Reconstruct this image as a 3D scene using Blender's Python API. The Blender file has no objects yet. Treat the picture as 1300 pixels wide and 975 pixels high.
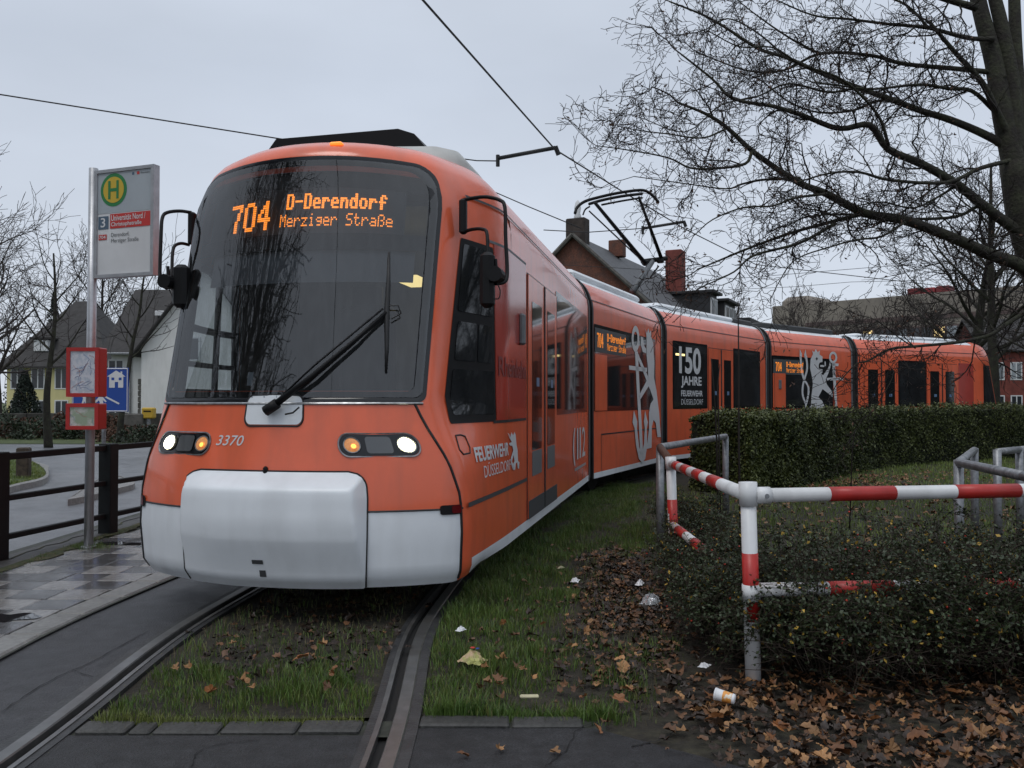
import bpy, bmesh, math, random
import numpy as np
from mathutils import Vector, Matrix

SC = bpy.context.scene
COL = SC.collection
R = math.radians

# ------------------------------------------------------------------ camera
H = 1.38            # eye height above the rail head
F = 1100.0          # focal length in pixels of the 1300 px wide photograph
PITCH = math.atan(22.5 / F)
cam_d = bpy.data.cameras.new("camera")
cam_d.sensor_fit = 'HORIZONTAL'
cam_d.sensor_width = 36.0
cam_d.lens = 36.0 * F / 1300.0
cam_d.clip_end = 2000.0
cam = bpy.data.objects.new("camera", cam_d)
COL.objects.link(cam)
cam.location = (0, 0, H)
cam.rotation_euler = (math.pi / 2 + PITCH, 0, 0)
SC.camera = cam

# ------------------------------------------------------------------ sky: even overcast
SUN_EL, SUN_AZ = R(62), R(215)
W = bpy.data.worlds.new("World")
SC.world = W
W.use_nodes = True
nt = W.node_tree
nt.nodes.clear()
out = nt.nodes.new('ShaderNodeOutputWorld')
bg = nt.nodes.new('ShaderNodeBackground')
sky = nt.nodes.new('ShaderNodeTexSky')
sky.sky_type = 'NISHITA'
sky.sun_disc = False
sky.sun_elevation = SUN_EL
sky.sun_rotation = SUN_AZ
tc = nt.nodes.new('ShaderNodeTexCoord')
sep = nt.nodes.new('ShaderNodeSeparateXYZ')
ramp = nt.nodes.new('ShaderNodeValToRGB')          # cloud deck, a little brighter overhead
ramp.color_ramp.elements[0].position = 0.0
ramp.color_ramp.elements[0].color = (0.70, 0.755, 0.845, 1)
ramp.color_ramp.elements[1].position = 1.0
ramp.color_ramp.elements[1].color = (0.90, 0.96, 1.05, 1)
e = ramp.color_ramp.elements.new(0.35)
e.color = (0.575, 0.635, 0.735, 1)
noi = nt.nodes.new('ShaderNodeTexNoise')
noi.inputs['Scale'].default_value = 1.6
noi.inputs['Detail'].default_value = 5
mp = nt.nodes.new('ShaderNodeMapping')
mp.inputs['Scale'].default_value = (1, 1, 2.6)
mr = nt.nodes.new('ShaderNodeMapRange')
mr.inputs['From Min'].default_value = 0.3
mr.inputs['From Max'].default_value = 0.7
mr.inputs['To Min'].default_value = 0.90
mr.inputs['To Max'].default_value = 1.10
mul = nt.nodes.new('ShaderNodeMix'); mul.data_type = 'RGBA'; mul.blend_type = 'MULTIPLY'
mul.inputs[0].default_value = 1.0
skm = nt.nodes.new('ShaderNodeMix'); skm.data_type = 'RGBA'; skm.blend_type = 'MULTIPLY'
skm.inputs[0].default_value = 1.0
skm.inputs[7].default_value = (0.1, 0.1, 0.1, 1)    # the clear sky above the cloud, at strength 0.1
mix = nt.nodes.new('ShaderNodeMix'); mix.data_type = 'RGBA'
mix.inputs[0].default_value = 0.93                  # cloud cover
L = nt.links.new
L(tc.outputs['Generated'], sep.inputs[0])
L(sep.outputs['Z'], ramp.inputs[0])
L(tc.outputs['Generated'], mp.inputs[0])
L(mp.outputs[0], noi.inputs['Vector'])
L(noi.outputs['Fac'], mr.inputs['Value'])
L(ramp.outputs[0], mul.inputs[6])
L(mr.outputs[0], mul.inputs[7])
L(sky.outputs[0], skm.inputs[6])
L(skm.outputs[2], mix.inputs[6])
L(mul.outputs[2], mix.inputs[7])
L(mix.outputs[2], bg.inputs['Color'])
bg.inputs['Strength'].default_value = 1.0
L(bg.outputs[0], out.inputs[0])

sun_d = bpy.data.lights.new("sun", 'SUN')
sun_d.energy = 0.9
sun_d.angle = R(24)
sun_d.color = (1.0, 0.97, 0.93)
sun = bpy.data.objects.new("sun", sun_d)
COL.objects.link(sun)
sun.location = (0, 0, 40)
_sd = Vector((math.sin(SUN_AZ) * math.cos(SUN_EL), math.cos(SUN_AZ) * math.cos(SUN_EL), math.sin(SUN_EL)))
sun.rotation_euler = _sd.to_track_quat('Z', 'Y').to_euler()

SC.view_settings.view_transform = 'Standard'
SC.view_settings.look = 'None'
SC.view_settings.gamma = 1.0
SC.view_settings.use_curve_mapping = False
SC.view_settings.exposure = 0.0

# ------------------------------------------------------------------ photo pixels to directions
_f = Vector((0, math.cos(PITCH), math.sin(PITCH)))
_u = Vector((0, -math.sin(PITCH), math.cos(PITCH)))
def ray(px, py):
    return Vector((1, 0, 0)) * ((px - 650) / F) + _u * ((487.5 - py) / F) + _f
def gp(px, py, z=0.0):                       # where the ray meets a level plane
    d = ray(px, py)
    t = (z - H) / d.z
    return Vector((d.x * t, d.y * t, z))
def at(px, py, Y):                           # where the ray is Y metres away
    d = ray(px, py)
    t = Y / d.y
    return Vector((d.x * t, Y, H + d.z * t))

# ------------------------------------------------------------------ helpers
def lin(r, g, b):
    def c(x):
        x /= 255.0
        return x / 12.92 if x <= 0.04045 else ((x + 0.055) / 1.055) ** 2.4
    return (c(r), c(g), c(b), 1.0)

MATS = {}
def mat(name, col, rough=0.6, var=0.0, scale=8.0, bump=0.0, bscale=None, metal=0.0, spec=0.5,
        col2=None, thr=(0.4, 0.65), dirt=0.0, emit=0.0, ecol=None, trans=0.0, rough2=None, coat=0.0,
        detail=6.0, objvar=0.0, stretch=None, speck=0.0, sscale=170.0):
    m = bpy.data.materials.new(name)
    m.use_nodes = True
    n, l = m.node_tree.nodes, m.node_tree.links
    b = n['Principled BSDF']
    b.inputs['Base Color'].default_value = col
    b.inputs['Roughness'].default_value = rough
    b.inputs['Metallic'].default_value = metal
    b.inputs['Specular IOR Level'].default_value = spec
    if coat: b.inputs['Coat Weight'].default_value = coat; b.inputs['Coat Roughness'].default_value = 0.08
    if trans: b.inputs['Transmission Weight'].default_value = trans
    if emit:
        b.inputs['Emission Color'].default_value = ecol or col
        b.inputs['Emission Strength'].default_value = emit
    cur = None
    if var or col2 or bump or dirt or rough2 is not None:
        t = n.new('ShaderNodeTexCoord')
        src = t.outputs['Object']
        if stretch:
            mpn = n.new('ShaderNodeMapping'); mpn.inputs['Scale'].default_value = stretch
            l.new(src, mpn.inputs[0]); src = mpn.outputs[0]
        nz = n.new('ShaderNodeTexNoise'); nz.inputs['Scale'].default_value = scale
        nz.inputs['Detail'].default_value = detail; nz.inputs['Roughness'].default_value = 0.62
        l.new(src, nz.inputs['Vector'])
        cr = n.new('ShaderNodeValToRGB')
        cr.color_ramp.elements[0].position = thr[0]
        cr.color_ramp.elements[1].position = thr[1]
        if col2:
            cr.color_ramp.elements[0].color = col; cr.color_ramp.elements[1].color = col2
        else:
            cr.color_ramp.elements[0].color = tuple(c * (1 - var) for c in col[:3]) + (1,)
            cr.color_ramp.elements[1].color = tuple(min(1, c * (1 + var)) for c in col[:3]) + (1,)
        l.new(nz.outputs['Fac'], cr.inputs[0])
        cur = cr.outputs[0]
        if var and col2:
            nz3 = n.new('ShaderNodeTexNoise'); nz3.inputs['Scale'].default_value = scale * 6
            nz3.inputs['Detail'].default_value = 4
            l.new(src, nz3.inputs['Vector'])
            m3 = n.new('ShaderNodeMapRange')
            m3.inputs['From Min'].default_value = 0.3; m3.inputs['From Max'].default_value = 0.7
            m3.inputs['To Min'].default_value = 1 - var; m3.inputs['To Max'].default_value = 1 + var
            l.new(nz3.outputs['Fac'], m3.inputs['Value'])
            mm = n.new('ShaderNodeMix'); mm.data_type = 'RGBA'; mm.blend_type = 'MULTIPLY'; mm.inputs[0].default_value = 1
            l.new(cur, mm.inputs[6]); l.new(m3.outputs[0], mm.inputs[7]); cur = mm.outputs[2]
        if speck:
            nz4 = n.new('ShaderNodeTexNoise'); nz4.inputs['Scale'].default_value = sscale; nz4.inputs['Detail'].default_value = 2
            l.new(t.outputs['Object'], nz4.inputs['Vector'])
            m4 = n.new('ShaderNodeMapRange'); m4.inputs['From Min'].default_value = 0.38; m4.inputs['From Max'].default_value = 0.66
            m4.inputs['To Min'].default_value = 1 - speck; m4.inputs['To Max'].default_value = 1 + speck * 1.6
            l.new(nz4.outputs['Fac'], m4.inputs['Value'])
            ms = n.new('ShaderNodeMix'); ms.data_type = 'RGBA'; ms.blend_type = 'MULTIPLY'; ms.inputs[0].default_value = 1
            l.new(cur, ms.inputs[6]); l.new(m4.outputs[0], ms.inputs[7]); cur = ms.outputs[2]
        if dirt:
            nd = n.new('ShaderNodeTexNoise'); nd.inputs['Scale'].default_value = 2.3; nd.inputs['Detail'].default_value = 8
            md = n.new('ShaderNodeMapping'); md.inputs['Scale'].default_value = (2.5, 2.5, 0.5)
            l.new(t.outputs['Object'], md.inputs[0]); l.new(md.outputs[0], nd.inputs['Vector'])
            rd = n.new('ShaderNodeMapRange'); rd.inputs['From Min'].default_value = 0.45; rd.inputs['From Max'].default_value = 0.75
            rd.inputs['To Min'].default_value = 0.0; rd.inputs['To Max'].default_value = dirt
            l.new(nd.outputs['Fac'], rd.inputs['Value'])
            mx = n.new('ShaderNodeMix'); mx.data_type = 'RGBA'
            l.new(rd.outputs[0], mx.inputs[0]); l.new(cur, mx.inputs[6])
            mx.inputs[7].default_value = (0.09, 0.075, 0.06, 1); cur = mx.outputs[2]
        l.new(cur, b.inputs['Base Color'])
        if rough2 is not None:
            rr = n.new('ShaderNodeMapRange'); rr.inputs['From Min'].default_value = thr[0]; rr.inputs['From Max'].default_value = thr[1]
            rr.inputs['To Min'].default_value = rough; rr.inputs['To Max'].default_value = rough2
            l.new(nz.outputs['Fac'], rr.inputs['Value']); l.new(rr.outputs[0], b.inputs['Roughness'])
        if bump:
            nb = n.new('ShaderNodeTexNoise'); nb.inputs['Scale'].default_value = bscale or scale * 4
            nb.inputs['Detail'].default_value = 5
            l.new(src, nb.inputs['Vector'])
            bp = n.new('ShaderNodeBump'); bp.inputs['Strength'].default_value = bump; bp.inputs['Distance'].default_value = 0.02
            l.new(nb.outputs['Fac'], bp.inputs['Height']); l.new(bp.outputs[0], b.inputs['Normal'])
    if objvar:
        oi = n.new('ShaderNodeObjectInfo')
        mo = n.new('ShaderNodeMapRange'); mo.inputs['To Min'].default_value = 1 - objvar; mo.inputs['To Max'].default_value = 1 + objvar
        l.new(oi.outputs['Random'], mo.inputs['Value'])
        mm = n.new('ShaderNodeMix'); mm.data_type = 'RGBA'; mm.blend_type = 'MULTIPLY'; mm.inputs[0].default_value = 1
        if cur: l.new(cur, mm.inputs[6])
        else: mm.inputs[6].default_value = col
        l.new(mo.outputs[0], mm.inputs[7]); l.new(mm.outputs[2], b.inputs['Base Color'])
    MATS[name] = m
    return m

def glass(name, tint, alpha, rough=0.04, var=0.0, ior=1.5):
    """tinted pane: lets part of the light through, mirrors the rest by Fresnel"""
    m = bpy.data.materials.new(name); m.use_nodes = True
    n, l = m.node_tree.nodes, m.node_tree.links
    n.clear()
    o = n.new('ShaderNodeOutputMaterial')
    tr = n.new('ShaderNodeBsdfTransparent'); tr.inputs[0].default_value = tint
    gl = n.new('ShaderNodeBsdfGlossy'); gl.inputs['Roughness'].default_value = rough
    df = n.new('ShaderNodeBsdfDiffuse'); df.inputs[0].default_value = (0.16, 0.17, 0.18, 1)
    fr = n.new('ShaderNodeFresnel'); fr.inputs['IOR'].default_value = ior
    m1 = n.new('ShaderNodeMixShader'); m2 = n.new('ShaderNodeMixShader')
    t = n.new('ShaderNodeTexCoord'); mpn = n.new('ShaderNodeMapping'); mpn.inputs['Scale'].default_value = (9, 9, 1.2)
    nz = n.new('ShaderNodeTexNoise'); nz.inputs['Scale'].default_value = 3; nz.inputs['Detail'].default_value = 8
    rr = n.new('ShaderNodeMapRange'); rr.inputs['From Min'].default_value = 0.45; rr.inputs['From Max'].default_value = 0.8
    rr.inputs['To Min'].default_value = alpha; rr.inputs['To Max'].default_value = alpha + var
    l.new(t.outputs['Object'], mpn.inputs[0]); l.new(mpn.outputs[0], nz.inputs['Vector']); l.new(nz.outputs['Fac'], rr.inputs['Value'])
    l.new(rr.outputs[0], m1.inputs[0]); l.new(tr.outputs[0], m1.inputs[1]); l.new(df.outputs[0], m1.inputs[2])
    l.new(fr.outputs[0], m2.inputs[0]); l.new(m1.outputs[0], m2.inputs[1]); l.new(gl.outputs[0], m2.inputs[2])
    l.new(m2.outputs[0], o.inputs[0])
    MATS[name] = m
    return m

def M(n): return MATS[n]

class MB:
    def __init__(s): s.v = []; s.f = []
    def add(s, vs, fs):
        o = len(s.v)
        s.v += [tuple(p) for p in vs]
        s.f += [tuple(i + o for i in f) for f in fs]
        return s
    def quad(s, a, b, c, d): return s.add([a, b, c, d], [(0, 1, 2, 3)])
    def poly(s, pts): return s.add(pts, [tuple(range(len(pts)))])
    def box(s, c, d, rz=0.0, ch=0.0, top=1.0):
        """chamfered box, centre c, full sizes d"""
        x, y, z = d[0] / 2, d[1] / 2, d[2] / 2
        ch = min(ch, x * .9, y * .9, z * .9)
        cs, sn = math.cos(rz), math.sin(rz)
        vs = []
        if ch <= 0:
            for k in (-z, z):
                for (a, b) in ((-x, -y), (x, -y), (x, y), (-x, y)): vs.append((a, b, k))
            fs = [(3, 2, 1, 0), (4, 5, 6, 7), (0, 1, 5, 4), (1, 2, 6, 5), (2, 3, 7, 6), (3, 0, 4, 7)]
        else:
            def ring(a, b, k, c2):
                return [(-a + c2, -b, k), (a - c2, -b, k), (a, -b + c2, k), (a, b - c2, k), (a - c2, b, k), (-a + c2, b, k), (-a, b - c2, k), (-a, -b + c2, k)]
            rs = [ring(x - ch, y - ch, -z, ch * .6), ring(x, y, -z + ch, ch), ring(x, y, z - ch, ch), ring(x - ch, y - ch, z, ch * .6)]
            vs = sum(rs, [])
            fs = [tuple(range(7, -1, -1)), tuple(range(24, 32))]
            for r in range(3):
                for i in range(8):
                    j = (i + 1) % 8
                    fs.append((r * 8 + i, r * 8 + j, r * 8 + 8 + j, r * 8 + 8 + i))
        vs = [(c[0] + a * cs - b * sn, c[1] + a * sn + b * cs, c[2] + k) for (a, b, k) in vs]
        return s.add(vs, fs)
    def tube(s, pts, rad, n=8, caps=True):
        pts = [Vector(p) for p in pts]
        if not isinstance(rad, (list, tuple)): rad = [rad] * len(pts)
        prev = None; rings = []
        for i, p in enumerate(pts):
            if i == 0: t = pts[1] - p
            elif i == len(pts) - 1: t = p - pts[i - 1]
            else: t = (pts[i + 1] - p).normalized() + (p - pts[i - 1]).normalized()
            t = t.normalized() if t.length > 1e-9 else Vector((0, 0, 1))
            if prev is None:
                a = Vector((0, 0, 1)) if abs(t.z) < .9 else Vector((1, 0, 0))
                x = t.cross(a).normalized()
            else:
                x = (prev - t * prev.dot(t))
                x = x.normalized() if x.length > 1e-6 else t.orthogonal().normalized()
            prev = x; y = t.cross(x)
            rings.append([p + (x * math.cos(2 * math.pi * k / n) + y * math.sin(2 * math.pi * k / n)) * rad[i] for k in range(n)])
        o = len(s.v)
        for r in rings: s.v += [tuple(q) for q in r]
        for i in range(len(pts) - 1):
            for k in range(n):
                k2 = (k + 1) % n
                s.f.append((o + i * n + k, o + i * n + k2, o + (i + 1) * n + k2, o + (i + 1) * n + k))
        if caps:
            s.f.append(tuple(o + k for k in range(n - 1, -1, -1)))
            s.f.append(tuple(o + (len(pts) - 1) * n + k for k in range(n)))
        return s
    def grid(s, rows, close=False, flip=False):
        o = len(s.v); m = len(rows[0])
        for r in rows: s.v += [tuple(p) for p in r]
        for i in range(len(rows) - 1):
            for k in range(m if close else m - 1):
                k2 = (k + 1) % m
                q = (o + i * m + k, o + i * m + k2, o + (i + 1) * m + k2, o + (i + 1) * m + k)
                s.f.append(q[::-1] if flip else q)
        return s
    def lathe(s, prof, c=(0, 0, 0), n=16):
        rows = [[(c[0] + r * math.cos(2 * math.pi * k / n), c[1] + r * math.sin(2 * math.pi * k / n), c[2] + z) for k in range(n)] for r, z in prof]
        return s.grid(rows, close=True)
    def mesh(s, name, m=None, smooth=False):
        me = bpy.data.meshes.new(name)
        me.from_pydata(s.v, [], s.f)
        if m is not None: me.materials.append(M(m) if isinstance(m, str) else m)
        if smooth:
            me.polygons.foreach_set('use_smooth', [True] * len(me.polygons))
        me.update()
        return me
    def build(s, name, m, parent=None, smooth=False, loc=None, rz=None):
        return link(name, s.mesh(name, m, smooth), parent, loc, rz)

def link(name, data, parent=None, loc=None, rz=None):
    o = bpy.data.objects.new(name, data)
    COL.objects.link(o)
    if parent is not None: o.parent = parent
    if loc is not None: o.location = loc
    if rz is not None: o.rotation_euler = (0, 0, rz)
    return o

def np_mesh(name, V, Fc, m, smooth=False):
    """V (n,3) float, Fc (k,3|4) int"""
    me = bpy.data.meshes.new(name)
    V = np.asarray(V, np.float32); Fc = np.asarray(Fc, np.int32)
    k = Fc.shape[1]
    me.vertices.add(len(V)); me.vertices.foreach_set('co', V.ravel())
    me.loops.add(Fc.size); me.loops.foreach_set('vertex_index', Fc.ravel())
    me.polygons.add(len(Fc))
    me.polygons.foreach_set('loop_start', np.arange(0, Fc.size, k, dtype=np.int32))
    me.polygons.foreach_set('loop_total', np.full(len(Fc), k, np.int32))
    if smooth: me.polygons.foreach_set('use_smooth', np.ones(len(Fc), bool))
    me.materials.append(M(m) if isinstance(m, str) else m)
    me.update(calc_edges=True)
    return me

def thing(name, label, cat, loc=(0, 0, 0), rz=0.0, group=None):
    o = link(name, None, None, loc, rz)
    o.empty_display_size = 0.2
    o['label'] = label; o['category'] = cat
    if group: o['group'] = group
    return o
def tag(o, label, cat, group=None, kind=None):
    o['label'] = label; o['category'] = cat
    if group: o['group'] = group
    if kind: o['kind'] = kind
    return o
def struct(o): o['kind'] = 'structure'; return o

def catmull(P, n=6):
    P = [Vector(p) for p in P]
    if len(P) < 3: return P
    Q = [P[0] * 2 - P[1]] + P + [P[-1] * 2 - P[-2]]
    out = []
    for i in range(1, len(Q) - 2):
        for k in range(n):
            t = k / n
            a, b, c, d = Q[i - 1], Q[i], Q[i + 1], Q[i + 2]
            out.append(0.5 * ((2 * b) + (c - a) * t + (2 * a - 5 * b + 4 * c - d) * t * t + (3 * b - a - 3 * c + d) * t ** 3))
    out.append(P[-1])
    return out
def lerp(a, b, t): return a + (b - a) * t
def interp(x, xs, ys):
    return float(np.interp(x, xs, ys))

_tcache = {}
def text_geo(s, offset=0.0, spacing=1.0):
    """outline of a word as flat faces, in a unit box"""
    key = (s, offset, spacing)
    if key in _tcache: return _tcache[key]
    c = bpy.data.curves.new('text', 'FONT'); c.body = s; c.offset = offset; c.space_character = spacing; c.resolution_u = 4
    o = bpy.data.objects.new('text', c); COL.objects.link(o)
    dg = bpy.context.evaluated_depsgraph_get()
    me = bpy.data.meshes.new_from_object(o.evaluated_get(dg))
    V = np.array([v.co[:] for v in me.vertices])
    Fs = [tuple(p.vertices) for p in me.polygons]
    bpy.data.objects.remove(o); bpy.data.curves.remove(c); bpy.data.meshes.remove(me)
    mn, mx = V.min(0), V.max(0)
    V2 = [((v[0] - mn[0]) / (mx[0] - mn[0]), (v[1] - mn[1]) / (mx[1] - mn[1])) for v in V]
    _tcache[key] = (V2, Fs, (mx[0] - mn[0]) / (mx[1] - mn[1]))
    return _tcache[key]
def put_text(mb, s, fn, offset=0.0, spacing=1.0):
    V, Fs, _ = text_geo(s, offset, spacing)
    mb.add([fn(a, b) for a, b in V], Fs)
    return mb

# 5 x 7 dot letters for the light-emitting displays
DOT = {
 'M': "10001 11011 10101 10101 10001 10001 10001", 'e': "00000 00000 01110 10001 11111 10000 01111",
 'r': "00000 00000 10110 11001 10000 10000 10000", 'z': "00000 00000 11111 00010 00100 01000 11111",
 'i': "00100 00000 01100 00100 00100 00100 01110", 'g': "00000 00000 01111 10001 01111 00001 01110",
 'S': "01111 10000 10000 01110 00001 00001 11110", 't': "01000 01000 11110 01000 01000 01001 00110",
 'a': "00000 00000 01110 00001 01111 10001 01111", 'ß': "01110 10001 10001 10110 10001 10001 10110",
 'D': "11110 10001 10001 10001 10001 10001 11110", '-': "00000 00000 00000 11111 00000 00000 00000",
 'n': "00000 00000 10110 11001 10001 10001 10001", 'd': "00001 00001 01101 10011 10001 10001 01111",
 'o': "00000 00000 01110 10001 10001 10001 01110", 'f': "00110 01001 01000 11110 01000 01000 01000",
 '7': "11111 00001 00010 00010 00100 00100 00100", '0': "01110 10001 10001 10001 10001 10001 01110",
 '4': "00010 00110 01010 10010 11111 00010 00010", ' ': "00000 00000 00000 00000 00000 00000 00000"}
def dot_cells(s, bold=False, fine=1):
    cells = []; x = 0
    for ch in s:
        rows = DOT[ch].split()
        for r, row in enumerate(rows):
            for c, b in enumerate(row):
                if b == '1':
                    for i in range(fine):
                        for j in range(fine): cells.append((x + c * fine + i, (6 - r) * fine + j))
                    if bold: 
                        for j in range(fine): cells.append((x + (c + 1) * fine, (6 - r) * fine + j))
        x += 6 * fine + (1 if bold else 0)
    w = x - 1
    return sorted(set(cells)), w, 7 * fine
def put_dots(mb, s, fn, bold=False, fine=1, fill=0.78):
    cells, w, h = dot_cells(s, bold, fine)
    for (x, y) in cells:
        a, b = (x + (1 - fill) / 2) / w, (y + (1 - fill) / 2) / h
        c, d = (x + 1 - (1 - fill) / 2) / w, (y + 1 - (1 - fill) / 2) / h
        mb.quad(fn(a, b), fn(c, b), fn(c, d), fn(a, d))
    return mb
# ------------------------------------------------------------------ materials
mat('orange_paint', (0.78, 0.138, 0.058, 1), 0.24, var=0.06, scale=1.7, dirt=0.22, coat=0.3)
mat('red_film', (0.42, 0.045, 0.03, 1), 0.18, var=0.05, scale=3, dirt=0.1, coat=0.3)
mat('white_paint', (0.75, 0.78, 0.81, 1), 0.36, var=0.03, scale=2, dirt=0.13)
mat('white_decal', (0.62, 0.63, 0.64, 1), 0.4, var=0.03, scale=5)
mat('grey_decal', (0.36, 0.36, 0.37, 1), 0.5)
mat('dim_red_decal', (0.20, 0.04, 0.04, 1), 0.4)
mat('black_rubber', (0.012, 0.012, 0.013, 1), 0.55, var=0.2, scale=20)
mat('gasket_grey', (0.13, 0.14, 0.15, 1), 0.5, var=0.15, scale=10)
mat('black_plastic', (0.008, 0.008, 0.009, 1), 0.5, spec=0.2)
mat('black_gloss', (0.008, 0.009, 0.011, 1), 0.10)
mat('vent_grey', (0.13, 0.135, 0.14, 1), 0.6, var=0.2, scale=200)
mat('step_grey', (0.05, 0.052, 0.055, 1), 0.6)
mat('pod_grey', (0.44, 0.44, 0.42, 1), 0.5, var=0.08, scale=3, dirt=0.1)
mat('underframe', (0.012, 0.012, 0.012, 1), 0.85, var=0.3, scale=6)
mat('cab_dark', (0.018, 0.019, 0.020, 1), 0.7)
mat('cab_grey', (0.075, 0.08, 0.085, 1), 0.7, var=0.1, scale=4)
mat('blind_grey', (0.30, 0.30, 0.31, 1), 0.8)
mat('steel', (0.30, 0.31, 0.32, 1), 0.32, metal=0.9, var=0.25, scale=30, stretch=(1, 1, 1))
mat('galvanised', (0.25, 0.26, 0.275, 1), 0.45, metal=0.55, var=0.25, scale=18, dirt=0.2)
mat('aluminium', (0.42, 0.43, 0.45, 1), 0.38, metal=0.6, var=0.1, scale=9)
mat('tail_red', (0.10, 0.004, 0.006, 1), 0.15)
mat('lamp_glass', (0.12, 0.125, 0.13, 1), 0.08, metal=0.3)
mat('headlight_lit', (1, 0.97, 0.85, 1), 0.2, emit=14.0, ecol=(1.0, 0.95, 0.78, 1))
mat('headlight_rim', (1, 0.95, 0.7, 1), 0.2, emit=0.75, ecol=(1.0, 0.92, 0.55, 1), var=.3, scale=70)
mat('indicator_lit', (0.55, 0.22, 0.09, 1), 0.12, emit=0.22, ecol=(1.0, 0.38, 0.10, 1), col2=(0.75, 0.34, 0.13, 1), thr=(.4, .6), scale=55)
mat('indicator_core', (1, .5, .1, 1), .2, emit=2.2, ecol=(1.0, 0.42, 0.07, 1))
mat('marker_lit', (1, 0.4, 0.05, 1), 0.2, emit=0.9, ecol=(1.0, 0.28, 0.04, 1))
mat('led_amber', (1, 0.3, 0.02, 1), 0.4, emit=2.6, ecol=(1.0, 0.27, 0.025, 1))
mat('led_small', (1, 0.3, 0.02, 1), 0.4, emit=0.62, ecol=(1.0, 0.27, 0.03, 1))
mat('cabin_lamp', (1, 0.8, 0.4, 1), 0.4, emit=1.6, ecol=(1.0, 0.75, 0.3, 1))
mat('cabin_lamp_white', (1, 0.9, 0.7, 1), 0.4, emit=0.8, ecol=(1.0, 0.85, 0.6, 1))
mat('sticker_blue', (0.12, 0.20, 0.33, 1), 0.4)
mat('sticker_white', (0.55, 0.56, 0.58, 1), 0.5)
mat('display_back', (0.065, 0.075, 0.08, 1), 0.45)
glass('windscreen_glass', (0.60, 0.65, 0.68, 1), 0.045, rough=0.015, var=0.10, ior=1.9)
mat('dark_glass', (0.020, 0.022, 0.024, 1), 0.04, spec=0.5, var=0.3, scale=2)
mat('door_glass', (0.012, 0.014, 0.015, 1), 0.05, spec=0.5)
glass('clear_glass', (0.85, 0.88, 0.88, 1), 0.02, rough=0.02, var=0.05, ior=1.3)
# ------------------------------------------------------------------ the tram: five jointed sections on a right-hand curve
HEADS = [R(11.5), R(23.7), R(35.9), R(48.1), R(60.3)]
LENS = [6.68, 4.0, 5.36, 4.0, 6.75]
GAP = 0.26
HW = 1.2
ORG = []
_p = Vector((-0.265, 5.55))
for i in range(5):
    ORG.append(_p.copy())
    a = HEADS[i]
    _p = _p + Vector((math.sin(a), math.cos(a))) * LENS[i]
    if i < 4:
        m_ = (HEADS[i] + HEADS[i + 1]) / 2
        _p = _p + Vector((math.sin(m_), math.cos(m_))) * GAP
def sec_loc(i):
    a = HEADS[i]
    return Vector((ORG[i].x - HW * math.cos(a), ORG[i].y + HW * math.sin(a), 0))
def sec_world(i, p):
    a = HEADS[i]; o = sec_loc(i)
    return Vector((o.x + p[0] * math.cos(a) + p[1] * math.sin(a), o.y - p[0] * math.sin(a) + p[1] * math.cos(a), p[2]))
def upx(i, px):
    k = (px - 650) / F; a = HEADS[i]
    return (k * ORG[i].y - ORG[i].x) / (math.sin(a) - k * math.cos(a))
def side_uz(i, px, py):
    u = upx(i, px)
    Y = ORG[i].y + u * math.cos(HEADS[i])
    return u, at(px, py, Y).z

TRAM0 = sec_loc(0)
tram = thing('tram', 'long orange articulated tram with white bumper, lit number display and rear joints curving away', 'tram', TRAM0)

# roof profile: (z, inset from the side)
PROF = [(0.28, 0.0), (0.30, 0.0), (0.36, 0.0), (0.70, 0.0), (1.24, 0.0), (2.0, 0.0), (2.70, 0.0), (2.80, 0.012), (2.84, 0.03), (2.92, 0.055),
        (3.0, 0.095), (3.06, 0.14), (3.10, 0.18), (3.15, 0.24), (3.19, 0.34), (3.205, 0.55)]
def prof_inset(z): return interp(z, [p[0] for p in PROF], [p[1] for p in PROF])

def set_mats(o, names, fn, forced=None):
    me = o.data
    me.materials.clear()
    for n_ in names: me.materials.append(M(n_))
    for k, p in enumerate(me.polygons): p.material_index = forced[k] if forced and k in forced else fn(p.center)

# ---- nose surface ----------------------------------------------------
ZK  = [0.22, 0.30, 0.55, 0.78, 1.00, 1.24, 1.38, 3.00, 3.06, 3.12, 3.16, 3.19, 3.205]
TK  = [0.07, 0.035, 0.02, 0.03, 0.085, 0.20, 0.245, 0.245, 0.245, 0.25, 0.26, 0.28, 0.30]
BCK = [0.06, 0.02, 0.0, 0.0, -0.02, -0.06, -0.07, 0.38, 0.42, 0.50, 0.60, 0.75, 0.95]
BNK = [-0.33, -0.385, -0.40, -0.385, -0.35, -0.31, -0.285, 0.09, 0.13, 0.23, 0.38, 0.58, 0.85]
UT = 1.3
def npar(z):
    return interp(z, ZK, TK), interp(z, ZK, BCK), interp(z, ZK, BNK), prof_inset(max(z, 0.31))
def nside(u, z):
    t, bc, bn, P = npar(z)
    w = max(0.0, 1 - (u - bc) / (1.15 - bc))
    return HW - P - t * min(w, 1.3) ** 1.4
def nplan(v, z):
    t, bc, bn, P = npar(z)
    xc = HW - t - P
    s = 1 if v >= 0 else -1
    v = abs(v)
    def fr(q): return Vector((q * xc, bn + (bc - bn) * q ** 2.3))
    if v <= 0.9: p = fr(v)
    else:
        ub = bc + 0.13
        B = Vector((nside(ub, z), ub))
        if v <= 1.1:
            A = fr(0.9); C = Vector((xc + 0.004, bc - 0.005)); q = (v - 0.9) / 0.2
            p = A * (1 - q) ** 2 + C * 2 * q * (1 - q) + B * q * q
        else:
            u = lerp(ub, UT, (v - 1.1) / 0.9)
            p = Vector((nside(u, z), u))
    return s * p.x, p.y
def crown(z): 
    q = min(1, max(0, (z - 2.2) / 0.8)); q = q * q * (3 - 2 * q)
    return 0.065 * q
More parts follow.
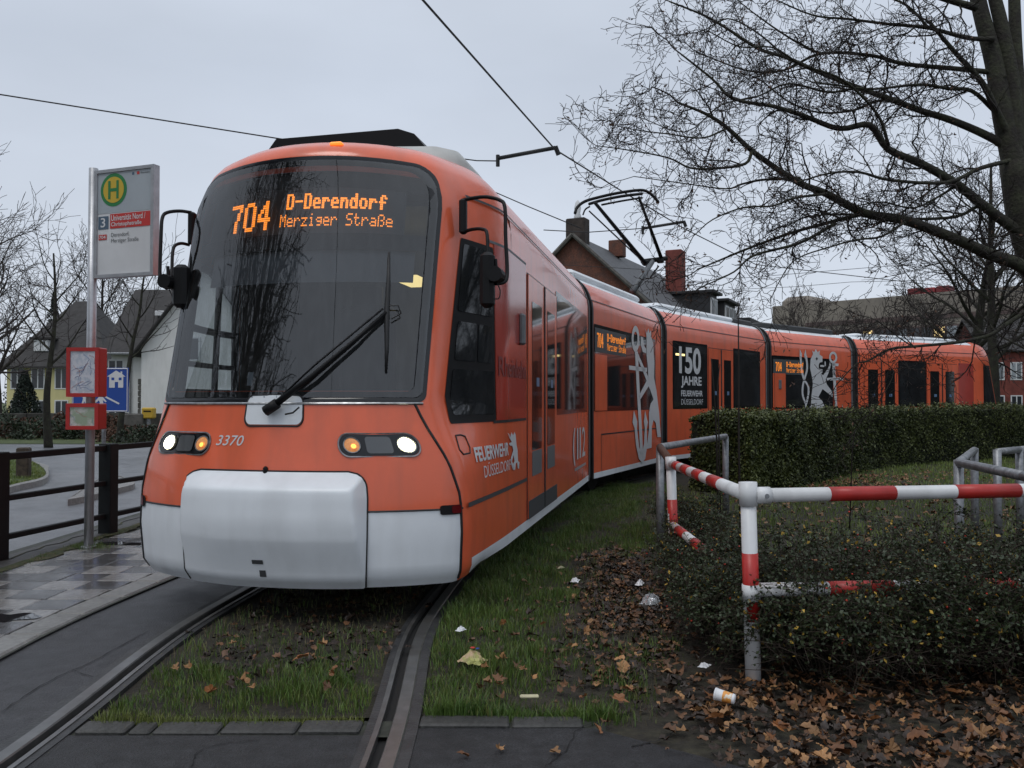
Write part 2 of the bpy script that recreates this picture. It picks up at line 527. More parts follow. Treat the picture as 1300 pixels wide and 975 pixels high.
def ns0(v, z):
    x, u = nplan(v, z)
    zz = z + crown(z) * max(0, 1 - (x / 1.0) ** 2)
    if z < 0.36: zz = lerp(zz, max(zz, 0.28 + (z - 0.22) * 0.5), min(1, max(0, (abs(v) - 0.95) / 0.3)))
    return Vector((x, u, zz))
def NS(v, z, off=0.0):
    p = ns0(v, z)
    if off:
        a = ns0(v + 0.01, z) - ns0(v - 0.01, z); b = ns0(v, z + 0.01) - ns0(v, z - 0.01)
        n_ = a.cross(b).normalized()
        p = p + n_ * off
    return p
def NU(u, z, off=0.0):          # by distance along the side
    if u >= UT: return Vector((HW - prof_inset(max(z, .31)) + off, u, z))
    p = Vector((nside(u, z), u, z))
    if off:
        a = Vector((nside(u + .01, z) - nside(u - .01, z), .02, 0)); b = Vector((nside(u, z + .01) - nside(u, z - .01), 0, .02))
        p = p + a.cross(b).normalized() * off
    return p
def proj(w):
    d = w - Vector((0, 0, H))
    dz = d.dot(_f)
    return 650 + F * d.x / dz, 487.5 - F * d.dot(_u) / dz
def nose_vz(px, py, off=0.0, v=None, z=None):
    v = v if v is not None else 2.2 * (px - 350) / 400.0
    z = z if z is not None else H + (510 - py) / F * 5.5
    for _ in range(14):
        a = proj(sec_world(0, NS(v, z, off))); b = proj(sec_world(0, NS(v + .01, z, off))); c = proj(sec_world(0, NS(v, z + .01, off)))
        J = np.array([[b[0] - a[0], c[0] - a[0]], [b[1] - a[1], c[1] - a[1]]]) / .01
        d = np.linalg.solve(J, [px - a[0], py - a[1]])
        v = min(1.9, max(-1.9, v + float(np.clip(d[0], -.3, .3)))); z = min(3.15, max(.25, z + float(np.clip(d[1], -.3, .3))))
    return v, z
def nose_pt(px, py, off=0.0): 
    v, z = nose_vz(px, py, off); return NS(v, z, off)
def vpx(px, z): 
    lo, hi = -1.0, 1.0
    for _ in range(40):
        m_ = (lo + hi) / 2
        if proj(sec_world(0, NS(m_, z)))[0] < px: lo = m_
        else: hi = m_
    return (lo + hi) / 2

def rrect(v0, v1, z0, z1, rv, rz, k=6):
    pts = []
    for (cv, cz, a0) in ((v1 - rv, z1 - rz, 0), (v0 + rv, z1 - rz, 90), (v0 + rv, z0 + rz, 180), (v1 - rv, z0 + rz, 270)):
        for i in range(k + 1):
            a = R(a0 + 90 * i / k); pts.append((cv + rv * math.cos(a), cz + rz * math.sin(a)))
    return pts
def densify(pts, n):
    out = []
    for i, p in enumerate(pts):
        q = pts[(i + 1) % len(pts)]
        d = math.hypot(q[0] - p[0], q[1] - p[1]); k = max(1, int(d / n))
        for j in range(k): out.append((lerp(p[0], q[0], j / k), lerp(p[1], q[1], j / k)))
    return out
def rr_rows(v0, v1, z0, z1, rv, rz, nv, nz):
    """grid of a rounded rectangle"""
    zs = []
    for i in range(7): zs.append(z0 + rz * (1 - math.cos(R(90 * i / 6))))
    for i in range(1, nz): zs.append(lerp(z0 + rz, z1 - rz, i / nz))
    for i in range(7): zs.append(z1 - rz + rz * math.sin(R(90 * i / 6)))
    rows = []
    for z in zs:
        if z < z0 + rz: e_ = rv * (1 - math.sqrt(max(0, 1 - ((z0 + rz - z) / rz) ** 2)))
        elif z > z1 - rz: e_ = rv * (1 - math.sqrt(max(0, 1 - ((z - z1 + rz) / rz) ** 2)))
        else: e_ = 0
        rows.append([(lerp(v0 + e_, v1 - e_, k / nv), z) for k in range(nv + 1)])
    return rows
def patch(fn, rows, off): return [[fn(a, b, off) for a, b in r] for r in rows]

NROWS = [0.22, 0.26, 0.30, 0.36, 0.45, 0.55, 0.65, 0.70, 0.78, 0.9, 1.0, 1.08, 1.16, 1.24, 1.32, 1.38, 1.45] + \
        [lerp(1.45, 2.88, i / 9) for i in range(1, 10)] + [2.94, 2.98, 3.0, 3.03, 3.06, 3.09, 3.12, 3.14, 3.16, 3.175, 3.19, 3.2, 3.205]
_h = [i * 0.1 for i in range(0, 10)] + [0.925, 0.95, 0.967, 0.985, 1.0, 1.025, 1.05, 1.075, 1.1] + [lerp(1.1, 2.0, i / 9) for i in range(1, 10)]
NCOLS = [-x for x in _h[:0:-1]] + _h

def flipy(p, Ln): return (p[0], Ln - p[1], p[2])

def end_section(i, mirrored):
    Ln = LENS[i]
    tf = (lambda p: flipy(p, Ln)) if mirrored else (lambda p: tuple(p))
    mb = MB(); forced = {}
    pts = [[tf(ns0(v, z)) for v in NCOLS] for z in NROWS]
    m_ = len(NCOLS)
    o = len(mb.v)
    for r in pts: mb.v += r
    for a in range(len(NROWS) - 1):
        for k in range(m_ - 1):
            if NROWS[a] >= 1.449 and NROWS[a + 1] <= 2.881 and abs(NCOLS[k]) <= .901 and abs(NCOLS[k + 1]) <= .901: continue
            if not mirrored and NROWS[a] >= 1.449 and NROWS[a + 1] <= 2.41 and NCOLS[k + 1] <= -1.19 and NCOLS[k] > -2.1: continue
            q = (o + a * m_ + k, o + a * m_ + k + 1, o + (a + 1) * m_ + k + 1, o + (a + 1) * m_ + k)
            va_, za_ = abs(NCOLS[k] + NCOLS[k + 1]) / 2, (NROWS[a] + NROWS[a + 1]) / 2
            forced[len(mb.f)] = 1 if (za_ < .70 and va_ < .9835) or (za_ < .355 and va_ > 1.1) else 0
            mb.f.append(q[::-1] if mirrored else q)
    top = [o + (len(NROWS) - 1) * m_ + k for k in range(m_)]
    mb.f.append(tuple(top[::-1] if mirrored else top))
    bot = [o + k for k in range(m_)]
    mb.f.append(tuple(bot if mirrored else bot[::-1]))
    straight(mb, UT - 0.0005, Ln, tf, mirrored)
    name = 'rear_section' if mirrored else 'front_section'
    ob = mb.build(name, 'orange_paint', tram, True, sec_loc(i) - TRAM0, -HEADS[i])
    sh = Ln
    def fn(c):
        y = Ln - c.y if mirrored else c.y
        if c.z < 0.30 and y > 0.6 and abs(c.x) < 1.0: return 2
        if (y > 1.29 and c.z > 3.095) or (y > 0.10 and c.z < 0.358): return 1
        if y >= Ln - 0.002: return 2
        return 0
    set_mats(ob, ['orange_paint', 'white_paint', 'underframe'], fn, forced)
    shade_auto(ob)
    return ob
def straight(mb, u0, u1, tf=lambda p: p, flip=False, caps=(False, True)):
    us = [u0, u1]
    rows = []
    ring = lambda u: [tf((HW - P, u, z)) for z, P in PROF] + [tf((-(HW - P), u, z)) for z, P in reversed(PROF)]
    rows = [ring(u) for u in us]
    mb.grid(rows, close=True, flip=flip)
    for c, r in zip(caps, rows):
        if c: mb.poly(r)
def shade_auto(ob, ang=35):
    me = ob.data
    bm = bmesh.new(); bm.from_mesh(me)
    bmesh.ops.recalc_face_normals(bm, faces=bm.faces)
    for e_ in bm.edges:
        e_.smooth = not (len(e_.link_faces) == 2 and e_.calc_face_angle(0) > R(ang))
    bm.to_mesh(me); bm.free()

def mid_section(i):
    mb = MB()
    straight(mb, 0, LENS[i], caps=(True, True))
    ob = mb.build('middle_section', 'orange_paint', tram, True, sec_loc(i) - TRAM0, -HEADS[i])
    def fn(c):
        if c.y < 0.001 or c.y > LENS[i] - .001: return 2
        if c.z < 0.30 and abs(c.x) < 1.0: return 2
        if c.z < 0.36 or c.z > 3.095: return 1
        return 0
    set_mats(ob, ['orange_paint', 'white_paint', 'underframe'], fn)
    shade_auto(ob)
    return ob

SEC = [end_section(0, False), mid_section(1), mid_section(2), mid_section(3), end_section(4, True)]
def SX(u, z, off=0.0): return Vector((HW - prof_inset(max(z, .31)) + off, u, z))

def plate(name, m, parent, u0, u1, z0, z1, off=0.004, th=0.02, fn=SX, r=0.0, label=None):
    """thin panel standing off the side by off"""
    mb = MB()
    if r: pts = rrect(u0, u1, z0, z1, r, r, 4)
    else: pts = [(u1, z1), (u0, z1), (u0, z0), (u1, z0)]
    a = [fn(p[0], p[1], off) for p in pts]; b = [fn(p[0], p[1], off - th) for p in pts]
    n_ = len(a)
    mb.add(a, [tuple(range(n_))[::-1]])
    mb.add(a + b, [(k, (k + 1) % n_, n_ + (k + 1) % n_, n_ + k) for k in range(n_)])
    ob = mb.build(name, m, parent)
    bm = bmesh.new(); bm.from_mesh(ob.data); bmesh.ops.remove_doubles(bm, verts=bm.verts, dist=1e-5); bmesh.ops.recalc_face_normals(bm, faces=bm.faces); bm.to_mesh(ob.data); bm.free()
    if label: ob['label'] = label
    return ob
def seam(parent, pts, w=0.012, off=0.003, fn=SX, m='black_rubber', name='panel_seam'):
    mb = MB()
    for (u0, z0), (u1, z1) in zip(pts, pts[1:]):
        du, dz = u1 - u0, z1 - z0; l_ = math.hypot(du, dz); nx, nz = -dz / l_ * w / 2, du / l_ * w / 2
        k = max(1, int(l_ / 0.15))
        for j in range(k):
            a, b = j / k, (j + 1) / k
            mb.quad(fn(lerp(u0, u1, a) + nx, lerp(z0, z1, a) + nz, off), fn(lerp(u0, u1, a) - nx, lerp(z0, z1, a) - nz, off),
                    fn(lerp(u0, u1, b) - nx, lerp(z0, z1, b) - nz, off), fn(lerp(u0, u1, b) + nx, lerp(z0, z1, b) + nz, off))
    return mb.build(name, m, parent)

# roof groove along each side
seam(SEC[0], [(0.55, 2.835), (LENS[0], 2.835)], 0.022, 0.012, fn=lambda u, z, o: SX(u, z, o) if u >= UT else NU(u, z, o))
for i in (1, 2, 3): seam(SEC[i], [(0, 2.835), (LENS[i], 2.835)], 0.016, 0.012)
seam(SEC[4], [(0, 2.835), (LENS[4] - 1.0, 2.835)], 0.016, 0.012)

WZ0, WZ1 = 1.24, 2.55
def window(i, p0, p1, z0=WZ0, z1=WZ1, label=None, us=None):
    u0, u1 = us if us else (upx(i, p0), upx(i, p1))
    w = plate('side_window', 'black_gloss', SEC[i], u0, u1, z0, z1, 0.004, 0.02, r=0.03)
    g = plate('pane', 'dark_glass', w, u0 + .05, u1 - .05, z0 + .05, z1 - .05, 0.007, 0.004, r=0.03)
    if label: w['label'] = label
    return w
def door(i, u0, u1, glz=(0.95, 2.27), split=0.5, hatch=True):
    fr_ = plate('door', 'black_rubber', SEC[i], u0, u1, 0.36, 2.5, 0.003, 0.02)
    um = lerp(u0, u1, split)
    for (a, b) in ((u0 + .012, um - .012), (um + .012, u1 - .012)):
        lf = plate('door_leaf', 'orange_paint', fr_, a, b, 0.372, 2.485, 0.012, 0.008)
        w = b - a
        plate('pane', 'door_glass', fr_, a + w * .2, b - w * .2, glz[0], glz[1], 0.016, 0.003, r=0.02)
        if hatch: plate('vent', 'vent_grey', fr_, a + w * .2, b - w * .2, 0.72, 0.94, 0.016, 0.003, r=0.02)
        plate('door_sticker', 'sticker_blue', fr_, a + w * .45, a + w * .62, 1.52, 1.60, 0.0185, 0.001)
    plate('seal', 'black_rubber', fr_, um - .022, um + .022, 0.38, 2.48, 0.02, 0.012)
    plate('step', 'step_grey', fr_, u0 + .01, u1 - .01, 0.365, 0.52, 0.0165, 0.003)
    return fr_

# ---- front section, right side ---------------------------------------
S1 = SEC[0]
# cab side window on the tapered cab: black frame with four panes
def cabfn(q, z, off): # q 0..1 across the cab window
    t, bc, bn, P = npar(z)
    return NU(lerp(bc + 0.20, 0.86, q), z, off)
def cabpatch(name, m, parent, q0, q1, z0, z1, off, label=None):
    rows = rr_rows(q0, q1, z0, z1, 0.03, 0.03, 10, 8)
    ob = MB().grid(patch(cabfn, rows, off)).build(name, m, parent, True)
    return ob
cw = cabpatch('cab_side_window', 'black_plastic', S1, -0.06, 1.0, 1.235, 2.52, 0.004)
cabpatch('pane', 'dark_glass', cw, 0.03, 0.93, 2.0, 2.48, 0.008)
cabpatch('pane', 'dark_glass', cw, 0.05, 0.50, 1.66, 1.93, 0.008)
cabpatch('pane', 'dark_glass', cw, 0.54, 0.90, 1.66, 1.93, 0.008)
cabpatch('pane', 'dark_glass', cw, 0.03, 0.95, 1.29, 1.60, 0.008)
ur0, ur1 = 0.87, upx(0, 667)
rows = [[(lerp(ur0, ur1, k / 10), z) for k in range(11)] for z in [lerp(1.24, 2.55, j / 6) for j in range(7)]]
rp = MB().grid(patch(NU, rows, 0.005)).build('red_panel', 'red_film', S1, True); rp['label'] = 'darker red glossy panel beside the cab window'
seam(S1, [(0.80, 1.232), (ur1, 1.232)], 0.02, 0.006, fn=NU)
seam(S1, [(0.80, 2.56), (ur1, 2.56)], 0.02, 0.006, fn=NU, m='gasket_grey')
seam(S1, [(0.03, 0.715), (1.96, 0.715)], 0.03, 0.006, fn=NU, m='step_grey')
seam(S1, [(1.96, 0.36), (1.96, 2.5)], 0.014, 0.004)
# grey grab box on the red panel
MB().box((HW + .02, upx(0, 660), 1.98), (.05, .10, .26), ch=.015).build('side_marker', 'gasket_grey', S1)
door(0, upx(0, 669), upx(0, 705.5), split=0.52)
window(0, 705.5, 745)
mb = MB()
for k in range(3):
    put_text(mb, 'i' if k else 'l', lambda a, b: NU(0, 0, 0)) if False else None
# lettering
def side_text(name, s, i, u0, u1, z0, z1, m='white_decal', offset=0.0, spacing=1.0, off=0.008, fn=None, parent=None):
    fn = fn or SX
    mb = put_text(MB(), s, lambda a, b: fn(lerp(u0, u1, a), lerp(z0, z1, b), off), offset, spacing)
    return mb.build(name, m, parent or SEC[i])
side_text('lettering', 'FEUERWEHR', 0, upx(0, 612.5), upx(0, 644.5), 0.968, 1.068, offset=0.03, spacing=1.0, fn=NU)
side_text('lettering', 'DÜSSELDORF', 0, upx(0, 618.5), upx(0, 647), 0.852, 0.952, offset=0.0, fn=NU)
for ch_, a_, b_ in (('1', 731.6, 733.2), ('1', 735.0, 736.6), ('2', 738.2, 742.0)): side_text('lettering', ch_, 0, upx(0, a_), upx(0, b_), 0.66, 1.05, offset=0.004)
side_text('lettering', '(', 0, upx(0, 726.6), upx(0, 729.5), 0.60, 1.06, offset=0.035)
mbd = MB()
for k in range(16):
    u = lerp(upx(0, 729), upx(0, 743), k / 16)
    mbd.quad(*[SX(u + a, 0.53 + b, .006) for a, b in ((0, 0), (.06, 0), (.06, .035), (0, .035))])
mbd.build('fine_print', 'grey_decal', S1)
side_text('lettering', 'Rheinbahn', 0, upx(0, 636), upx(0, 666.5), 1.57, 1.72, 'dim_red_decal', offset=0.01, fn=NU, off=0.009)
# fuel-flap outline below the cab window
fl = [nose_vz(x, y)[:2] for x, y in ((578, 553), (584, 552), (590, 554), (596, 568), (596.5, 575), (588, 577), (583, 571), (578, 553))]
def nv(v, z, off): return NS(v, z, off)
mb = MB().tube([NS(v, z, .002) for v, z in fl], 0.006, 5); mb.build('flap_outline', 'black_rubber', S1)

# ---- emblems drawn from flat pieces -----------------------------------
def emblem(name, i, polys, box, m='white_decal', off=0.012, fn=None, origin=None):
    x0, y0, sc = box
    mb = MB()
    for pl in polys:
        pts = []
        for zx, zy in pl:
            u, z = side_uz(i, x0 + zx / sc, y0 + zy / sc)
            pts.append((fn or SX)(u, z, off))
        mb.poly(pts)
    ob = mb.build(name, m, SEC[i])
    bm = bmesh.new(); bm.from_mesh(ob.data); bmesh.ops.triangulate(bm, faces=bm.faces, ngon_method='BEAUTY'); bm.to_mesh(ob.data); bm.free()
    return ob
def ell(cx, cy, rx, ry, n=20, a0=0, a1=360): return [(cx + rx * math.cos(R(lerp(a0, a1, k / n))), cy + ry * math.sin(R(lerp(a0, a1, k / n)))) for k in range(n + (0 if a1 - a0 == 360 else 1))]
def annulus(cx, cy, rx, ry, ix, iy, n=16, a0=0, a1=360):
    out = []
    for k in range(n):
        a, b = R(lerp(a0, a1, k / n)), R(lerp(a0, a1, (k + 1) / n))
        out.append([(cx + rx * math.cos(a), cy + ry * math.sin(a)), (cx + rx * math.cos(b), cy + ry * math.sin(b)),
                    (cx + ix * math.cos(b), cy + iy * math.sin(b)), (cx + ix * math.cos(a), cy + iy * math.sin(a))])
    return out
def band(pts, w):
    out = []
    P = [Vector((p[0], p[1], 0)) for p in pts]; P = catmull(P, 4)
    nrm = []
    for k in range(len(P)):
        d = (P[min(k + 1, len(P) - 1)] - P[max(k - 1, 0)]).normalized(); nrm.append(Vector((-d.y, d.x, 0)))
    for k in range(len(P) - 1):
        a, b, c, d = P[k] + nrm[k] * w / 2, P[k + 1] + nrm[k + 1] * w / 2, P[k + 1] - nrm[k + 1] * w / 2, P[k] - nrm[k] * w / 2
        out.append([(q.x, q.y) for q in (a, b, c, d)])
    return out
lion2 = annulus(307, 163, 23, 78, 12, 42) + band([(312, 238), (322, 450), (335, 700), (341, 845)], 17) + [
    [(268, 320), (375, 335), (375, 358), (270, 345)],
    [(322, 250), (385, 395), (385, 440), (335, 520), (325, 500), (372, 410), (318, 275)],
    [(296, 585), (288, 655), (300, 690), (308, 790), (325, 870), (345, 895), (362, 870), (374, 790), (372, 690), (378, 655), (362, 585), (355, 650), (360, 690), (356, 780), (342, 845), (326, 800), (314, 690), (316, 650)],
    [(366, 105), (375, 130), (383, 100), (390, 130), (398, 112), (400, 150), (412, 190), (415, 260), (418, 300), (415, 390), (430, 470), (445, 600), (455, 742), (435, 742), (425, 660), (412, 640), (402, 680), (400, 805), (370, 812), (385, 700), (385, 600), (395, 545), (412, 520), (395, 470), (383, 440), (380, 330), (372, 260), (372, 150)],
    [(338, 150), (352, 155), (358, 205), (370, 222), (370, 248), (350, 240), (338, 200)]]
emblem('lion_emblem', 1, lion2, (740, 395, 4.643))
lion4 = band([(410, 285), (415, 400), (440, 530), (490, 620), (495, 700), (475, 800), (465, 840), (480, 895)], 20) + \
    band([(472, 285), (482, 420), (455, 530), (432, 620), (430, 720), (460, 815)], 20) + [
    [(400, 205), (425, 260), (420, 310), (398, 310)], [(466, 205), (478, 300), (458, 315), (450, 270)],
    [(548, 262), (540, 220), (562, 243), (580, 205), (602, 240), (628, 220), (622, 268), (655, 290), (655, 350), (622, 358), (612, 385), (612, 425), (655, 435), (655, 465), (640, 480), (660, 500), (720, 420), (740, 350), (750, 390), (720, 480), (690, 545), (700, 600), (765, 690), (765, 745), (700, 690), (655, 655), (605, 745), (650, 790), (690, 885), (690, 940), (490, 940), (470, 900), (500, 870), (522, 840), (528, 740), (545, 600), (540, 540), (515, 420), (522, 320)],
    [(630, 385), (680, 385), (680, 340), (692, 350), (692, 395), (665, 408), (630, 405)],
    [(762, 360), (795, 360), (822, 940), (797, 940)], [(700, 530), (890, 520), (890, 555), (705, 558)],
    [(740, 835), (752, 900), (728, 900)], [(877, 835), (888, 900), (866, 900)], [(765, 362), (838, 370), (832, 398), (765, 392)]] + \
    annulus(775, 300, 46, 68, 26, 40)
emblem('lion_emblem', 3, lion4, (970, 420, 8.864))
emblem('lion_eye', 3, [[(590, 295), (603, 315), (590, 335), (577, 315)]], (970, 420, 8.864), 'black_rubber', 0.015)
lion1 = [[(475, 190), (462, 150), (455, 140), (470, 150), (480, 185), (490, 135), (500, 150), (506, 165), (520, 130), (530, 160), (538, 250), (548, 300), (552, 400), (565, 410), (560, 470), (550, 465), (545, 410), (532, 420), (525, 480), (510, 480), (498, 440), (520, 400), (512, 345), (490, 420), (486, 370), (508, 300), (500, 262), (475, 255), (470, 235), (495, 225)],
         [(484, 400), (494, 440), (505, 478), (515, 482), (512, 440), (496, 400)]]
emblem('lion_emblem', 0, lion1, (580, 530, 7.222), off=0.008, fn=NU)

# ---- second section -----------------------------------------------------
w2 = window(1, 754, 832, 1.24, 2.50)
plate('cover_panel', 'orange_paint', SEC[1], upx(1, 755), upx(1, 770), 1.25, 2.07, 0.011, 0.012)
def side_display(i, pa, pb, pc, pd, z0, z1):
    b = plate('destination_display', 'display_back', SEC[i], upx(i, pa), upx(i, pd), z0 - .05, z1 + .05, 0.0105, 0.003)
    mb = MB()
    ua, ub = upx(i, pa + .25 * (pb - pa)), upx(i, pb)
    put_dots(mb, '704', lambda a, c: SX(lerp(ua, ub, a), lerp(z0 + .02, z1 - .02, c), .013), True, 1, .95)
    uc, ud = upx(i, pc), upx(i, pd - .4)
    put_dots(mb, 'D-Derendorf', lambda a, c: SX(lerp(uc, ud, a), lerp(lerp(z0, z1, .52), z1, c), .013), True, 1, .95)
    put_dots(mb, 'Merziger Straße', lambda a, c: SX(lerp(uc, ud, a), lerp(z0, lerp(z0, z1, .44), c), .013), False, 1, .95)
    mb.build('lit_text', 'led_small', b)
side_display(1, 754.5, 765, 770, 794, 2.15, 2.40)
seam(SEC[1], [(upx(1, 763), 0.90), (upx(1, 838), 0.90)], 0.02, 0.005)
seam(SEC[1], [(upx(1, 763), 0.36), (upx(1, 763), 0.90)], 0.012, 0.005)
# ---- third section -------------------------------------------------------
window(2, 854, 898, label='dark window with white anniversary lettering')
Zs = lambda px, py: side_uz(2, px, py)[1]
for s, a, b, t_, bt, of in (('150', 861.5, 889.3, 441, 475, .03), ('JAHRE', 864, 890, 477.8, 492.8, .03), ('FEUERWEHR', 864, 891.3, 495.8, 503.3, .025), ('DÜSSELDORF', 864.2, 891.7, 505.2, 513.6, -.004)):
    side_text('lettering', s, 2, upx(2, a), upx(2, b), Zs(877, bt), Zs(877, t_), offset=of, off=0.013)
plate('cabin_lamp', 'cabin_lamp', SEC[2], upx(2, 857.5), upx(2, 869), 2.27, 2.31, 0.0095, 0.002)
door(2, upx(2, 899), upx(2, 930.5))
window(2, 931, 965)
side_text('lettering', '(', 2, upx(2, 878), upx(2, 884), 0.50, 1.08, offset=0.03)
for k_, ch_ in enumerate('112'): side_text('lettering', ch_, 2, upx(2, 888 + 9 * k_), upx(2, 894 + 9 * k_), 0.55, 1.05, offset=0.02)
# ---- fourth section ------------------------------------------------------
window(3, 980, 1057.5, 1.22, 2.5)
plate('cover_panel', 'orange_paint', SEC[3], upx(3, 981.2), upx(3, 997), 1.24, 2.07, 0.011, 0.012)
MB().box((HW + .02, upx(3, 989.5), 1.80), (.04, .10, .22), ch=.01).build('side_marker', 'gasket_grey', SEC[3])
side_display(3, 981.5, 992, 998, 1020, 2.10, 2.36)
seam(SEC[3], [(upx(3, 983), 1.215), (upx(3, 1069), 1.215)], 0.014, 0.006)
seam(SEC[3], [(upx(3, 983), 1.215), (upx(3, 983), 2.07)], 0.014, 0.014)
# ---- rear section ----------------------------------------------------------
door(4, upx(4, 1097), upx(4, 1140), hatch=True)
window(4, 1140.5, 1176)
door(4, upx(4, 1176.5), upx(4, 1215))
plate('red_panel', 'red_film', SEC[4], upx(4, 1217), upx(4, 1236), 1.24, 2.53, 0.004, 0.02)
S5L = LENS[4]
def rearfn(q, z, off):
    t, bc, bn, P = npar(z)
    p = NU(lerp(bc + 0.16, 0.95, q), z, off); return flipy(p, S5L)
rows = rr_rows(-0.05, 1.0, 1.24, 2.50, .03, .03, 10, 8)
cr5 = MB().grid(patch(rearfn, rows, 0.004), flip=True).build('cab_side_window', 'black_plastic', SEC[4], True)
rows = rr_rows(0.05, 0.93, 1.30, 2.44, .03, .03, 10, 8)
MB().grid(patch(rearfn, rows, 0.008), flip=True).build('pane', 'dark_glass', cr5, True)
rows = rr_rows(-.955, .955, 1.39, 2.965, .2, .2, 18, 10)
MB().grid([[flipy(NS(a, b, .006), S5L) for a, b in r] for r in rows], flip=True).build('windscreen', 'dark_glass', SEC[4], True)

# ---- front face -------------------------------------------------------------
rows = rr_rows(-.945, .945, 1.405, 2.955, .12, .12, 20, 12)
for r_ in rows:
    z = r_[0][1]
    if z < 1.6:
        k2 = max(0, (1.405 + .05 - z) / .05); e_ = .05 * (1 - math.sqrt(max(0, 1 - k2 * k2)))
        r_[:] = [(lerp(-.945 + e_, .945 - e_, q / 20), z) for q in range(21)]
ws = MB().grid(patch(NS, rows, 0.006)).build('windscreen', 'windscreen_glass', S1, True)
oo = []
for (cv, cz, a0, rr0) in ((.972 - .13, 2.985 - .13, 0, .13), (-.972 + .13, 2.985 - .13, 90, .13), (-.972 + .05, 1.375 + .05, 180, .05), (.972 - .05, 1.375 + .05, 270, .05)):
    for k in range(7): oo.append((cv + rr0 * math.cos(R(a0 + 15 * k)), cz + rr0 * math.sin(R(a0 + 15 * k))))
oo = densify(oo, .08)
def ring_patch(outer, inner, off1, off2, name, m, parent):
    mb = MB(); n_ = len(outer)
    a = [NS(v, z, off1) for v, z in outer]; b = [NS(v, z, off2) for v, z in inner]
    c = [NS(v, z, -0.02) for v, z in inner]
    mb.add(a + b + c, [(k, (k + 1) % n_, n_ + (k + 1) % n_, n_ + k) for k in range(n_)] + [(n_ + k, n_ + (k + 1) % n_, 2 * n_ + (k + 1) % n_, 2 * n_ + k) for k in range(n_)])
    ob = mb.build(name, m, parent, True)
    return ob
cx_, cz_ = 0.0, 2.175
inner = [(v * .915, cz_ + (z - cz_) * .915) for v, z in oo]
ring_patch(oo, inner, .004, .0045, 'windscreen_border', 'black_gloss', ws)
# display behind the glass
rows = [[(lerp(vpx(262, 2.6), vpx(517, 2.7), k / 14), z) for k in range(15)] for z in [lerp(2.50, 2.80, j / 4) for j in range(5)]]
dsp = MB().grid(patch(NS, rows, -0.05)).build('destination_display', 'display_back', S1, True); dsp['label'] = 'lit amber dot display reading 704 D-Derendorf Merziger Straße'
rows = [[(v, z) for v in [lerp(-.9, .9, k / 16) for k in range(17)]] for z in (2.79, 2.84, 2.90)]
MB().grid(patch(NS, rows, -0.045)).build('display_surround', 'cab_dark', dsp, True)
rows = [[(v, z) for v in [lerp(-.9, .9, k / 16) for k in range(17)]] for z in (2.40, 2.44, 2.50)]
MB().grid(patch(NS, rows, -0.045)).build('display_surround', 'cab_dark', dsp, True)
def front_dots(s, p0, p1, z0, z1, bold, fine, fill=.8):
    v0, v1 = vpx(p0, (z0 + z1) / 2), vpx(p1, (z0 + z1) / 2)
    put_dots(MB(), s, lambda a, b: NS(lerp(v0, v1, a), lerp(z0, z1, b), -0.046), bold, fine, fill).build('lit_text', 'led_amber', dsp)
front_dots('704', 287, 340, 2.535, 2.725, True, 2)
front_dots('D-Derendorf', 360, 492, 2.655, 2.755, True, 1, .86)
front_dots('Merziger Straße', 351, 499, 2.545, 2.625, False, 1, .74)
# wiper cover plate, badge number
rows = rr_rows(vpx(313, 1.3), vpx(384, 1.3), 1.235, 1.42, .04, .05, 8, 3)
bpz = MB().grid(patch(NS, rows, 0.006)).build('wiper_plate', 'white_paint', S1, True)
pl_ = [(v, z) for v, z in rrect(vpx(312, 1.3), vpx(385, 1.3), 1.225, 1.42, .045, .055)]
MB().tube([NS(v, z, .004) for v, z in pl_] + [NS(*pl_[0], .004)], 0.006, 5).build('plate_gasket', 'black_rubber', S1)
v0, v1 = vpx(275, 1.12), vpx(308, 1.12)
put_text(MB(), '3370', lambda a, b: NS(lerp(v0, v1, a) + .012 * b, lerp(1.10, 1.165, b), .004), 0.005).build('fleet_number', 'white_decal', S1)
# chrome sill under the windscreen
MB().tube([NS(v, 1.368, .006) for v in [lerp(-.95, .95, k / 20) for k in range(21)]], .008, 5).build('windscreen_sill', 'steel', S1)
# bumper seams
MB().tube([NS(v, .70, .002) for v in [lerp(-1.0, 1.0, k / 24) for k in range(25)]], .006, 5).build('bumper_seam', 'black_rubber', S1)
for sgn in (-1, 1):
    MB().tube([NS(sgn * .985, z, .002) for z in [lerp(.24, .72, k / 8) for k in range(9)]] + [NS(sgn * lerp(.985, .90, q ** 1.5), lerp(.72, 1.37, q), .002) for q in [k / 8 for k in range(1, 9)]], .009, 5).build('corner_seam', 'black_rubber', S1)
    rows = rr_rows(.875, .985, .665, .725, .015, .012, 6, 2) if sgn > 0 else rr_rows(-.985, -.90, .665, .74, .015, .012, 6, 2)
    tl = MB().grid(patch(NS, rows, 0.008)).build('tail_light', 'black_plastic', S1, True)
    rows = rr_rows(.93, .982, .672, .722, .01, .01, 4, 2) if sgn > 0 else rr_rows(-.98, -.915, .675, .735, .01, .01, 4, 2)
    MB().grid(patch(NS, rows, 0.012)).build('lens', 'tail_red', tl, True)
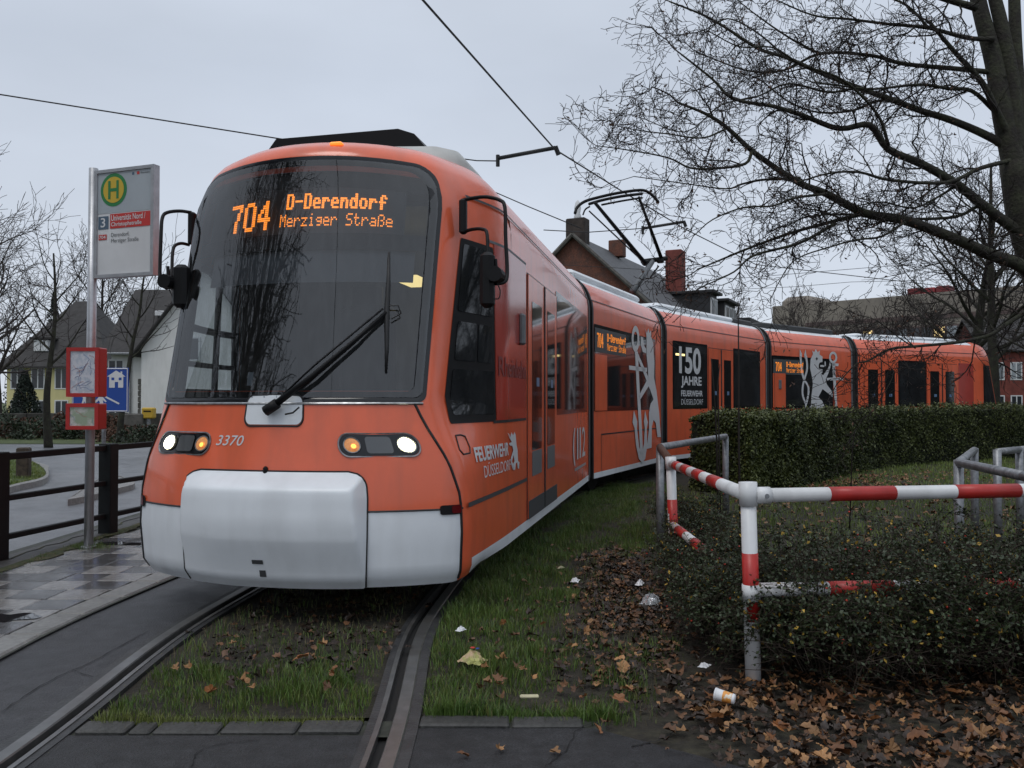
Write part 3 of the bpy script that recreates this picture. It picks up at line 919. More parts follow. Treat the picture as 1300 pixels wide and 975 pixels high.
# raised white coupler cover
vL, vR = vpx(233, .6), vpx(467, .6)
def sm(a): a = min(1, max(0, a)); return a * a * (3 - 2 * a)
def cov(v, z, off):
    wr = lerp(.022, .075, sm((z - .22) / .6))
    cl = lambda a: min(1.0, max(0.0, a))
    e_ = min(cl((v - vL) / .035), cl((vR - v) / wr), cl((.945 - z) / .125))
    e_ = lerp(e_, sm(e_), .35)
    am = .115 * (1 - .85 * sm((.68 - z) / .50)) * (.55 + .45 * sm((v - vL) / .35))
    return NS(v, z, .003 + am * e_)
rows = []
for j in range(49):
    z = lerp(.232, .945, j / 48)
    k = max(0, (z - .85) / .095); e_ = .09 * (1 - math.sqrt(max(0, 1 - k * k)))
    e2 = .035 * (1 - z / .945)
    rows.append([(lerp(vL + e_ - .0, vR - e_ - e2 * .3, q / 90), z) for q in range(91)])
cover = MB().grid(patch(cov, rows, 0)).build('coupler_cover', 'white_paint', S1, True)
cover['label'] = 'raised white coupler cover with rounded top corners'
edge = [cov(*rows[j][0], 0) for j in range(49)] + [cov(*p, 0) for p in rows[48][1:]] + [cov(*rows[j][90], 0) for j in range(47, -1, -1)]
MB().tube(edge, .006, 5).build('cover_seam', 'black_rubber', cover)
for (a, b, c, d) in ((318, 712, 332, 717), (326, 726, 334, 734)):
    va, za = nose_vz(a, d, .08); vb, zb = nose_vz(c, b, .08)
    MB().quad(cov(va, za, 0) + Vector((0, -.004, 0)), cov(vb, za, 0) + Vector((0, -.004, 0)), cov(vb, zb, 0) + Vector((0, -.004, 0)), cov(va, zb, 0) + Vector((0, -.004, 0))).build('cover_sticker', 'step_grey', cover)
nz_ = nose_pt(337, 597, .005); MB().box(nz_, (.03, .03, .05), ch=.01).build('latch', 'black_plastic', S1)
# headlights
def headlight(p0, p1, pc_white, pc_amber):
    zc = 1.108; hz = .066
    v0, v1 = vpx(p0, zc), vpx(p1, zc)
    hb = MB().grid(patch(NS, rr_rows(v0, v1, zc - hz, zc + hz, .055, .064, 14, 3), .004)).build('headlight', 'black_gloss', S1, True)
    o_ = rrect(v0 - .006, v1 + .006, zc - hz - .006, zc + hz + .006, .06, .07)
    MB().tube([NS(v, z, .004) for v, z in o_] + [NS(*o_[0], .004)], .006, 5).build('chrome_rim', 'steel', hb)
    for pcx, nm, mm_, r_ in ((pc_white, 'lamp', 'headlight_rim', .050), (pc_amber, 'indicator', 'indicator_lit', .047)):
        vc = vpx(pcx, zc)
        rim = MB(); mbl = MB()
        pts = [NS(vc + r_ * 1.0 * math.cos(R(a)), zc + r_ * math.sin(R(a)), .012) for a in range(0, 360, 20)]
        c_ = NS(vc, zc, .024)
        mbl.add([c_] + pts, [(0, 1 + k, 1 + (k + 1) % 18) for k in range(18)])
        mbl.build(nm, mm_, hb, True)
        c2 = NS(vc + (-.004 if nm == 'lamp' else .010), zc - (0 if nm == 'lamp' else .008), .026); r2 = .038 if nm == 'lamp' else .014
        pt2 = [NS(vc + (-.004 if nm == 'lamp' else .010) + r2 * math.cos(R(a)), zc - (0 if nm == 'lamp' else .008) + r2 * math.sin(R(a)), .0235 if nm == 'lamp' else .025) for a in range(0, 360, 20)]
        MB().add([c2] + pt2, [(0, 1 + k, 1 + (k + 1) % 18) for k in range(18)]).build('bulb', 'headlight_lit' if nm == 'lamp' else 'indicator_core', hb, True)
        MB().tube(pts + [pts[0], pts[1]], .005, 5).build('lamp_ring', 'steel', hb)
    vm = lerp(vpx(pc_white, zc), vpx(pc_amber, zc), .5); wv = abs(vpx(pc_white, zc) - vpx(pc_amber, zc)) * .24
    MB().grid(patch(NS, rr_rows(vm - wv, vm + wv, zc - .052, zc + .052, .02, .02, 6, 3), .010)).build('lamp', 'lamp_glass', hb, True)
headlight(205, 266, 218, 258)
headlight(431, 531, 516, 447)
# wiper
wb = nose_pt(342, 519, .03)
def wp(px, py, off): return nose_pt(px, py, off)
wm = MB()
wm.tube([wp(337, 522, .05), wp(352, 512, .06)], .035, 8)
wm.tube([wp(345, 516, .06), wp(395, 478, .075), wp(450, 432, .075), wp(490, 396, .06)], [.022, .016, .013, .011], 7)
wip = wm.build('wiper', 'black_plastic', S1, True)
MB().tube([wp(350, 517, .055), wp(410, 470, .06), wp(488, 402, .05)], .008, 6).build('wiper_rod', 'black_plastic', wip, True)
MB().tube([wp(352, 508, .065), wp(400, 463, .08), wp(486, 392, .065)], .007, 6).build('wiper_rod', 'black_plastic', wip, True)
MB().tube([wp(494, 320, .025), wp(493, 360, .035), wp(491, 397, .045), wp(491, 440, .035), wp(490, 472, .025)], [.008, .014, .02, .014, .008], 6).build('blade', 'black_rubber', wip, True)
MB().tube([wp(494, 388, .05), wp(506, 388, .055), wp(509, 398, .05), wp(497, 405, .045)], .005, 5).build('hose', 'black_rubber', wip)
MB().tube([wp(362, 526, .04), wp(372, 524, .045), wp(380, 517, .04)], .006, 5).build('hose', 'black_rubber', wip)
# roof marker lamp, crack in the screen left out
MB().box(NS(vpx(427, 3.08), 3.085, .006), (.09, .05, .022), ch=.008).build('marker_lamp', 'marker_lit', S1)
# inspection sticker behind the glass
va, za = nose_vz(312, 489); vb, zb = nose_vz(321, 472)
MB().quad(NS(va, za, -.01), NS(vb, za, -.01), NS(vb, zb, -.01), NS(va, zb, -.01)).build('sticker', 'sticker_white', S1)
# cab interior
ci = MB()
for (a, b, c, d) in (((-.92, .22, 1.0), (-1.12, 1.9, 1.0), (-1.12, 1.9, 1.45), (-.92, .22, 1.45)), ((-.90, .45, 2.40), (-1.12, 1.9, 2.40), (-1.12, 1.9, 2.8), (-.88, .62, 2.8)), ((-1.14, 1.32, 1.4), (-1.12, 1.9, 1.4), (-1.12, 1.9, 2.45), (-1.14, 1.32, 2.45)), ((1.12, 1.9, 1.0), (.92, .22, 1.0), (.88, .62, 2.8), (1.12, 1.9, 2.8)),
                     ((-1.12, 1.9, 1.0), (1.12, 1.9, 1.0), (1.12, 1.9, 2.8), (-1.12, 1.9, 2.8)), ((-.86, .62, 2.8), (-1.12, 1.9, 2.8), (1.12, 1.9, 2.8), (.86, .62, 2.8)), ((-.90, .2, 1.0), (.90, .2, 1.0), (1.12, 1.9, 1.0), (-1.12, 1.9, 1.0))):
    ci.quad(a, b, c, d)
cab = ci.build('cab_lining', 'cab_grey', S1)
# left cab window: glass and dark sliding frames
lw = MB().grid([[NS(v, z, -.004) for v in [lerp(-1.19, -2.0, k / 8) for k in range(9)]] for z in [lerp(1.44, 2.41, j / 4) for j in range(5)]]).build('cab_side_window', 'clear_glass', S1, True)
for z, r_ in ((1.45, .03), (1.66, .022), (1.93, .028), (2.40, .03)): MB().tube([NS(v, z, -.03) for v in [lerp(-1.17, -2.0, k / 8) for k in range(9)]], r_, 6).build('frame_bar', 'black_plastic', lw)
for q, r_ in ((-1.2, .03), (-1.72, .025), (-1.99, .03)): MB().tube([NS(q, z, -.03) for z in (1.44, 1.7, 2.0, 2.41)], r_, 6).build('frame_bar', 'black_plastic', lw)
# dashboard, seat, partition door
prof = [(-.10, 1.0), (-.10, 1.36), (.05, 1.40), (.30, 1.38), (.48, 1.30), (.52, 1.0)]
MB().grid([[(x, y + .10 * (x / .85) ** 2, z - (.05 if abs(x) > .8 else 0)) for y, z in prof] for x in [lerp(-.88, .88, k / 12) for k in range(13)]], flip=True).build('dashboard', 'cab_dark', S1, True)
MB().box((.1, 1.05, 1.75), (.46, .10, .75), ch=.04).box((.1, 1.03, 2.2), (.26, .09, .2), ch=.03).box((.1, .85, 1.3), (.48, .48, .12), ch=.04).build('driver_seat', 'cab_dark', S1)
rows = [[(v, z) for v in [lerp(-.8, .84, k / 16) for k in range(17)]] for z in (2.20, 2.27, 2.34, 2.41)]
MB().grid(patch(NS, rows, -0.10)).build('sun_blind', 'blind_grey', S1, True)
MB().box((-.55, 1.885, 1.9), (.66, .02, 1.4), ch=.005).build('cab_door', 'cab_dark', S1)
MB().box((.38, 1.35, 2.36), (.22, .5, .03), ch=.005).build('cab_lamp', 'cabin_lamp', S1)

# mirrors: brackets and arms leave the A pillars
def mirror(A1, A2, knob, body, Y, br):
    toL = lambda w: Matrix.Rotation(HEADS[0], 4, 'Z') @ (w - sec_loc(0))
    mm_ = MB()
    P = lambda px, py, dy=0.0: toL(at(px, py, Y + dy))
    n1 = len(A1)
    mm_.tube(catmull([P(x, y, br * (1 - k / (n1 - 1))) for k, (x, y) in enumerate(A1)], 4), .013, 7)
    n2 = len(A2)
    mm_.tube(catmull([P(x, y, br * (1 - k / (n2 - 1))) for k, (x, y) in enumerate(A2)], 4), .012, 7)
    arm = mm_.build('mirror_arm', 'black_plastic', S1, True)
    x0, y0, x1, y1 = body
    c_ = P((x0 + x1) / 2, (y0 + y1) / 2, -.0)
    w = (x1 - x0) * Y / F; h_ = (y1 - y0) * Y / F
    MB().box(c_, (w, .09, h_), ch=.025).build('mirror', 'black_plastic', arm)
    k_ = P(*knob, -.02)
    MB().tube([k_ + Vector((0, -.06, 0)), k_ + Vector((0, .06, 0))], .05, 12).build('mirror_joint', 'black_plastic', arm)
    MB().tube([P(knob[0], knob[1] - 2), P(knob[0] - 1, knob[1] - 20)], .012, 6).build('antenna', 'black_plastic', arm)
    q = [P(knob[0], knob[1] + 8), P(knob[0] + 5, knob[1] + 20), P(knob[0] + 3, knob[1] + 30), P(knob[0] - 5, knob[1] + 30)]
    MB().tube(catmull(q, 4), .004, 5).build('cable', 'black_rubber', arm)
    return arm, P
arm, P_ = mirror([(588, 254), (603, 251), (618, 250), (634, 254), (641, 263), (642, 303), (644, 346), (640, 358), (629, 360)],
       [(590, 294), (600, 291), (612, 291), (618.5, 298), (619, 343), (621.5, 355)], (630, 349), (610, 320, 628, 391), 5.55, .38)
MB().box(P_(588, 275, .38), (.05, .06, .24), ch=.012).build('mirror_bracket', 'black_plastic', arm)
arm, P_ = mirror([(243, 270), (228, 268), (212, 270), (206, 277), (204.5, 300), (203, 345), (204, 360), (212, 366)],
       [(240, 311), (230, 309), (222, 312), (219, 322), (218, 345), (216, 357)], (214, 358), (220, 336, 240, 391), 6.05, .32)
MB().box(P_(244, 290, .33), (.05, .06, .24), ch=.012).build('mirror_bracket', 'black_plastic', arm)

# ---- roof equipment ------------------------------------------------------
def pod(i, y0, y1, w, z0, z1, name, m, nose=0.5):
    prof = [(w, z0), (w * .985, z0 + (z1 - z0) * .45), (w * .9, z0 + (z1 - z0) * .78), (w * .72, z1 - .02), (w * .3, z1), (0, z1 + .004)]
    prof = prof + [(-a, b) for a, b in prof[-2::-1]]
    rows = []
    for k in range(9):
        q = k / 8; e_ = 1 - (1 - q) ** 2.4
        rows.append([(a * (.62 + .38 * e_), y0 + nose * q, z0 + (b - z0) * e_) for a, b in prof])
    rows.append([(a, y1, b) for a, b in prof])
    mb = MB().grid(rows); mb.poly(rows[-1])
    return mb.build(name, m, SEC[i], True)
pod(0, .80, 1.9, .87, 3.14, 3.43, 'roof_cover', 'pod_grey')
fb = MB()
pr = [(-.98, 3.42), (-.84, 3.60), (.24, 3.62), (.38, 3.57), (.52, 3.40)]
fb.grid([[(a, y, b) for a, b in pr] for y in (1.35, 2.2)]); fb.poly([(a, 1.35, b) for a, b in pr])
fb.build('roof_unit', 'black_plastic', SEC[0])
for i, (a, b, zz) in {2: (4.2, 5.3, 3.30), 3: (.1, 3.6, 3.32)}.items():
    MB().box((.15, (a + b) / 2, (3.19 + zz) / 2), (1.5, b - a, zz - 3.19), ch=.03).build('roof_unit', 'step_grey', SEC[i])
MB().box((0, 2.0, 3.26), (1.7, 3.7, .14), ch=.05).build('roof_cover', 'white_paint', SEC[1])
MB().box((0, 2.5, 3.25), (1.7, 4.2, .12), ch=.05).build('roof_cover', 'white_paint', SEC[2])
MB().box((0, 2.7, 3.24), (1.7, 4.6, .10), ch=.05).build('roof_cover', 'white_paint', SEC[4])

# ---- joints ----------------------------------------------------------------
def ring_pts(i, u, ins, ztop=0.0):
    return [sec_world(i, (HW - P - ins, u, z + (ztop if z > 3 else 0))) - TRAM0 for z, P in PROF] + [sec_world(i, (-(HW - P - ins), u, z + (ztop if z > 3 else 0))) - TRAM0 for z, P in reversed(PROF)]
for i in range(4):
    A_, B_ = ring_pts(i, LENS[i] - .01, 0.0), ring_pts(i + 1, .01, 0.0)
    rows = []
    NF = 12
    for k in range(NF + 1):
        q = k / NF
        row = []
        cA = sec_world(i, (0, LENS[i], 1.7)) - TRAM0; cB = sec_world(i + 1, (0, 0, 1.7)) - TRAM0
        cc = cA.lerp(cB, q)
        s_ = 0.955 if k % 2 else 0.985
        for a, b in zip(A_, B_):
            p = a.lerp(b, q); row.append(cc + (p - cc) * s_)
        rows.append(row)
    bl = MB().grid(rows, close=True).build('joint_bellows', 'black_rubber', tram)
    for ii, u, wv in ((i, LENS[i], -1), (i + 1, 0, 1)):
        r1, r2 = ring_pts(ii, u - wv * .05, -.012, .03), ring_pts(ii, u + wv * .005, -.012, .03)
        if wv > 0: r1, r2 = ring_pts(ii, u + .05, -.004, .0), ring_pts(ii, u - .01, -.004, .0)
        else: r1, r2 = ring_pts(ii, u + .06, -.010, .035), ring_pts(ii, u - .015, -.010, .035)
        MB().grid([r1, r2], close=True).build('joint_frame', 'black_rubber' if wv > 0 else 'gasket_grey', tram, True)

# ---- running gear -----------------------------------------------------------
for i, us in ((0, (1.6, 3.4)), (1, (1.1, 2.9)), (2, (1.8, 3.5)), (3, (1.1, 2.9)), (4, (3.2, 5.0))):
    bg_ = MB().box((0, sum(us) / 2, .36), (1.75, us[1] - us[0] + .9, .22), ch=.03).build('bogie', 'underframe', SEC[i])
    for u in us:
        for s in (-1, 1):
            MB().tube([(s * .70, u, .29), (s * .83, u, .29)], .29, 20).build('wheel', 'underframe', bg_)
MB().box((0, .35, .23), (1.9, .25, .12), ch=.03).build('track_guard', 'underframe', S1)

# ---- pantograph on the second section ---------------------------------------
toL2 = lambda w: Matrix.Rotation(HEADS[1], 4, 'Z') @ (w - sec_loc(1))
PA = lambda px, py, Y=14.4: toL2(at(px, py, Y))
pg = MB()
pg.tube([PA(803, 370, 13.9), PA(828, 332, 14.6)], [.055, .045], 8)
pgo = pg.build('pantograph', 'gasket_grey', SEC[1], True)
MB().tube([PA(815, 332, 14.5), PA(846, 328, 14.8)], .04, 8).box(PA(820, 334, 14.55), (.12, .12, .09), ch=.02).box(PA(838, 331, 14.7), (.12, .12, .08), ch=.02).build('knee_joint', 'black_plastic', pgo)
MB().tube([PA(818, 333, 14.5), PA(755, 257, 13.4)], [.038, .026], 8).build('upper_arm', 'black_plastic', pgo, True)
MB().tube([PA(840, 329, 14.7), PA(811, 250, 13.9)], [.034, .022], 8).build('upper_arm', 'black_plastic', pgo, True)
MB().tube([PA(816, 332, 14.5), PA(748, 268, 13.4)], .012, 6).build('guide_rod', 'black_plastic', pgo)
MB().tube([PA(826, 352, 14.3), PA(836, 338, 14.6)], .015, 6).build('guide_rod', 'black_plastic', pgo)
for y0, dY, r_ in ((0, 0, .024), (9, .12, .024), (17, .05, .016)):
    if y0 == 0: pts = [(730, 271), (733, 263), (742, 256), (758, 251), (785, 245), (812, 241.5), (823, 244), (831, 251), (836, 257)]
    elif y0 == 9: pts = [(748, 259), (765, 254), (790, 249), (815, 246)]
    else: pts = [(764, 260), (790, 255), (815, 251)]
    n_ = len(pts)
    MB().tube(catmull([PA(x, y, lerp(13.3, 13.9, k / (n_ - 1)) + dY) for k, (x, y) in enumerate(pts)], 4), r_, 7).build('contact_strip', 'black_plastic', pgo, True)
MB().tube(catmull([PA(749, 262, 13.4), PA(743, 266, 13.4), PA(740, 273, 13.4)], 4), .014, 6).build('horn', 'black_plastic', pgo, True)
# ------------------------------------------------------------------ ground, road, platform, track
rnd = random.Random(7)
mat('soil', (0.020, 0.016, 0.011, 1), 0.95, col2=(0.030, 0.027, 0.015, 1), var=0.4, scale=5, bump=0.6, bscale=40)
mat('lawn_soil', (0.040, 0.060, 0.018, 1), 0.95, col2=(0.075, 0.095, 0.028, 1), var=0.35, scale=3, bump=0.5, bscale=60)
mat('asphalt_wet', (0.020, 0.020, 0.023, 1), 0.38, col2=(0.036, 0.036, 0.040, 1), var=0.35, scale=1.6, bump=0.5, bscale=160, rough2=0.62, speck=.45)
mat('asphalt_path', (0.012, 0.012, 0.0135, 1), 0.5, col2=(0.020, 0.020, 0.022, 1), var=0.45, scale=2.2, bump=0.55, bscale=170, rough2=0.7, speck=.5)
mat('asphalt_road', (0.12, 0.125, 0.135, 1), 0.30, col2=(0.15, 0.155, 0.165, 1), var=0.18, scale=0.5, bump=0.2, bscale=80, rough2=0.55, speck=.2, sscale=60)
mat('slab_light', (0.23, 0.225, 0.215, 1), 0.14, col2=(0.17, 0.165, 0.16, 1), var=0.25, scale=3.5, bump=0.06, bscale=60, rough2=0.30, objvar=0.14)
mat('slab_dark', (0.10, 0.10, 0.102, 1), 0.06, col2=(0.065, 0.065, 0.068, 1), var=0.25, scale=3.5, bump=0.05, bscale=60, rough2=0.25, objvar=0.18)
mat('kerb_stone', (0.21, 0.205, 0.195, 1), 0.4, col2=(0.15, 0.145, 0.135, 1), var=0.25, scale=4, bump=0.2, bscale=70, objvar=0.1)
mat('edging_stone', (0.045, 0.044, 0.042, 1), 0.6, col2=(0.028, 0.028, 0.026, 1), var=0.3, scale=6, bump=0.3, bscale=60, objvar=0.15)
mat('rail_steel', (0.135, 0.133, 0.13, 1), 0.30, metal=0.5, var=0.18, scale=10, dirt=0.5)
mat('rail_groove', (0.008, 0.008, 0.008, 1), 0.8)
mat('bitumen', (0.030, 0.030, 0.031, 1), 0.5, var=0.3, scale=9, bump=0.3, bscale=50)
mat('joint_mortar', (0.030, 0.034, 0.024, 1), 0.7, var=0.4, scale=9)
mat('moss', (0.030, 0.042, 0.014, 1), 0.95, col2=(0.075, 0.065, 0.03, 1), var=0.4, scale=14, bump=0.7, bscale=50)

def sheet(name, pts, z, m, sub=0):
    o = MB().poly([(p[0], p[1], z) for p in pts]).build(name, m)
    return struct(o)
# one ground sheet to the horizon
g = MB().poly([(-900, -900, -0.06), (900, -900, -0.06), (900, 900, -0.06), (-900, 900, -0.06)]).build('ground', 'lawn_soil'); struct(g)

# track centre line
TC = [(-1.22, -12), (-1.22, -6), (-1.22, 0), (-1.225, 3.4), (-1.26, 5.8)]
for i, q in ((0, .52), (1, .5), (2, .5), (3, .5), (4, .5)):
    w = sec_world(i, (0, LENS[i] * q, 0)); TC.append((w.x, w.y))
w = sec_world(4, (0, LENS[4] + 3, 0)); TC.append((w.x + .8, w.y - .4))
w = sec_world(4, (0, LENS[4] + 14, 0)); TC.append((w.x + 3, w.y - 5))
TCP = catmull([(x, y, 0) for x, y in TC], 12)
def offset_path(d):
    out = []
    for k, p in enumerate(TCP):
        t = (TCP[min(k + 1, len(TCP) - 1)] - TCP[max(k - 1, 0)]).normalized()
        out.append(p + Vector((t.y, -t.x, 0)) * d)
    return out
def strip(d0, d1, z0, z1=None):
    z1 = z0 if z1 is None else z1
    a, b = offset_path(d0), offset_path(d1)
    return [[Vector((p.x, p.y, z0)) for p in a], [Vector((p.x, p.y, z1)) for p in b]]
def ribbon(name, d0, d1, z0, m, parent=None, z1=None):
    return MB().grid(strip(d0, d1, z0, z1), flip=False).build(name, m, parent)
for sgn in (-1, 1):
    s = sgn
    G = 0.7175
    prof = [(s * (G + .17), .000, 'bitumen', .006), ]
    rail = MB()
    # running head on the outside, groove, lip on the inside
    hd = [(G + .065, -.03), (G + .065, .004), (G + .060, .010), (G + .005, .010), (G, .004), (G, -.035)]
    rows = []
    for (d, z) in hd: 
        rows.append([Vector((p.x, p.y, z)) for p in offset_path(s * d)])
    rail.grid(rows, flip=(s > 0))
    ro = struct(rail.build('rail', 'rail_steel'))
    rows = [[Vector((p.x, p.y, z)) for p in offset_path(s * d)] for d, z in ((G, -.03), (G - .045, -.03))]
    MB().grid(rows, flip=(s > 0)).build('groove', 'rail_groove', ro)
    rows = [[Vector((p.x, p.y, z)) for p in offset_path(s * d)] for d, z in ((G - .045, -.035), (G - .045, .006), (G - .068, .006), (G - .068, -.03))]
    MB().grid(rows, flip=(s > 0)).build('lip', 'rail_steel', ro)
    rows = [[Vector((p.x, p.y, z)) for p in offset_path(s * d)] for d, z in ((G + .065, .002), (G + .115, .002), (G + .115, -.05))]
    MB().grid(rows, flip=(s > 0)).build('filler', 'bitumen', ro)
    rows = [[Vector((p.x, p.y, z)) for p in offset_path(s * d)] for d, z in ((G - .068, .001), (G - .105, .001), (G - .105, -.05))]
    MB().grid(rows, flip=(s > 0)).build('filler', 'bitumen', ro)

# asphalt between platform and track (left), path across the foreground
EDGE_Y = 3.80
lp = [p for p in offset_path(-(.7175 + .112)) if p.y > -8 and p.y < 16]
plf = [p for p in offset_path(-1.47) if p.y > -8 and p.y < 16]
o = MB().grid([[Vector((p.x, p.y, -.004)) for p in plf], [Vector((p.x, p.y, -.004)) for p in lp]]).build('trackside_asphalt', 'asphalt_wet'); struct(o)
inner = [(-1.22 - .615, -8), (-1.22 + .615, -8), (-1.22 + .612, EDGE_Y - .18), (-1.22 - .62, EDGE_Y - .18)]
sheet('track_crossing', inner, -.003, 'asphalt_path')
right = [(-.395, -8), (14, -8), (14, 3.0), (4.5, 2.92), (2.6, 2.9), (1.45, 2.98), (.95, 3.25), (.55, 3.55), (.35, EDGE_Y - .10), (-.425, EDGE_Y - .10)]
sheet('foot_path', right, -.003, 'asphalt_path')
# a crack and repair seams in the asphalt
mat('crack', (0.006, 0.006, 0.006, 1), .9)
def crack(pts, w, parent, seed):
    r_ = random.Random(seed); P = catmull([gp(x, y) for x, y in pts], 8); a, b = [], []
    for k, p in enumerate(P):
        t = (P[min(k + 1, len(P) - 1)] - P[max(k - 1, 0)]).normalized(); n_ = Vector((t.y, -t.x, 0)); ww = w * r_.uniform(.3, 1) * (1 if 0 < k < len(P) - 1 else .1); j = n_ * r_.uniform(-.006, .006)
        a.append(p + j + n_ * ww + Vector((0, 0, .0012))); b.append(p + j - n_ * ww + Vector((0, 0, .0012)))
    MB().grid([a, b]).build('crack', 'crack', parent)
fpo = bpy.data.objects['foot_path']; tso = bpy.data.objects['trackside_asphalt']; tco = bpy.data.objects['track_crossing']
crack([(800, 948), (835, 940), (855, 930), (866, 918)], .006, fpo, 1)
crack([(690, 975), (720, 950), (735, 925), (770, 912)], .003, fpo, 2)
crack([(0, 905), (60, 866), (120, 838), (190, 800)], .004, tso, 3)
crack([(90, 850), (130, 862), (150, 852)], .003, tso, 4)
crack([(240, 975), (260, 950), (330, 938)], .003, tco, 5)
# grass beds
left_in = [p for p in offset_path(-.61) if EDGE_Y - .02 < p.y < 40]; right_in = [p for p in offset_path(.61) if EDGE_Y - .02 < p.y < 40]
nn = min(len(left_in), len(right_in))
o = MB().grid([[Vector((p.x, p.y, -.02)) for p in left_in[:nn]], [Vector((p.x, p.y, -.02)) for p in right_in[:nn]]]).build('track_bed', 'soil'); struct(o)
ro_ = [p for p in offset_path(.83) if EDGE_Y - .3 < p.y < 40]
o = MB().grid([[Vector((p.x, p.y, -.02)) for p in ro_], [Vector((p.x + 9, p.y - 1.2 - (p.y * .05), -.02)) for p in ro_]]).build('planting_bed', 'soil'); struct(o)
sheet('planting_bed_edge', [(-.36, EDGE_Y - .12), (.37, EDGE_Y - .12), (.57, 3.5), (1.0, 3.2), (1.5, 2.94), (2.7, 2.86), (5, 2.86), (14, 2.9), (14, 6.5), (1, 6.5), (-.3, 5.5)], -.012, 'soil')

# edging stones at the end of the grass
es = struct(MB().poly([(-1.85, EDGE_Y - .18, -.010), (.4, EDGE_Y - .18, -.010), (.4, EDGE_Y + .0, -.010), (-1.85, EDGE_Y + .0, -.010)]).build('edging', 'joint_mortar'))
def stones(x0, x1, y, sizes, wd=.12, dz=0.0):
    x = x0; k = 0
    while x < x1 - .05:
        l_ = min(sizes[k % len(sizes)] * rnd.uniform(.9, 1.1), x1 - x)
        MB().box((0, 0, 0), (l_ - .012, wd, .08), ch=.008).build('edging_stone', 'edging_stone', es, loc=(x + l_ / 2, y + rnd.uniform(-.006, .006) + dz * (x - x0), -.032 + rnd.uniform(-.003, .005)), rz=rnd.uniform(-.012, .012))
        x += l_; k += 1
stones(-1.83, -.62, EDGE_Y - .10, [.23, .10, .31, .33, .26])
stones(-.40, .36, EDGE_Y - .035, [.36, .34], .11)

# platform of square slabs, kerb stones along the track
PZ = 0.022
kerbL = offset_path(-1.47)
pf = struct(MB().grid([[Vector((p.x + .02, p.y, PZ - .012)) for p in kerbL if -6 < p.y < 14], [Vector((-4.6, p.y, PZ - .012)) for p in kerbL if -6 < p.y < 14]], flip=True).build('platform', 'joint_mortar'))
def path_at(path, y):
    for a, b in zip(path, path[1:]):
        if a.y <= y <= b.y: return a.lerp(b, (y - a.y) / (b.y - a.y))
    return path[-1]
y = 2.6
while y < 12.5:
    l_ = .5
    a, b = path_at(kerbL, y), path_at(kerbL, y + l_)
    rz = math.atan2(b.x - a.x, b.y - a.y)
    MB().box((0, 0, 0), (.20, l_ - .008, .16), ch=.012).build('kerb_stone', 'kerb_stone', pf, loc=((a.x + b.x) / 2 - .10, (a.y + b.y) / 2, PZ - .08 + rnd.uniform(-.002, .002)), rz=-rz)
    y += l_
ts = .30
slabs = {}
for nm in ('slab_light', 'slab_dark'):
    slabs[nm] = MB().box((0, 0, 0), (ts - .006, ts - .006, .05), ch=.004).mesh('slab', nm)
for r in range(0, 30):
    for c in range(0, 5):
        yy = 3.6 + r * ts + ts / 2
        a = path_at(kerbL, yy)
        xx = a.x - .205 - c * ts - ts / 2
        # rows of light and dark slabs in bands two wide, as in the photograph
        dark = ((r + (0 if c % 2 else 1)) % 2 == 0) if c in (0, 1, 2, 3) else (r % 3 != 0)
        if rnd.random() < .12: dark = not dark
        o = link('slab', slabs['slab_dark' if dark else 'slab_light'], pf, (xx, yy, PZ - .026 + rnd.uniform(-.0025, .0015)), 0)
        o.rotation_euler = (rnd.uniform(-.006, .006), rnd.uniform(-.006, .006), 0)
# standing water on the platform
mat('water', (0.02, 0.02, 0.022, 1), 0.02, spec=0.6)
def puddle(cx, cy, rx, ry, z, seed):
    r_ = random.Random(seed); pts = []
    for k in range(28):
        a = 2 * math.pi * k / 28; q = 1 + .22 * math.sin(2 * a + seed) + .14 * math.sin(5 * a + seed * 2) + r_.uniform(-.06, .06)
        pts.append((cx + rx * q * math.cos(a), cy + ry * q * math.sin(a), z))
    o = MB().poly(pts).build('puddle', 'water'); struct(o)
for k, (px, py, rx, ry) in enumerate(((10, 784, .16, .12), (150, 690, .22, .09))):
    c = gp(px, py, PZ); puddle(c.x, c.y, rx, ry, PZ + .0022, k * 1.7 + 1)
# earth and moss along the back of the platform
bk = struct(MB().box((-4.28, 7.0, PZ - .055), (.34, 16, .13), ch=.02).build('platform_back_kerb', 'edging_stone'))
mb = MB(); rr_ = random.Random(3)
pts_l, pts_r = [], []
for k in range(60):
    yy = 3 + k * .16
    pts_l.append((-4.44 - rr_.uniform(.0, .12), yy, -.012)); pts_r.append((-4.34 + rr_.uniform(-.02, .05), yy, PZ + .0155))
MB().grid([pts_l, pts_r]).build('moss_strip', 'moss')
o = bpy.data.objects['moss_strip']; struct(o)
pts_l, pts_r = [], []
for k in range(70):
    yy = 3 + k * .14
    pts_l.append((-4.12 - rr_.uniform(.0, .03), yy, PZ + .0155)); pts_r.append((-4.06 + rr_.uniform(-.04, .07), yy, PZ + .0045))
o = MB().grid([pts_l, pts_r]).build('moss_strip', 'moss'); struct(o)

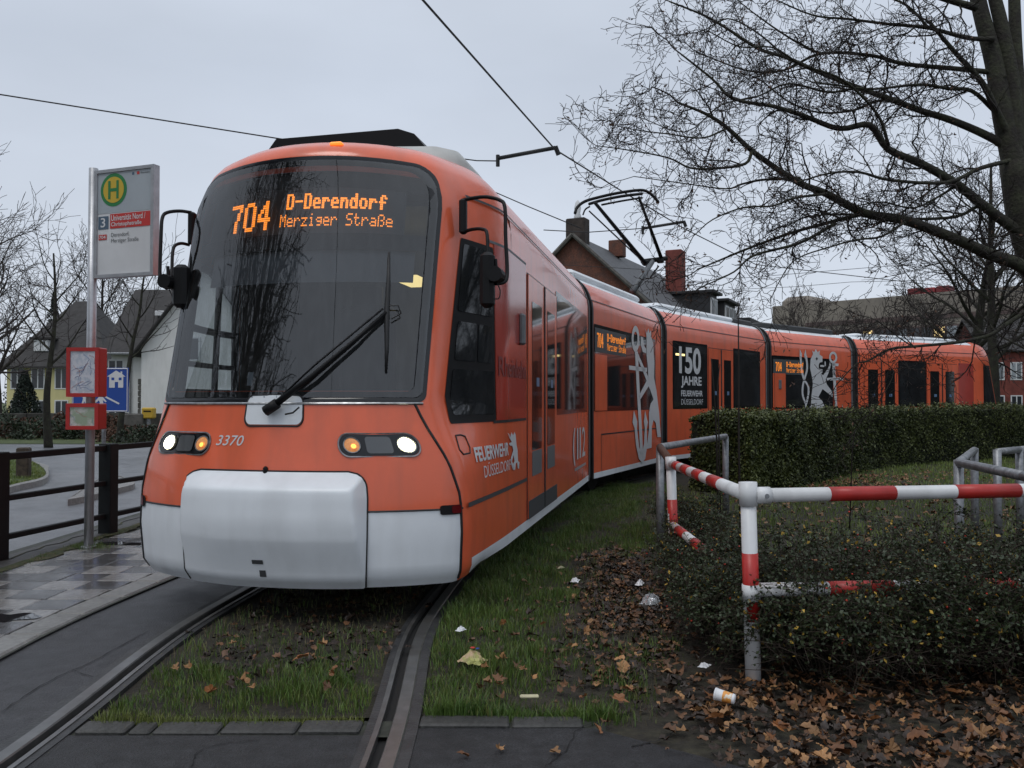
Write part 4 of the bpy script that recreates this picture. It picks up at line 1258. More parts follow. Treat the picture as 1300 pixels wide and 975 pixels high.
# residential road beyond the fence
sheet('road', [(-4.5, -20), (-4.5, 11), (-4.2, 16), (-3.2, 24), (-1, 33), (-1, 37), (-60, 37), (-60, 8), (-8.6, 4), (-8.0, -20)], -.045, 'asphalt_road')
sheet('far_verge', [(-70, 31.5), (-14.5, 29), (-5.5, 30.5), (4, 36), (4, 80), (-70, 80)], -.03, 'lawn_soil')
def island(name, pts, zt, m, kerb='kerb_stone'):
    P = catmull([(x, y, 0) for x, y in pts] + [(pts[0][0], pts[0][1], 0)], 5)[:-1]
    n_ = len(P); c = sum(P, Vector()) / n_
    o = MB().poly([(p.x, p.y, zt) for p in P]).build(name, m); struct(o)
    outr = [c + (p - c) * (1 + .16 / (p - c).length) for p in P]
    MB().grid([[(p.x, p.y, -.06) for p in outr], [(p.x, p.y, zt - .006) for p in outr], [(p.x, p.y, zt + .012) for p in P], [(p.x, p.y, -.05) for p in P]], close=True).build('kerb', kerb, o)
    return o
A = [gp(x, y, .05) for x, y in ((-60, 640), (15, 617), (52, 608), (58, 600), (48, 590), (30, 583), (10, 577), (-60, 571))]
isl = island('grass_island', [(p.x, p.y) for p in A], .06, 'lawn_soil')
A = [gp(x, y, .05) for x, y in ((90, 632), (120, 626), (150, 617), (160, 611), (152, 605), (135, 606), (120, 612))]
island('kerb_island', [(p.x, p.y) for p in A], .05, 'kerb_stone')
# ------------------------------------------------------------------ stop sign, fence, barriers, wires, litter
mat('sign_white', (0.62, 0.63, 0.64, 1), 0.35, var=0.04, scale=3, dirt=0.08)
mat('sign_grey', (0.36, 0.40, 0.43, 1), 0.35, var=0.05, scale=3)
mat('sign_green', (0.02, 0.19, 0.055, 1), 0.4)
mat('sign_yellow', (0.55, 0.38, 0.035, 1), 0.4)
mat('sign_red', (0.50, 0.035, 0.03, 1), 0.4)
mat('sign_blue_grey', (0.075, 0.12, 0.17, 1), 0.4)
mat('sign_text_grey', (0.10, 0.105, 0.11, 1), 0.5)
mat('case_red', (0.42, 0.022, 0.02, 1), 0.35, var=0.06, scale=4, dirt=0.12)
mat('map_paper', (0.42, 0.47, 0.54, 1), 0.25, col2=(0.55, 0.57, 0.62, 1), scale=18, thr=(.45, .55), coat=.4)
mat('map_paper_green', (0.30, 0.37, 0.27, 1), 0.25, col2=(0.52, 0.52, 0.50, 1), scale=7, thr=(.42, .52), coat=.4)
mat('map_line', (0.15, 0.22, 0.42, 1), 0.5)
mat('map_line_red', (0.42, 0.14, 0.10, 1), 0.5)
mat('traffic_blue', (0.012, 0.06, 0.30, 1), 0.35, var=0.04, scale=3)
mat('fence_black', (0.005, 0.007, 0.008, 1), 0.65, var=0.3, scale=8, spec=0.3)
mat('barrier_white', (0.66, 0.67, 0.68, 1), 0.4, var=0.05, scale=9, dirt=0.22)
mat('barrier_red', (0.42, 0.022, 0.018, 1), 0.4, var=0.12, scale=8, dirt=0.2)
mat('rust', (0.10, 0.045, 0.028, 1), 0.85, col2=(0.07, 0.03, 0.015, 1), var=0.3, scale=30, bump=0.6, bscale=80)
mat('wire_black', (0.012, 0.012, 0.013, 1), 0.6)
mat('paper_white', (0.72, 0.73, 0.75, 1), 0.7, var=0.05, scale=20)
mat('paper_cream', (0.50, 0.46, 0.30, 1), 0.7, var=0.1, scale=20)
mat('plastic_film', (0.42, 0.44, 0.46, 1), 0.25, var=0.25, scale=22, trans=0.35)
mat('wrapper', (0.50, 0.36, 0.22, 1), 0.5, col2=(0.38, 0.38, 0.13, 1), var=0.1, scale=14, thr=(.45, .55))
mat('label_orange', (0.70, 0.30, 0.06, 1), 0.5, col2=(0.72, 0.68, 0.58, 1), scale=30, thr=(.5, .58))

# ---- stop sign -----------------------------------------------------------
sb = gp(112.5, 695, PZ)
stop = thing('tram_stop_sign', 'tall grey pole with green and yellow H stop sign and red map cases', 'stop sign', sb)
top_z = at(115, 217, sb.y).z
MB().tube([(0, 0, -.05), (0.012, 0, top_z - .0)], .042, 14).build('pole', 'aluminium', stop, True)
MB().tube([(0, 0, 0), (0, 0, .015)], .075, 14).build('base_plate', 'aluminium', stop)
yaw = R(-20)
sw, sh_ = .70, 1.01
zb = at(118, 357, sb.y).z
def SG(x, z, d=0.0):        # panel coordinates from its left edge, facing the camera
    c, s = math.cos(yaw), math.sin(yaw)
    return Vector((.045 + x * c + d * s * -1 * -1 * 0 + d * math.sin(-yaw) * -1, x * s - d * math.cos(yaw), zb - 0 + z))
def sgbox(mb, x0, x1, z0, z1, d0, d1):
    vs = [SG(x, z, d) for d in (d0, d1) for x, z in ((x0, z0), (x1, z0), (x1, z1), (x0, z1))]
    mb.add(vs, [(3, 2, 1, 0), (4, 5, 6, 7), (0, 1, 5, 4), (1, 2, 6, 5), (2, 3, 7, 6), (3, 0, 4, 7)]); return mb
pan = sgbox(MB(), .02, sw - .02, .02, sh_ - .02, -.02, .02).build('panel', 'sign_white', stop)
fr_ = MB(); sgbox(fr_, 0, .035, 0, sh_, -.04, .035); sgbox(fr_, sw - .035, sw, 0, sh_, -.04, .035); sgbox(fr_, .035, sw - .035, 0, .03, -.04, .034); sgbox(fr_, .035, sw - .035, sh_ - .03, sh_, -.04, .034)
fr_.build('frame', 'aluminium', stop)
def sgq(name, m, x0, x1, z0, z1, d, par=pan): return MB().quad(SG(x0, z0, d), SG(x1, z0, d), SG(x1, z1, d), SG(x0, z1, d)).build(name, m, par)
sgq('grey_field', 'sign_grey', .035, sw - .035, .60, sh_ - .03, .022)
cxs, czs = .225, .815
def disc(r, d, m, nm, ri=0):
    mb = MB(); n_ = 32
    o_ = [SG(cxs + r * math.cos(2 * math.pi * k / n_), czs + r * math.sin(2 * math.pi * k / n_), d) for k in range(n_)]
    mb.poly(o_); return mb.build(nm, m, pan)
disc(.155, .024, 'sign_green', 'green_ring'); disc(.122, .026, 'sign_yellow', 'yellow_disc')
put_text(MB(), 'H', lambda a, b: SG(lerp(cxs - .062, cxs + .062, a), lerp(czs - .085, czs + .085, b), .028), .02).build('letter_h', 'sign_green', pan)
sgq('number_field', 'sign_blue_grey', .045, .165, .455, .575, .024)
put_text(MB(), '3', lambda a, b: SG(lerp(.075, .13, a), lerp(.472, .56, b), .026), .01).build('platform_number', 'sign_white', pan)
sgq('name_field', 'sign_red', .185, sw - .045, .455, .59, .024)
put_text(MB(), 'Universität Nord /', lambda a, b: SG(lerp(.20, .60, a), lerp(.525, .58, b), .026), .012).build('lettering', 'sign_white', pan)
put_text(MB(), 'Christophstraße', lambda a, b: SG(lerp(.20, .555, a), lerp(.463, .512, b), .026), .012).build('lettering', 'sign_white', pan)
sgq('line_field', 'sign_red', .05, .145, .355, .405, .024)
put_text(MB(), '704', lambda a, b: SG(lerp(.06, .135, a), lerp(.364, .396, b), .026), .01).build('line_number', 'sign_white', pan)
put_text(MB(), 'Derendorf,', lambda a, b: SG(lerp(.20, .41, a), lerp(.372, .415, b), .024)).build('lettering', 'sign_text_grey', pan)
put_text(MB(), 'Merziger Straße', lambda a, b: SG(lerp(.20, .52, a), lerp(.312, .36, b), .024)).build('lettering', 'sign_text_grey', pan)
put_text(MB(), 'Rheinbahn', lambda a, b: SG(lerp(.54, .645, a), lerp(.938, .958, b), .024)).build('operator_name', 'sign_text_grey', pan)
sgq('operator_mark', 'sign_red', .495, .525, .935, .962, .024); sgq('operator_mark', 'sign_blue_grey', .44, .465, .935, .96, .024)
def case(y0, y1, paper, lines):
    z1, z0 = at(112, y0, sb.y).z, at(112, y1, sb.y).z
    w = .30; d_ = .16
    b = MB().box((-.015, -.03, (z0 + z1) / 2), (w, d_, z1 - z0), ch=.008).build('map_case', 'case_red', stop)
    yy = -.03 - d_ / 2
    MB().box((-.015, yy - .006, z0 + .018), (w - .002, .014, .034)).box((-.015, yy - .006, z1 - .018), (w - .002, .014, .034)).box((-.015 - w / 2 + .018, yy - .006, (z0 + z1) / 2), (.034, .013, z1 - z0 - .07)).box((-.015 + w / 2 - .018, yy - .006, (z0 + z1) / 2), (.034, .013, z1 - z0 - .07)).build('case_rim', 'case_red', b)
    x0, x1 = -.015 - w / 2 + .035, -.015 + w / 2 - .035
    MB().quad((x0, yy - .003, z0 + .035), (x1, yy - .003, z0 + .035), (x1, yy - .003, z1 - .035), (x0, yy - .003, z1 - .035)).build('map', paper, b)
    r_ = random.Random(int(y0))
    for k in range(lines):
        mb = MB(); x = r_.uniform(x0 + .02, x1 - .02); z = r_.uniform(z0 + .05, z1 - .05); a = r_.uniform(0, 6.28); pts = []
        for j in range(7):
            pts.append((min(x1 - .008, max(x0 + .008, x)), yy - .0045, min(z1 - .043, max(z0 + .043, z)))); a += r_.uniform(-.7, .7); x += .022 * math.cos(a); z += .022 * math.sin(a)
        mb.tube(pts, .0012, 4); mb.build('map_line', 'map_line' if k % 4 else 'map_line_red', b)
case(445, 507, 'map_paper', 16)
case(515, 548, 'map_paper_green', 4)

# ---- blue living-street sign behind it ---------------------------------------
bY = 15.0
bb = at(130, 560, bY); bb.z = -.045
blue = thing('road_sign', 'blue rectangular sign with white house and figures, partly hidden by red map cases', 'road sign', bb)
x0, z1 = at(92, 467, bY).x - bb.x, at(92, 467, bY).z - bb.z
x1, z0 = at(163, 523, bY).x - bb.x, at(163, 523, bY).z - bb.z
MB().tube([(0, .05, 0), (0, .05, z1 - .02)], .035, 10).build('pole', 'galvanised', blue, True)
bp_ = MB().box(((x0 + x1) / 2, 0, (z0 + z1) / 2), (x1 - x0, .02, z1 - z0), ch=.005).build('panel', 'traffic_blue', blue)
def B2(a, b, d=.013): return Vector((lerp(x0, x1, a), -d, lerp(z0, z1, b)))
def bpoly(pts, nm, m='sign_white', d=.013): return MB().poly([B2(a, b, d) for a, b in pts]).build(nm, m, bp_)
W_, H_ = x1 - x0, z1 - z0
o_ = [(0.02, .02), (.98, .02), (.98, .98), (.02, .98)]
mbx = MB()
for k in range(4): mbx.tube([B2(*o_[k], .011), B2(*o_[(k + 1) % 4], .011)], .008, 4)
mbx.build('border', 'sign_white', bp_)
for pts, nm in (([(.66, .55), (.66, .80), (.62, .80), (.78, .94), (.86, .88), (.86, .92), (.89, .92), (.89, .86), (.95, .80), (.91, .80), (.91, .55), (.82, .55), (.82, .68), (.76, .68), (.76, .55)], 'house_symbol'),
                ([(.45, .42), (.47, .45), (.85, .20), (.83, .17)], 'kerb_symbol'),
                ([(.46, .05), (.50, .22), (.48, .26), (.42, .20), (.40, .23), (.48, .34), (.55, .34), (.62, .24), (.60, .22), (.55, .27), (.56, .20), (.62, .05), (.58, .05), (.53, .15), (.50, .05)], 'child_symbol'),
                ([(.15, .08), (.20, .30), (.17, .45), (.12, .38), (.10, .40), (.17, .55), (.25, .55), (.32, .42), (.29, .40), (.25, .46), (.25, .30), (.31, .08), (.27, .08), (.22, .25), (.19, .08)], 'adult_symbol')):
    bpoly(pts, nm)
for (a, b, nm) in ((.70, .72, 'window_symbol'), (.83, .72, 'window_symbol')):
    bpoly([(a, b), (a + .05, b), (a + .05, b + .06), (a, b + .06)], nm, 'traffic_blue', .0145)
for (a, b, r_) in ((.515, .40, .035), (.21, .62, .04)):
    MB().poly([B2(a + r_ * math.cos(R(t)) * H_ / W_, b + r_ * math.sin(R(t))) for t in range(0, 360, 30)]).build('head_symbol', 'sign_white', bp_)

# ---- black fence --------------------------------------------------------------
f0 = Vector((-4.40, 7.42, 0)); f1 = Vector((-4.16, 8.95, 0))
fd = (f1 - f0); step = fd.length; fdn = fd.normalized(); frz = math.atan2(fdn.y, fdn.x) - math.pi / 2
fence = thing('fence', 'black post and three-rail fence along the back of the platform', 'fence', f0)
for k in range(-2, 4):
    p = fd * k
    MB().box((p.x, p.y, .46), (.14, .14, .98), rz=frz, ch=.008).build('post', 'fence_black', fence)
for z, h_ in ((.905, .06), (.545, .05), (.21, .05)):
    a, b = fd * -2.4, fd * 3.4
    c_ = (a + b) / 2
    MB().box((c_.x + .0, c_.y, z), (.05, (b - a).length, h_), rz=frz, ch=.006).build('rail', 'fence_black', fence)
# wooden stump on the grass island
sp = gp(83, 632 - 3, .06); sp = Vector((gp(82, 607, .06).x, gp(82, 607, .06).y, .05))
mat('old_wood', (0.055, 0.042, 0.03, 1), 0.9, var=0.35, scale=12, bump=0.5, bscale=40)
sp = gp(30, 606, .06)
MB().box((0, 0, .26), (.20, .20, .54), ch=.02).box((0, 0, .54), (.23, .23, .04), ch=.012)
stp = MB().box((0, 0, .25), (.20, .20, .54), ch=.02).build('wooden_post', 'old_wood', None, loc=sp, rz=.2)
tag(stp, 'short dark wooden post standing on the grass island', 'post')

# ---- red and white tube barrier ----------------------------------------------
PR = .038
pb = gp(957, 866); pt = at(949.5, 617, pb.y)
bar = thing('barrier', 'red and white striped tube barrier with corner post beside the path', 'barrier', pb)
def tub(parent, name, a, b, r, bands, start_red, red='barrier_red'):
    """white tube with red sleeves; bands are fractions along it"""
    a, b = Vector(a), Vector(b)
    t = MB().tube([a, b], r, 14).build(name, 'barrier_white', parent, True)
    bs = [0] + list(bands) + [1]
    for k in range(len(bs) - 1):
        if (k % 2 == 0) == start_red:
            MB().tube([a.lerp(b, bs[k]), a.lerp(b, bs[k + 1])], r + .0012, 14).build('red_band', red, t, True)
    return t
Z0 = Vector((0, 0, -.1))
T = pt - pb
tub(bar, 'post', Z0, T, PR, [.115 + .885 * .0 + .20, .555], False) if False else None
post = MB().tube([Z0, T], PR, 14).build('post', 'barrier_white', bar, True)
def frac(py): return (866 - py) / (866 - 617)
MB().tube([T * frac(788), T * frac(702)], PR + .0012, 14).build('red_band', 'barrier_red', post, True)
MB().tube([T * frac(762), T * frac(742)], PR + .006, 14).build('collar', 'barrier_white', post, True)
MB().tube([T * frac(642), T * frac(612)], PR + .007, 14).build('cap', 'barrier_white', post, True)
# right rails
rz_ = .92
A0 = at(958, 629, pb.y) - pb; q1 = at(1300, 622.5, 4.52) - pb
dirr = (q1 - A0); B0 = A0 + dirr * 2.6
def rail_right(A, B, pxs, Yr, nm):
    t = MB().tube([A, B], PR - .003, 14).build(nm, 'barrier_white', bar, True)
    ln = (q1.x - A.x)
    xs = [at(p, 600, lerp(pb.y, 4.52, (p - 958) / 342.0)).x - pb.x for p in pxs]
    for k in range(0, len(xs), 2):
        f_ = [(x - A.x) / (B.x - A.x) for x in xs[k:k + 2]]
        MB().tube([A.lerp(B, f_[0]), A.lerp(B, f_[1])], PR - .0016, 14).build('red_band', 'barrier_red', t, True)
    return t
rail_right(A0, B0, [1051, 1134, 1211, 1292, 1372, 1450, 1530, 1610], 0, 'top_rail')
A1 = at(962, 749, pb.y) - pb; q2 = at(1300, 742.5, 4.52) - pb; B1 = A1 + (q2 - A1) * 2.6
rail_right(A1, B1, [1049, 1131, 1209, 1289, 1370, 1450, 1530, 1610], 0, 'lower_rail')
MB().tube([A0, A0 + dirr * .052], PR + .004, 14).build('socket', 'barrier_white', bar, True)
MB().tube([A0 + dirr * .035 + Vector((0, -.045, 0)), A0 + dirr * .035 + Vector((0, -.03, 0))], .012, 8).build('bolt', 'galvanised', bar)
px_ = A0 + dirr * 2.0
MB().tube([(px_.x, px_.y, -.1), (px_.x, px_.y, .96)], PR, 12).build('post', 'barrier_white', bar, True)
# left rail going back, second post
p2 = gp(856.5, 729); t2 = at(851.5, 583, p2.y)
c2 = p2 - pb; T2 = t2 - p2
post2 = MB().tube([c2 + Z0, c2 + T2], PR, 14).build('post', 'barrier_white', bar, True)
f2 = lambda py: (729 - py) / (729 - 583.0)
MB().tube([c2 + T2 * f2(692), c2 + T2 * f2(634)], PR + .0012, 14).build('red_band', 'barrier_red', post2, True)
MB().tube([c2 + T2 * f2(596), c2 + T2 * f2(580)], PR + .006, 14).build('cap', 'barrier_white', post2, True)
tub(bar, 'top_rail', at(945, 627, pb.y) - pb, at(853, 589, p2.y) - pb, PR - .003, [.22, .34, .44, .55, .64, .75, .83, .92], False)
st = tub(bar, 'broken_rail', at(854, 667, p2.y) - pb, at(892, 697, lerp(p2.y, pb.y, .42)) - pb, PR - .004, [.22, .5, .76], False)
e_ = at(892, 697, lerp(p2.y, pb.y, .42)) - pb
MB().tube([e_, e_ + Vector((.015, -.10, -.02))], [.03, .018], 8).build('rusted_end', 'rust', st, True)
# ---- plain grey rail behind it -------------------------------------------------
g1 = at(838, 566, 8.1); g2 = at(921, 553, 10.6); g1.z = g2.z = .955
gr = thing('handrail', 'bare grey tube handrail continuing behind the striped barrier', 'handrail', (g1.x, g1.y, 0))
G0 = Vector((g1.x, g1.y, 0))
for p in (g1, g2): MB().tube([Vector((p.x, p.y, -.1)) - G0, Vector((p.x, p.y, .955)) - G0], PR, 12).build('post', 'galvanised', gr, True)
MB().tube([g1 - G0, g2 - G0], PR - .003, 12).build('rail', 'galvanised', gr, True)
MB().tube([g1 - G0, t2 + Vector((0, .0, -.02)) - G0], PR - .003, 12).build('rail', 'rust', gr, True)
# ---- grey railings at the right ------------------------------------------------
def railing(pts, posts, label, zt=.90):
    P = [at(x, y, Y) for x, y, Y in pts]
    for p in P: p.z = zt
    o0 = Vector((P[0].x, P[0].y, 0))
    t = thing('handrail', label, 'handrail', o0)
    for a, b in zip(P, P[1:]): MB().tube([a - o0, b - o0], .034, 12).build('rail', 'galvanised', t, True)
    for k in posts: MB().tube([Vector((P[k].x, P[k].y, -.1)) - o0, P[k] + Vector((0, 0, .02)) - o0], .037, 12).build('post', 'galvanised', t, True)
railing([(1237, 571, 8.6), (1217, 588, 6.85), (1300, 604, 5.6), (1420, 630, 4.7)], (0, 1, 3), 'grey tube handrail with one angled corner behind the striped barrier')
railing([(1266, 573, 8.3), (1294, 570, 8.7), (1380, 562, 10)], (0, 1, 2), 'grey tube handrail with straight posts standing on the lawn')

# ---- overhead line --------------------------------------------------------------
def wire(name, pts, r, label, cat='wire', sub=1):
    o0 = Vector(pts[0])
    o = MB().tube([Vector(p) - o0 for p in pts], r, 5).build(name, 'wire_black', None, True, loc=o0)
    tag(o, label, cat); return o
CZ = 5.0
cwp = [gp(x, y, CZ) for x, y in ((537, 0), (705, 190), (790, 243), (870, 291), (960, 336))]
d0 = cwp[0] - cwp[1]; d9 = cwp[-1] - cwp[-2]
cwp = [cwp[0] + d0 * 2.5] + cwp + [cwp[-1] + d9 + Vector((5, 0, 0)), cwp[-1] + d9 * 2 + Vector((20, 2, 0))]
wire('contact_wire', cwp, .012, 'dark contact wire strung over the tram above its pantograph', 'wire')
def steady(x0, y0, x1, y1, Y, label):
    b = gp(x1, y1, CZ); a = at(x0, y0, b.y + .4)
    t = thing('steady_arm', label, 'wire arm', b)
    MB().tube([a - b, Vector((0, 0, .04))], .03, 7).build('arm', 'wire_black', t, True)
    MB().tube([(0, 0, .06), (0.05, .02, -.06)], .035, 7).build('clamp', 'wire_black', t)
    MB().tube([a - b + Vector((0, 0, .05)), a - b + Vector((0, 0, -.12))], .03, 7).build('hanger', 'wire_black', t)
    return a
a1 = steady(632, 201, 705, 191, 0, 'short black arm holding the contact wire over the front roof')
a2 = steady(816, 290, 868, 284, 0, 'short black arm holding the contact wire behind the pantograph')
s1 = [at(-80, 109, 11), at(0, 120, 11.2), at(360, 177, 12.2), at(520, 193, 12.6), at(605, 204, 13.2), a1 + Vector((0, 0, -.04))]
wire('span_wire', s1, .010, 'thin span wire crossing the sky from the left to the front arm')
s2 = [at(610, 236, 17.9), at(670, 262, 17.5), at(738, 290, 17.0)]
wire('span_wire', s2, .011, 'thin span wire running down to the brick chimney')
s3 = [at(690, 292, 17.3), at(745, 295, 17.3), a2]
wire('span_wire', s3, .010, 'thin span wire ending at the arm behind the pantograph')
wire('span_wire', [at(600, 330, 40), at(870, 345, 40), at(930, 360 - 6, 40), at(1100, 340, 40), at(1400, 318, 40)], .012, 'faint far span wire above the concrete building')
wire('span_wire', [at(700, 380, 44), at(900, 369, 44), at(1010, 364, 44), at(1080, 358, 44), at(1400, 350, 44)], .012, 'faint far span wire just over the concrete roof')

# ---- litter ------------------------------------------------------------------------
cp = gp(921, 889, .05); cp.z = .066
cup = thing('paper_cup', 'white cup with orange label lying on the fallen leaves by the path', 'cup', cp, R(-28)); cup.scale = (.85, .85, .85); cup.rotation_euler = (0, .12, R(-28))
MB().tube([(-.05, 0, 0), (-.045, 0, 0), (.045, 0, 0), (.05, 0, 0)], [.028, .031, .026, .022], 18).build('body', 'paper_white', cup, True)
MB().tube([(-.012, 0, 0), (.036, 0, 0)], [.0294, .0270], 18, caps=False).build('label_band', 'label_orange', cup, True)
MB().tube([(-.056, 0, 0), (-.045, 0, 0)], [.033, .033], 18).build('lid', 'paper_white', cup, True)
def crumple(name, px, py, sx, sy, sz, m, label, cat, seed, n=9, z=.03):
    r_ = random.Random(seed); rows = []
    for i in range(n):
        row = []
        for j in range(n):
            x, y = (i / (n - 1) - .5), (j / (n - 1) - .5)
            d = max(0, 1 - 2.0 * math.hypot(x, y)) 
            row.append((x * sx + r_.uniform(-.06, .06) * sx, y * sy + r_.uniform(-.06, .06) * sy, sz * (d ** .5) * (.5 + .5 * r_.random()) + r_.uniform(0, .15) * sz))
        rows.append(row)
    c = gp(px, py, .0); c.z = z
    o = MB().grid(rows).build(name, m, None, False, loc=c, rz=r_.uniform(0, 6))
    tag(o, label, cat); return o
crumple('plastic_bag', 826, 771, .15, .12, .075, 'plastic_film', 'crumpled clear plastic bag lying on leaves by the shrub', 'plastic bag', 1, 12)
crumple('paper_scrap', 812, 747, .12, .05, .04, 'paper_white', 'torn white paper scrap behind the clear plastic bag', 'litter', 2)
crumple('paper_scrap', 730, 743, .09, .06, .035, 'paper_white', 'white paper scrap on the bare soil patch beside the tram', 'litter', 3)
crumple('paper_scrap', 585, 810, .07, .04, .025, 'paper_white', 'small white tissue in the grass near the right rail', 'litter', 4, z=.045)
crumple('paper_scrap', 894, 853, .07, .05, .02, 'paper_white', 'small folded white paper beside the foot of the striped post', 'litter', 5)
crumple('paper_scrap', 712, 726, .07, .03, .02, 'paper_cream', 'pale paper strip on the soil beside the tram', 'litter', 8)
wr = crumple('food_wrapper', 600, 848, .13, .10, .07, 'wrapper', 'crumpled tan and yellow-green wrapper lying in the grass', 'wrapper', 6, 10, z=.03)
MB().box((.0, .0, .075), (.022, .02, .004), ch=.001).build('red_print', 'sign_red', wr); MB().box((.026, .006, .072), (.014, .018, .004), ch=.001).build('blue_print', 'traffic_blue', wr)
st_ = MB().box((0, 0, .0), (.085, .026, .012), ch=.004).build('card_strip', 'paper_cream', None, loc=gp(672, 884, .05), rz=.05)
tag(st_, 'small cream cardboard strip at the grass edge', 'litter')
# ------------------------------------------------------------------ vegetation
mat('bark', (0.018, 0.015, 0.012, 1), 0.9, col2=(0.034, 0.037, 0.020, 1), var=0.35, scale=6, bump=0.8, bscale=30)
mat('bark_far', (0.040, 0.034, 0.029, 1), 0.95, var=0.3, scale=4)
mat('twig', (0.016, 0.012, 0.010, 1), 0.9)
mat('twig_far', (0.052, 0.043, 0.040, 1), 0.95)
mat('dead_leaf', (0.085, 0.040, 0.022, 1), 0.8, var=0.4, scale=30)
mat('grass_a', (0.045, 0.095, 0.014, 1), 0.5, col2=(0.105, 0.165, 0.030, 1), var=0.35, scale=5)
mat('grass_b', (0.105, 0.165, 0.032, 1), 0.5, col2=(0.17, 0.20, 0.050, 1), var=0.3, scale=3)
mat('grass_y', (0.085, 0.125, 0.022, 1), 0.5, col2=(0.16, 0.175, 0.045, 1), var=0.3, scale=6)
mat('grass_dry', (0.16, 0.13, 0.065, 1), 0.8, var=0.3, scale=6)
mat('leaf_tan', (0.30, 0.155, 0.062, 1), 0.6, var=0.3, scale=22, objvar=0.35)
mat('leaf_brown', (0.125, 0.056, 0.022, 1), 0.55, var=0.35, scale=22, objvar=0.4)
mat('leaf_dark', (0.035, 0.018, 0.009, 1), 0.5, var=0.35, scale=22, objvar=0.4)
mat('leaf_rust', (0.22, 0.085, 0.026, 1), 0.55, var=0.3, scale=22, objvar=0.35)
mat('shrub_leaf', (0.018, 0.030, 0.009, 1), 0.55, col2=(0.034, 0.050, 0.016, 1), var=0.3, scale=4)
mat('shrub_leaf_light', (0.045, 0.065, 0.025, 1), 0.45, var=0.3, scale=5)
mat('shrub_yellow', (0.42, 0.26, 0.030, 1), 0.6, var=0.3, scale=9)
mat('berry_red', (0.45, 0.03, 0.012, 1), 0.35)
mat('shrub_stem', (0.035, 0.024, 0.016, 1), 0.9)
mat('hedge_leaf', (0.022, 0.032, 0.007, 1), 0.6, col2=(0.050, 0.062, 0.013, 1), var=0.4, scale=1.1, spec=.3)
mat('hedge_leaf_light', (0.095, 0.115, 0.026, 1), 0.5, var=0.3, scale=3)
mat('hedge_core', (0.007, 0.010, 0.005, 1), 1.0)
mat('conifer', (0.012, 0.022, 0.014, 1), 0.8, var=0.4, scale=2)
mat('ivy', (0.02, 0.034, 0.014, 1), 0.6, var=0.4, scale=3)
rng = np.random.default_rng(11)

def prisms(segs):
    """thin three-sided sticks; segs rows p0 p1 r0 r1"""
    S = np.asarray(segs, np.float64)
    p0, p1, r0, r1 = S[:, 0:3], S[:, 3:6], S[:, 6:7], S[:, 7:8]
    t = p1 - p0; t /= np.maximum(np.linalg.norm(t, axis=1, keepdims=True), 1e-9)
    a = np.where(np.abs(t[:, 2:3]) < .9, np.array([[0, 0, 1.]]), np.array([[1., 0, 0]]))
    x = np.cross(t, a); x /= np.linalg.norm(x, axis=1, keepdims=True); y = np.cross(t, x)
    V = []
    for k in range(3):
        c, s = math.cos(2.0944 * k), math.sin(2.0944 * k); V.append(p0 + (x * c + y * s) * r0)
    for k in range(3):
        c, s = math.cos(2.0944 * k), math.sin(2.0944 * k); V.append(p1 + (x * c + y * s) * r1)
    V = np.stack(V, 1).reshape(-1, 3)
    n = len(S); b = np.arange(n)[:, None] * 6
    Fq = np.concatenate([b + np.array([[0, 1, 4, 3]]), b + np.array([[1, 2, 5, 4]]), b + np.array([[2, 0, 3, 5]])], 0)
    return V, Fq
def stick_mesh(name, segs, m): 
    V, Fq = prisms(segs); return np_mesh(name, V, Fq, m)
def leaf_quads(P, size, up=0.35, rng=rng, asp=0.55, nrm=None, spread=1.0):
    """diamond leaves at P with random facing"""
    n = len(P); size = np.broadcast_to(np.asarray(size), (n,))[:, None]
    d = rng.normal(size=(n, 3)); d /= np.linalg.norm(d, axis=1, keepdims=True)
    nn = rng.normal(size=(n, 3)) * spread + np.array([[0, 0, up]])
    if nrm is not None: nn = nn + nrm
    x = np.cross(nn, d); x /= np.maximum(np.linalg.norm(x, axis=1, keepdims=True), 1e-6)
    y = np.cross(nn, x); y /= np.maximum(np.linalg.norm(y, axis=1, keepdims=True), 1e-6)
    V = np.stack([P - y * size * .5, P + x * size * .5 * asp, P + y * size * .5, P - x * size * .5 * asp], 1).reshape(-1, 3)
    Fq = np.arange(n)[:, None] * 4 + np.array([[0, 1, 2, 3]])
    return V, Fq

# ---- grass ------------------------------------------------------------------------
def in_poly(pts, poly):
    x, y = pts[:, 0], pts[:, 1]; ins = np.zeros(len(pts), bool); n = len(poly); j = n - 1
    for i in range(n):
        xi, yi = poly[i]; xj, yj = poly[j]
        c = ((yi > y) != (yj > y)) & (x < (xj - xi) * (y - yi) / (yj - yi + 1e-12) + xi)
        ins ^= c; j = i
    return ins
def blob_noise(x, y, s, seed):
    r_ = np.random.default_rng(seed); v = np.zeros_like(x)
    for k in range(7):
        a = r_.uniform(0, 6.28); f = s * r_.uniform(.6, 2.2); v += np.sin((x * math.cos(a) + y * math.sin(a)) * f + r_.uniform(0, 6.28))
    return v / 7
def scatter(poly, n, rng=rng):
    P = np.array(poly); mn, mx = P.min(0), P.max(0)
    out = np.zeros((0, 2))
    while len(out) < n:
        q = rng.uniform(mn, mx, size=(n * 2, 2)); out = np.concatenate([out, q[in_poly(q, poly)]])
    return out[:n]
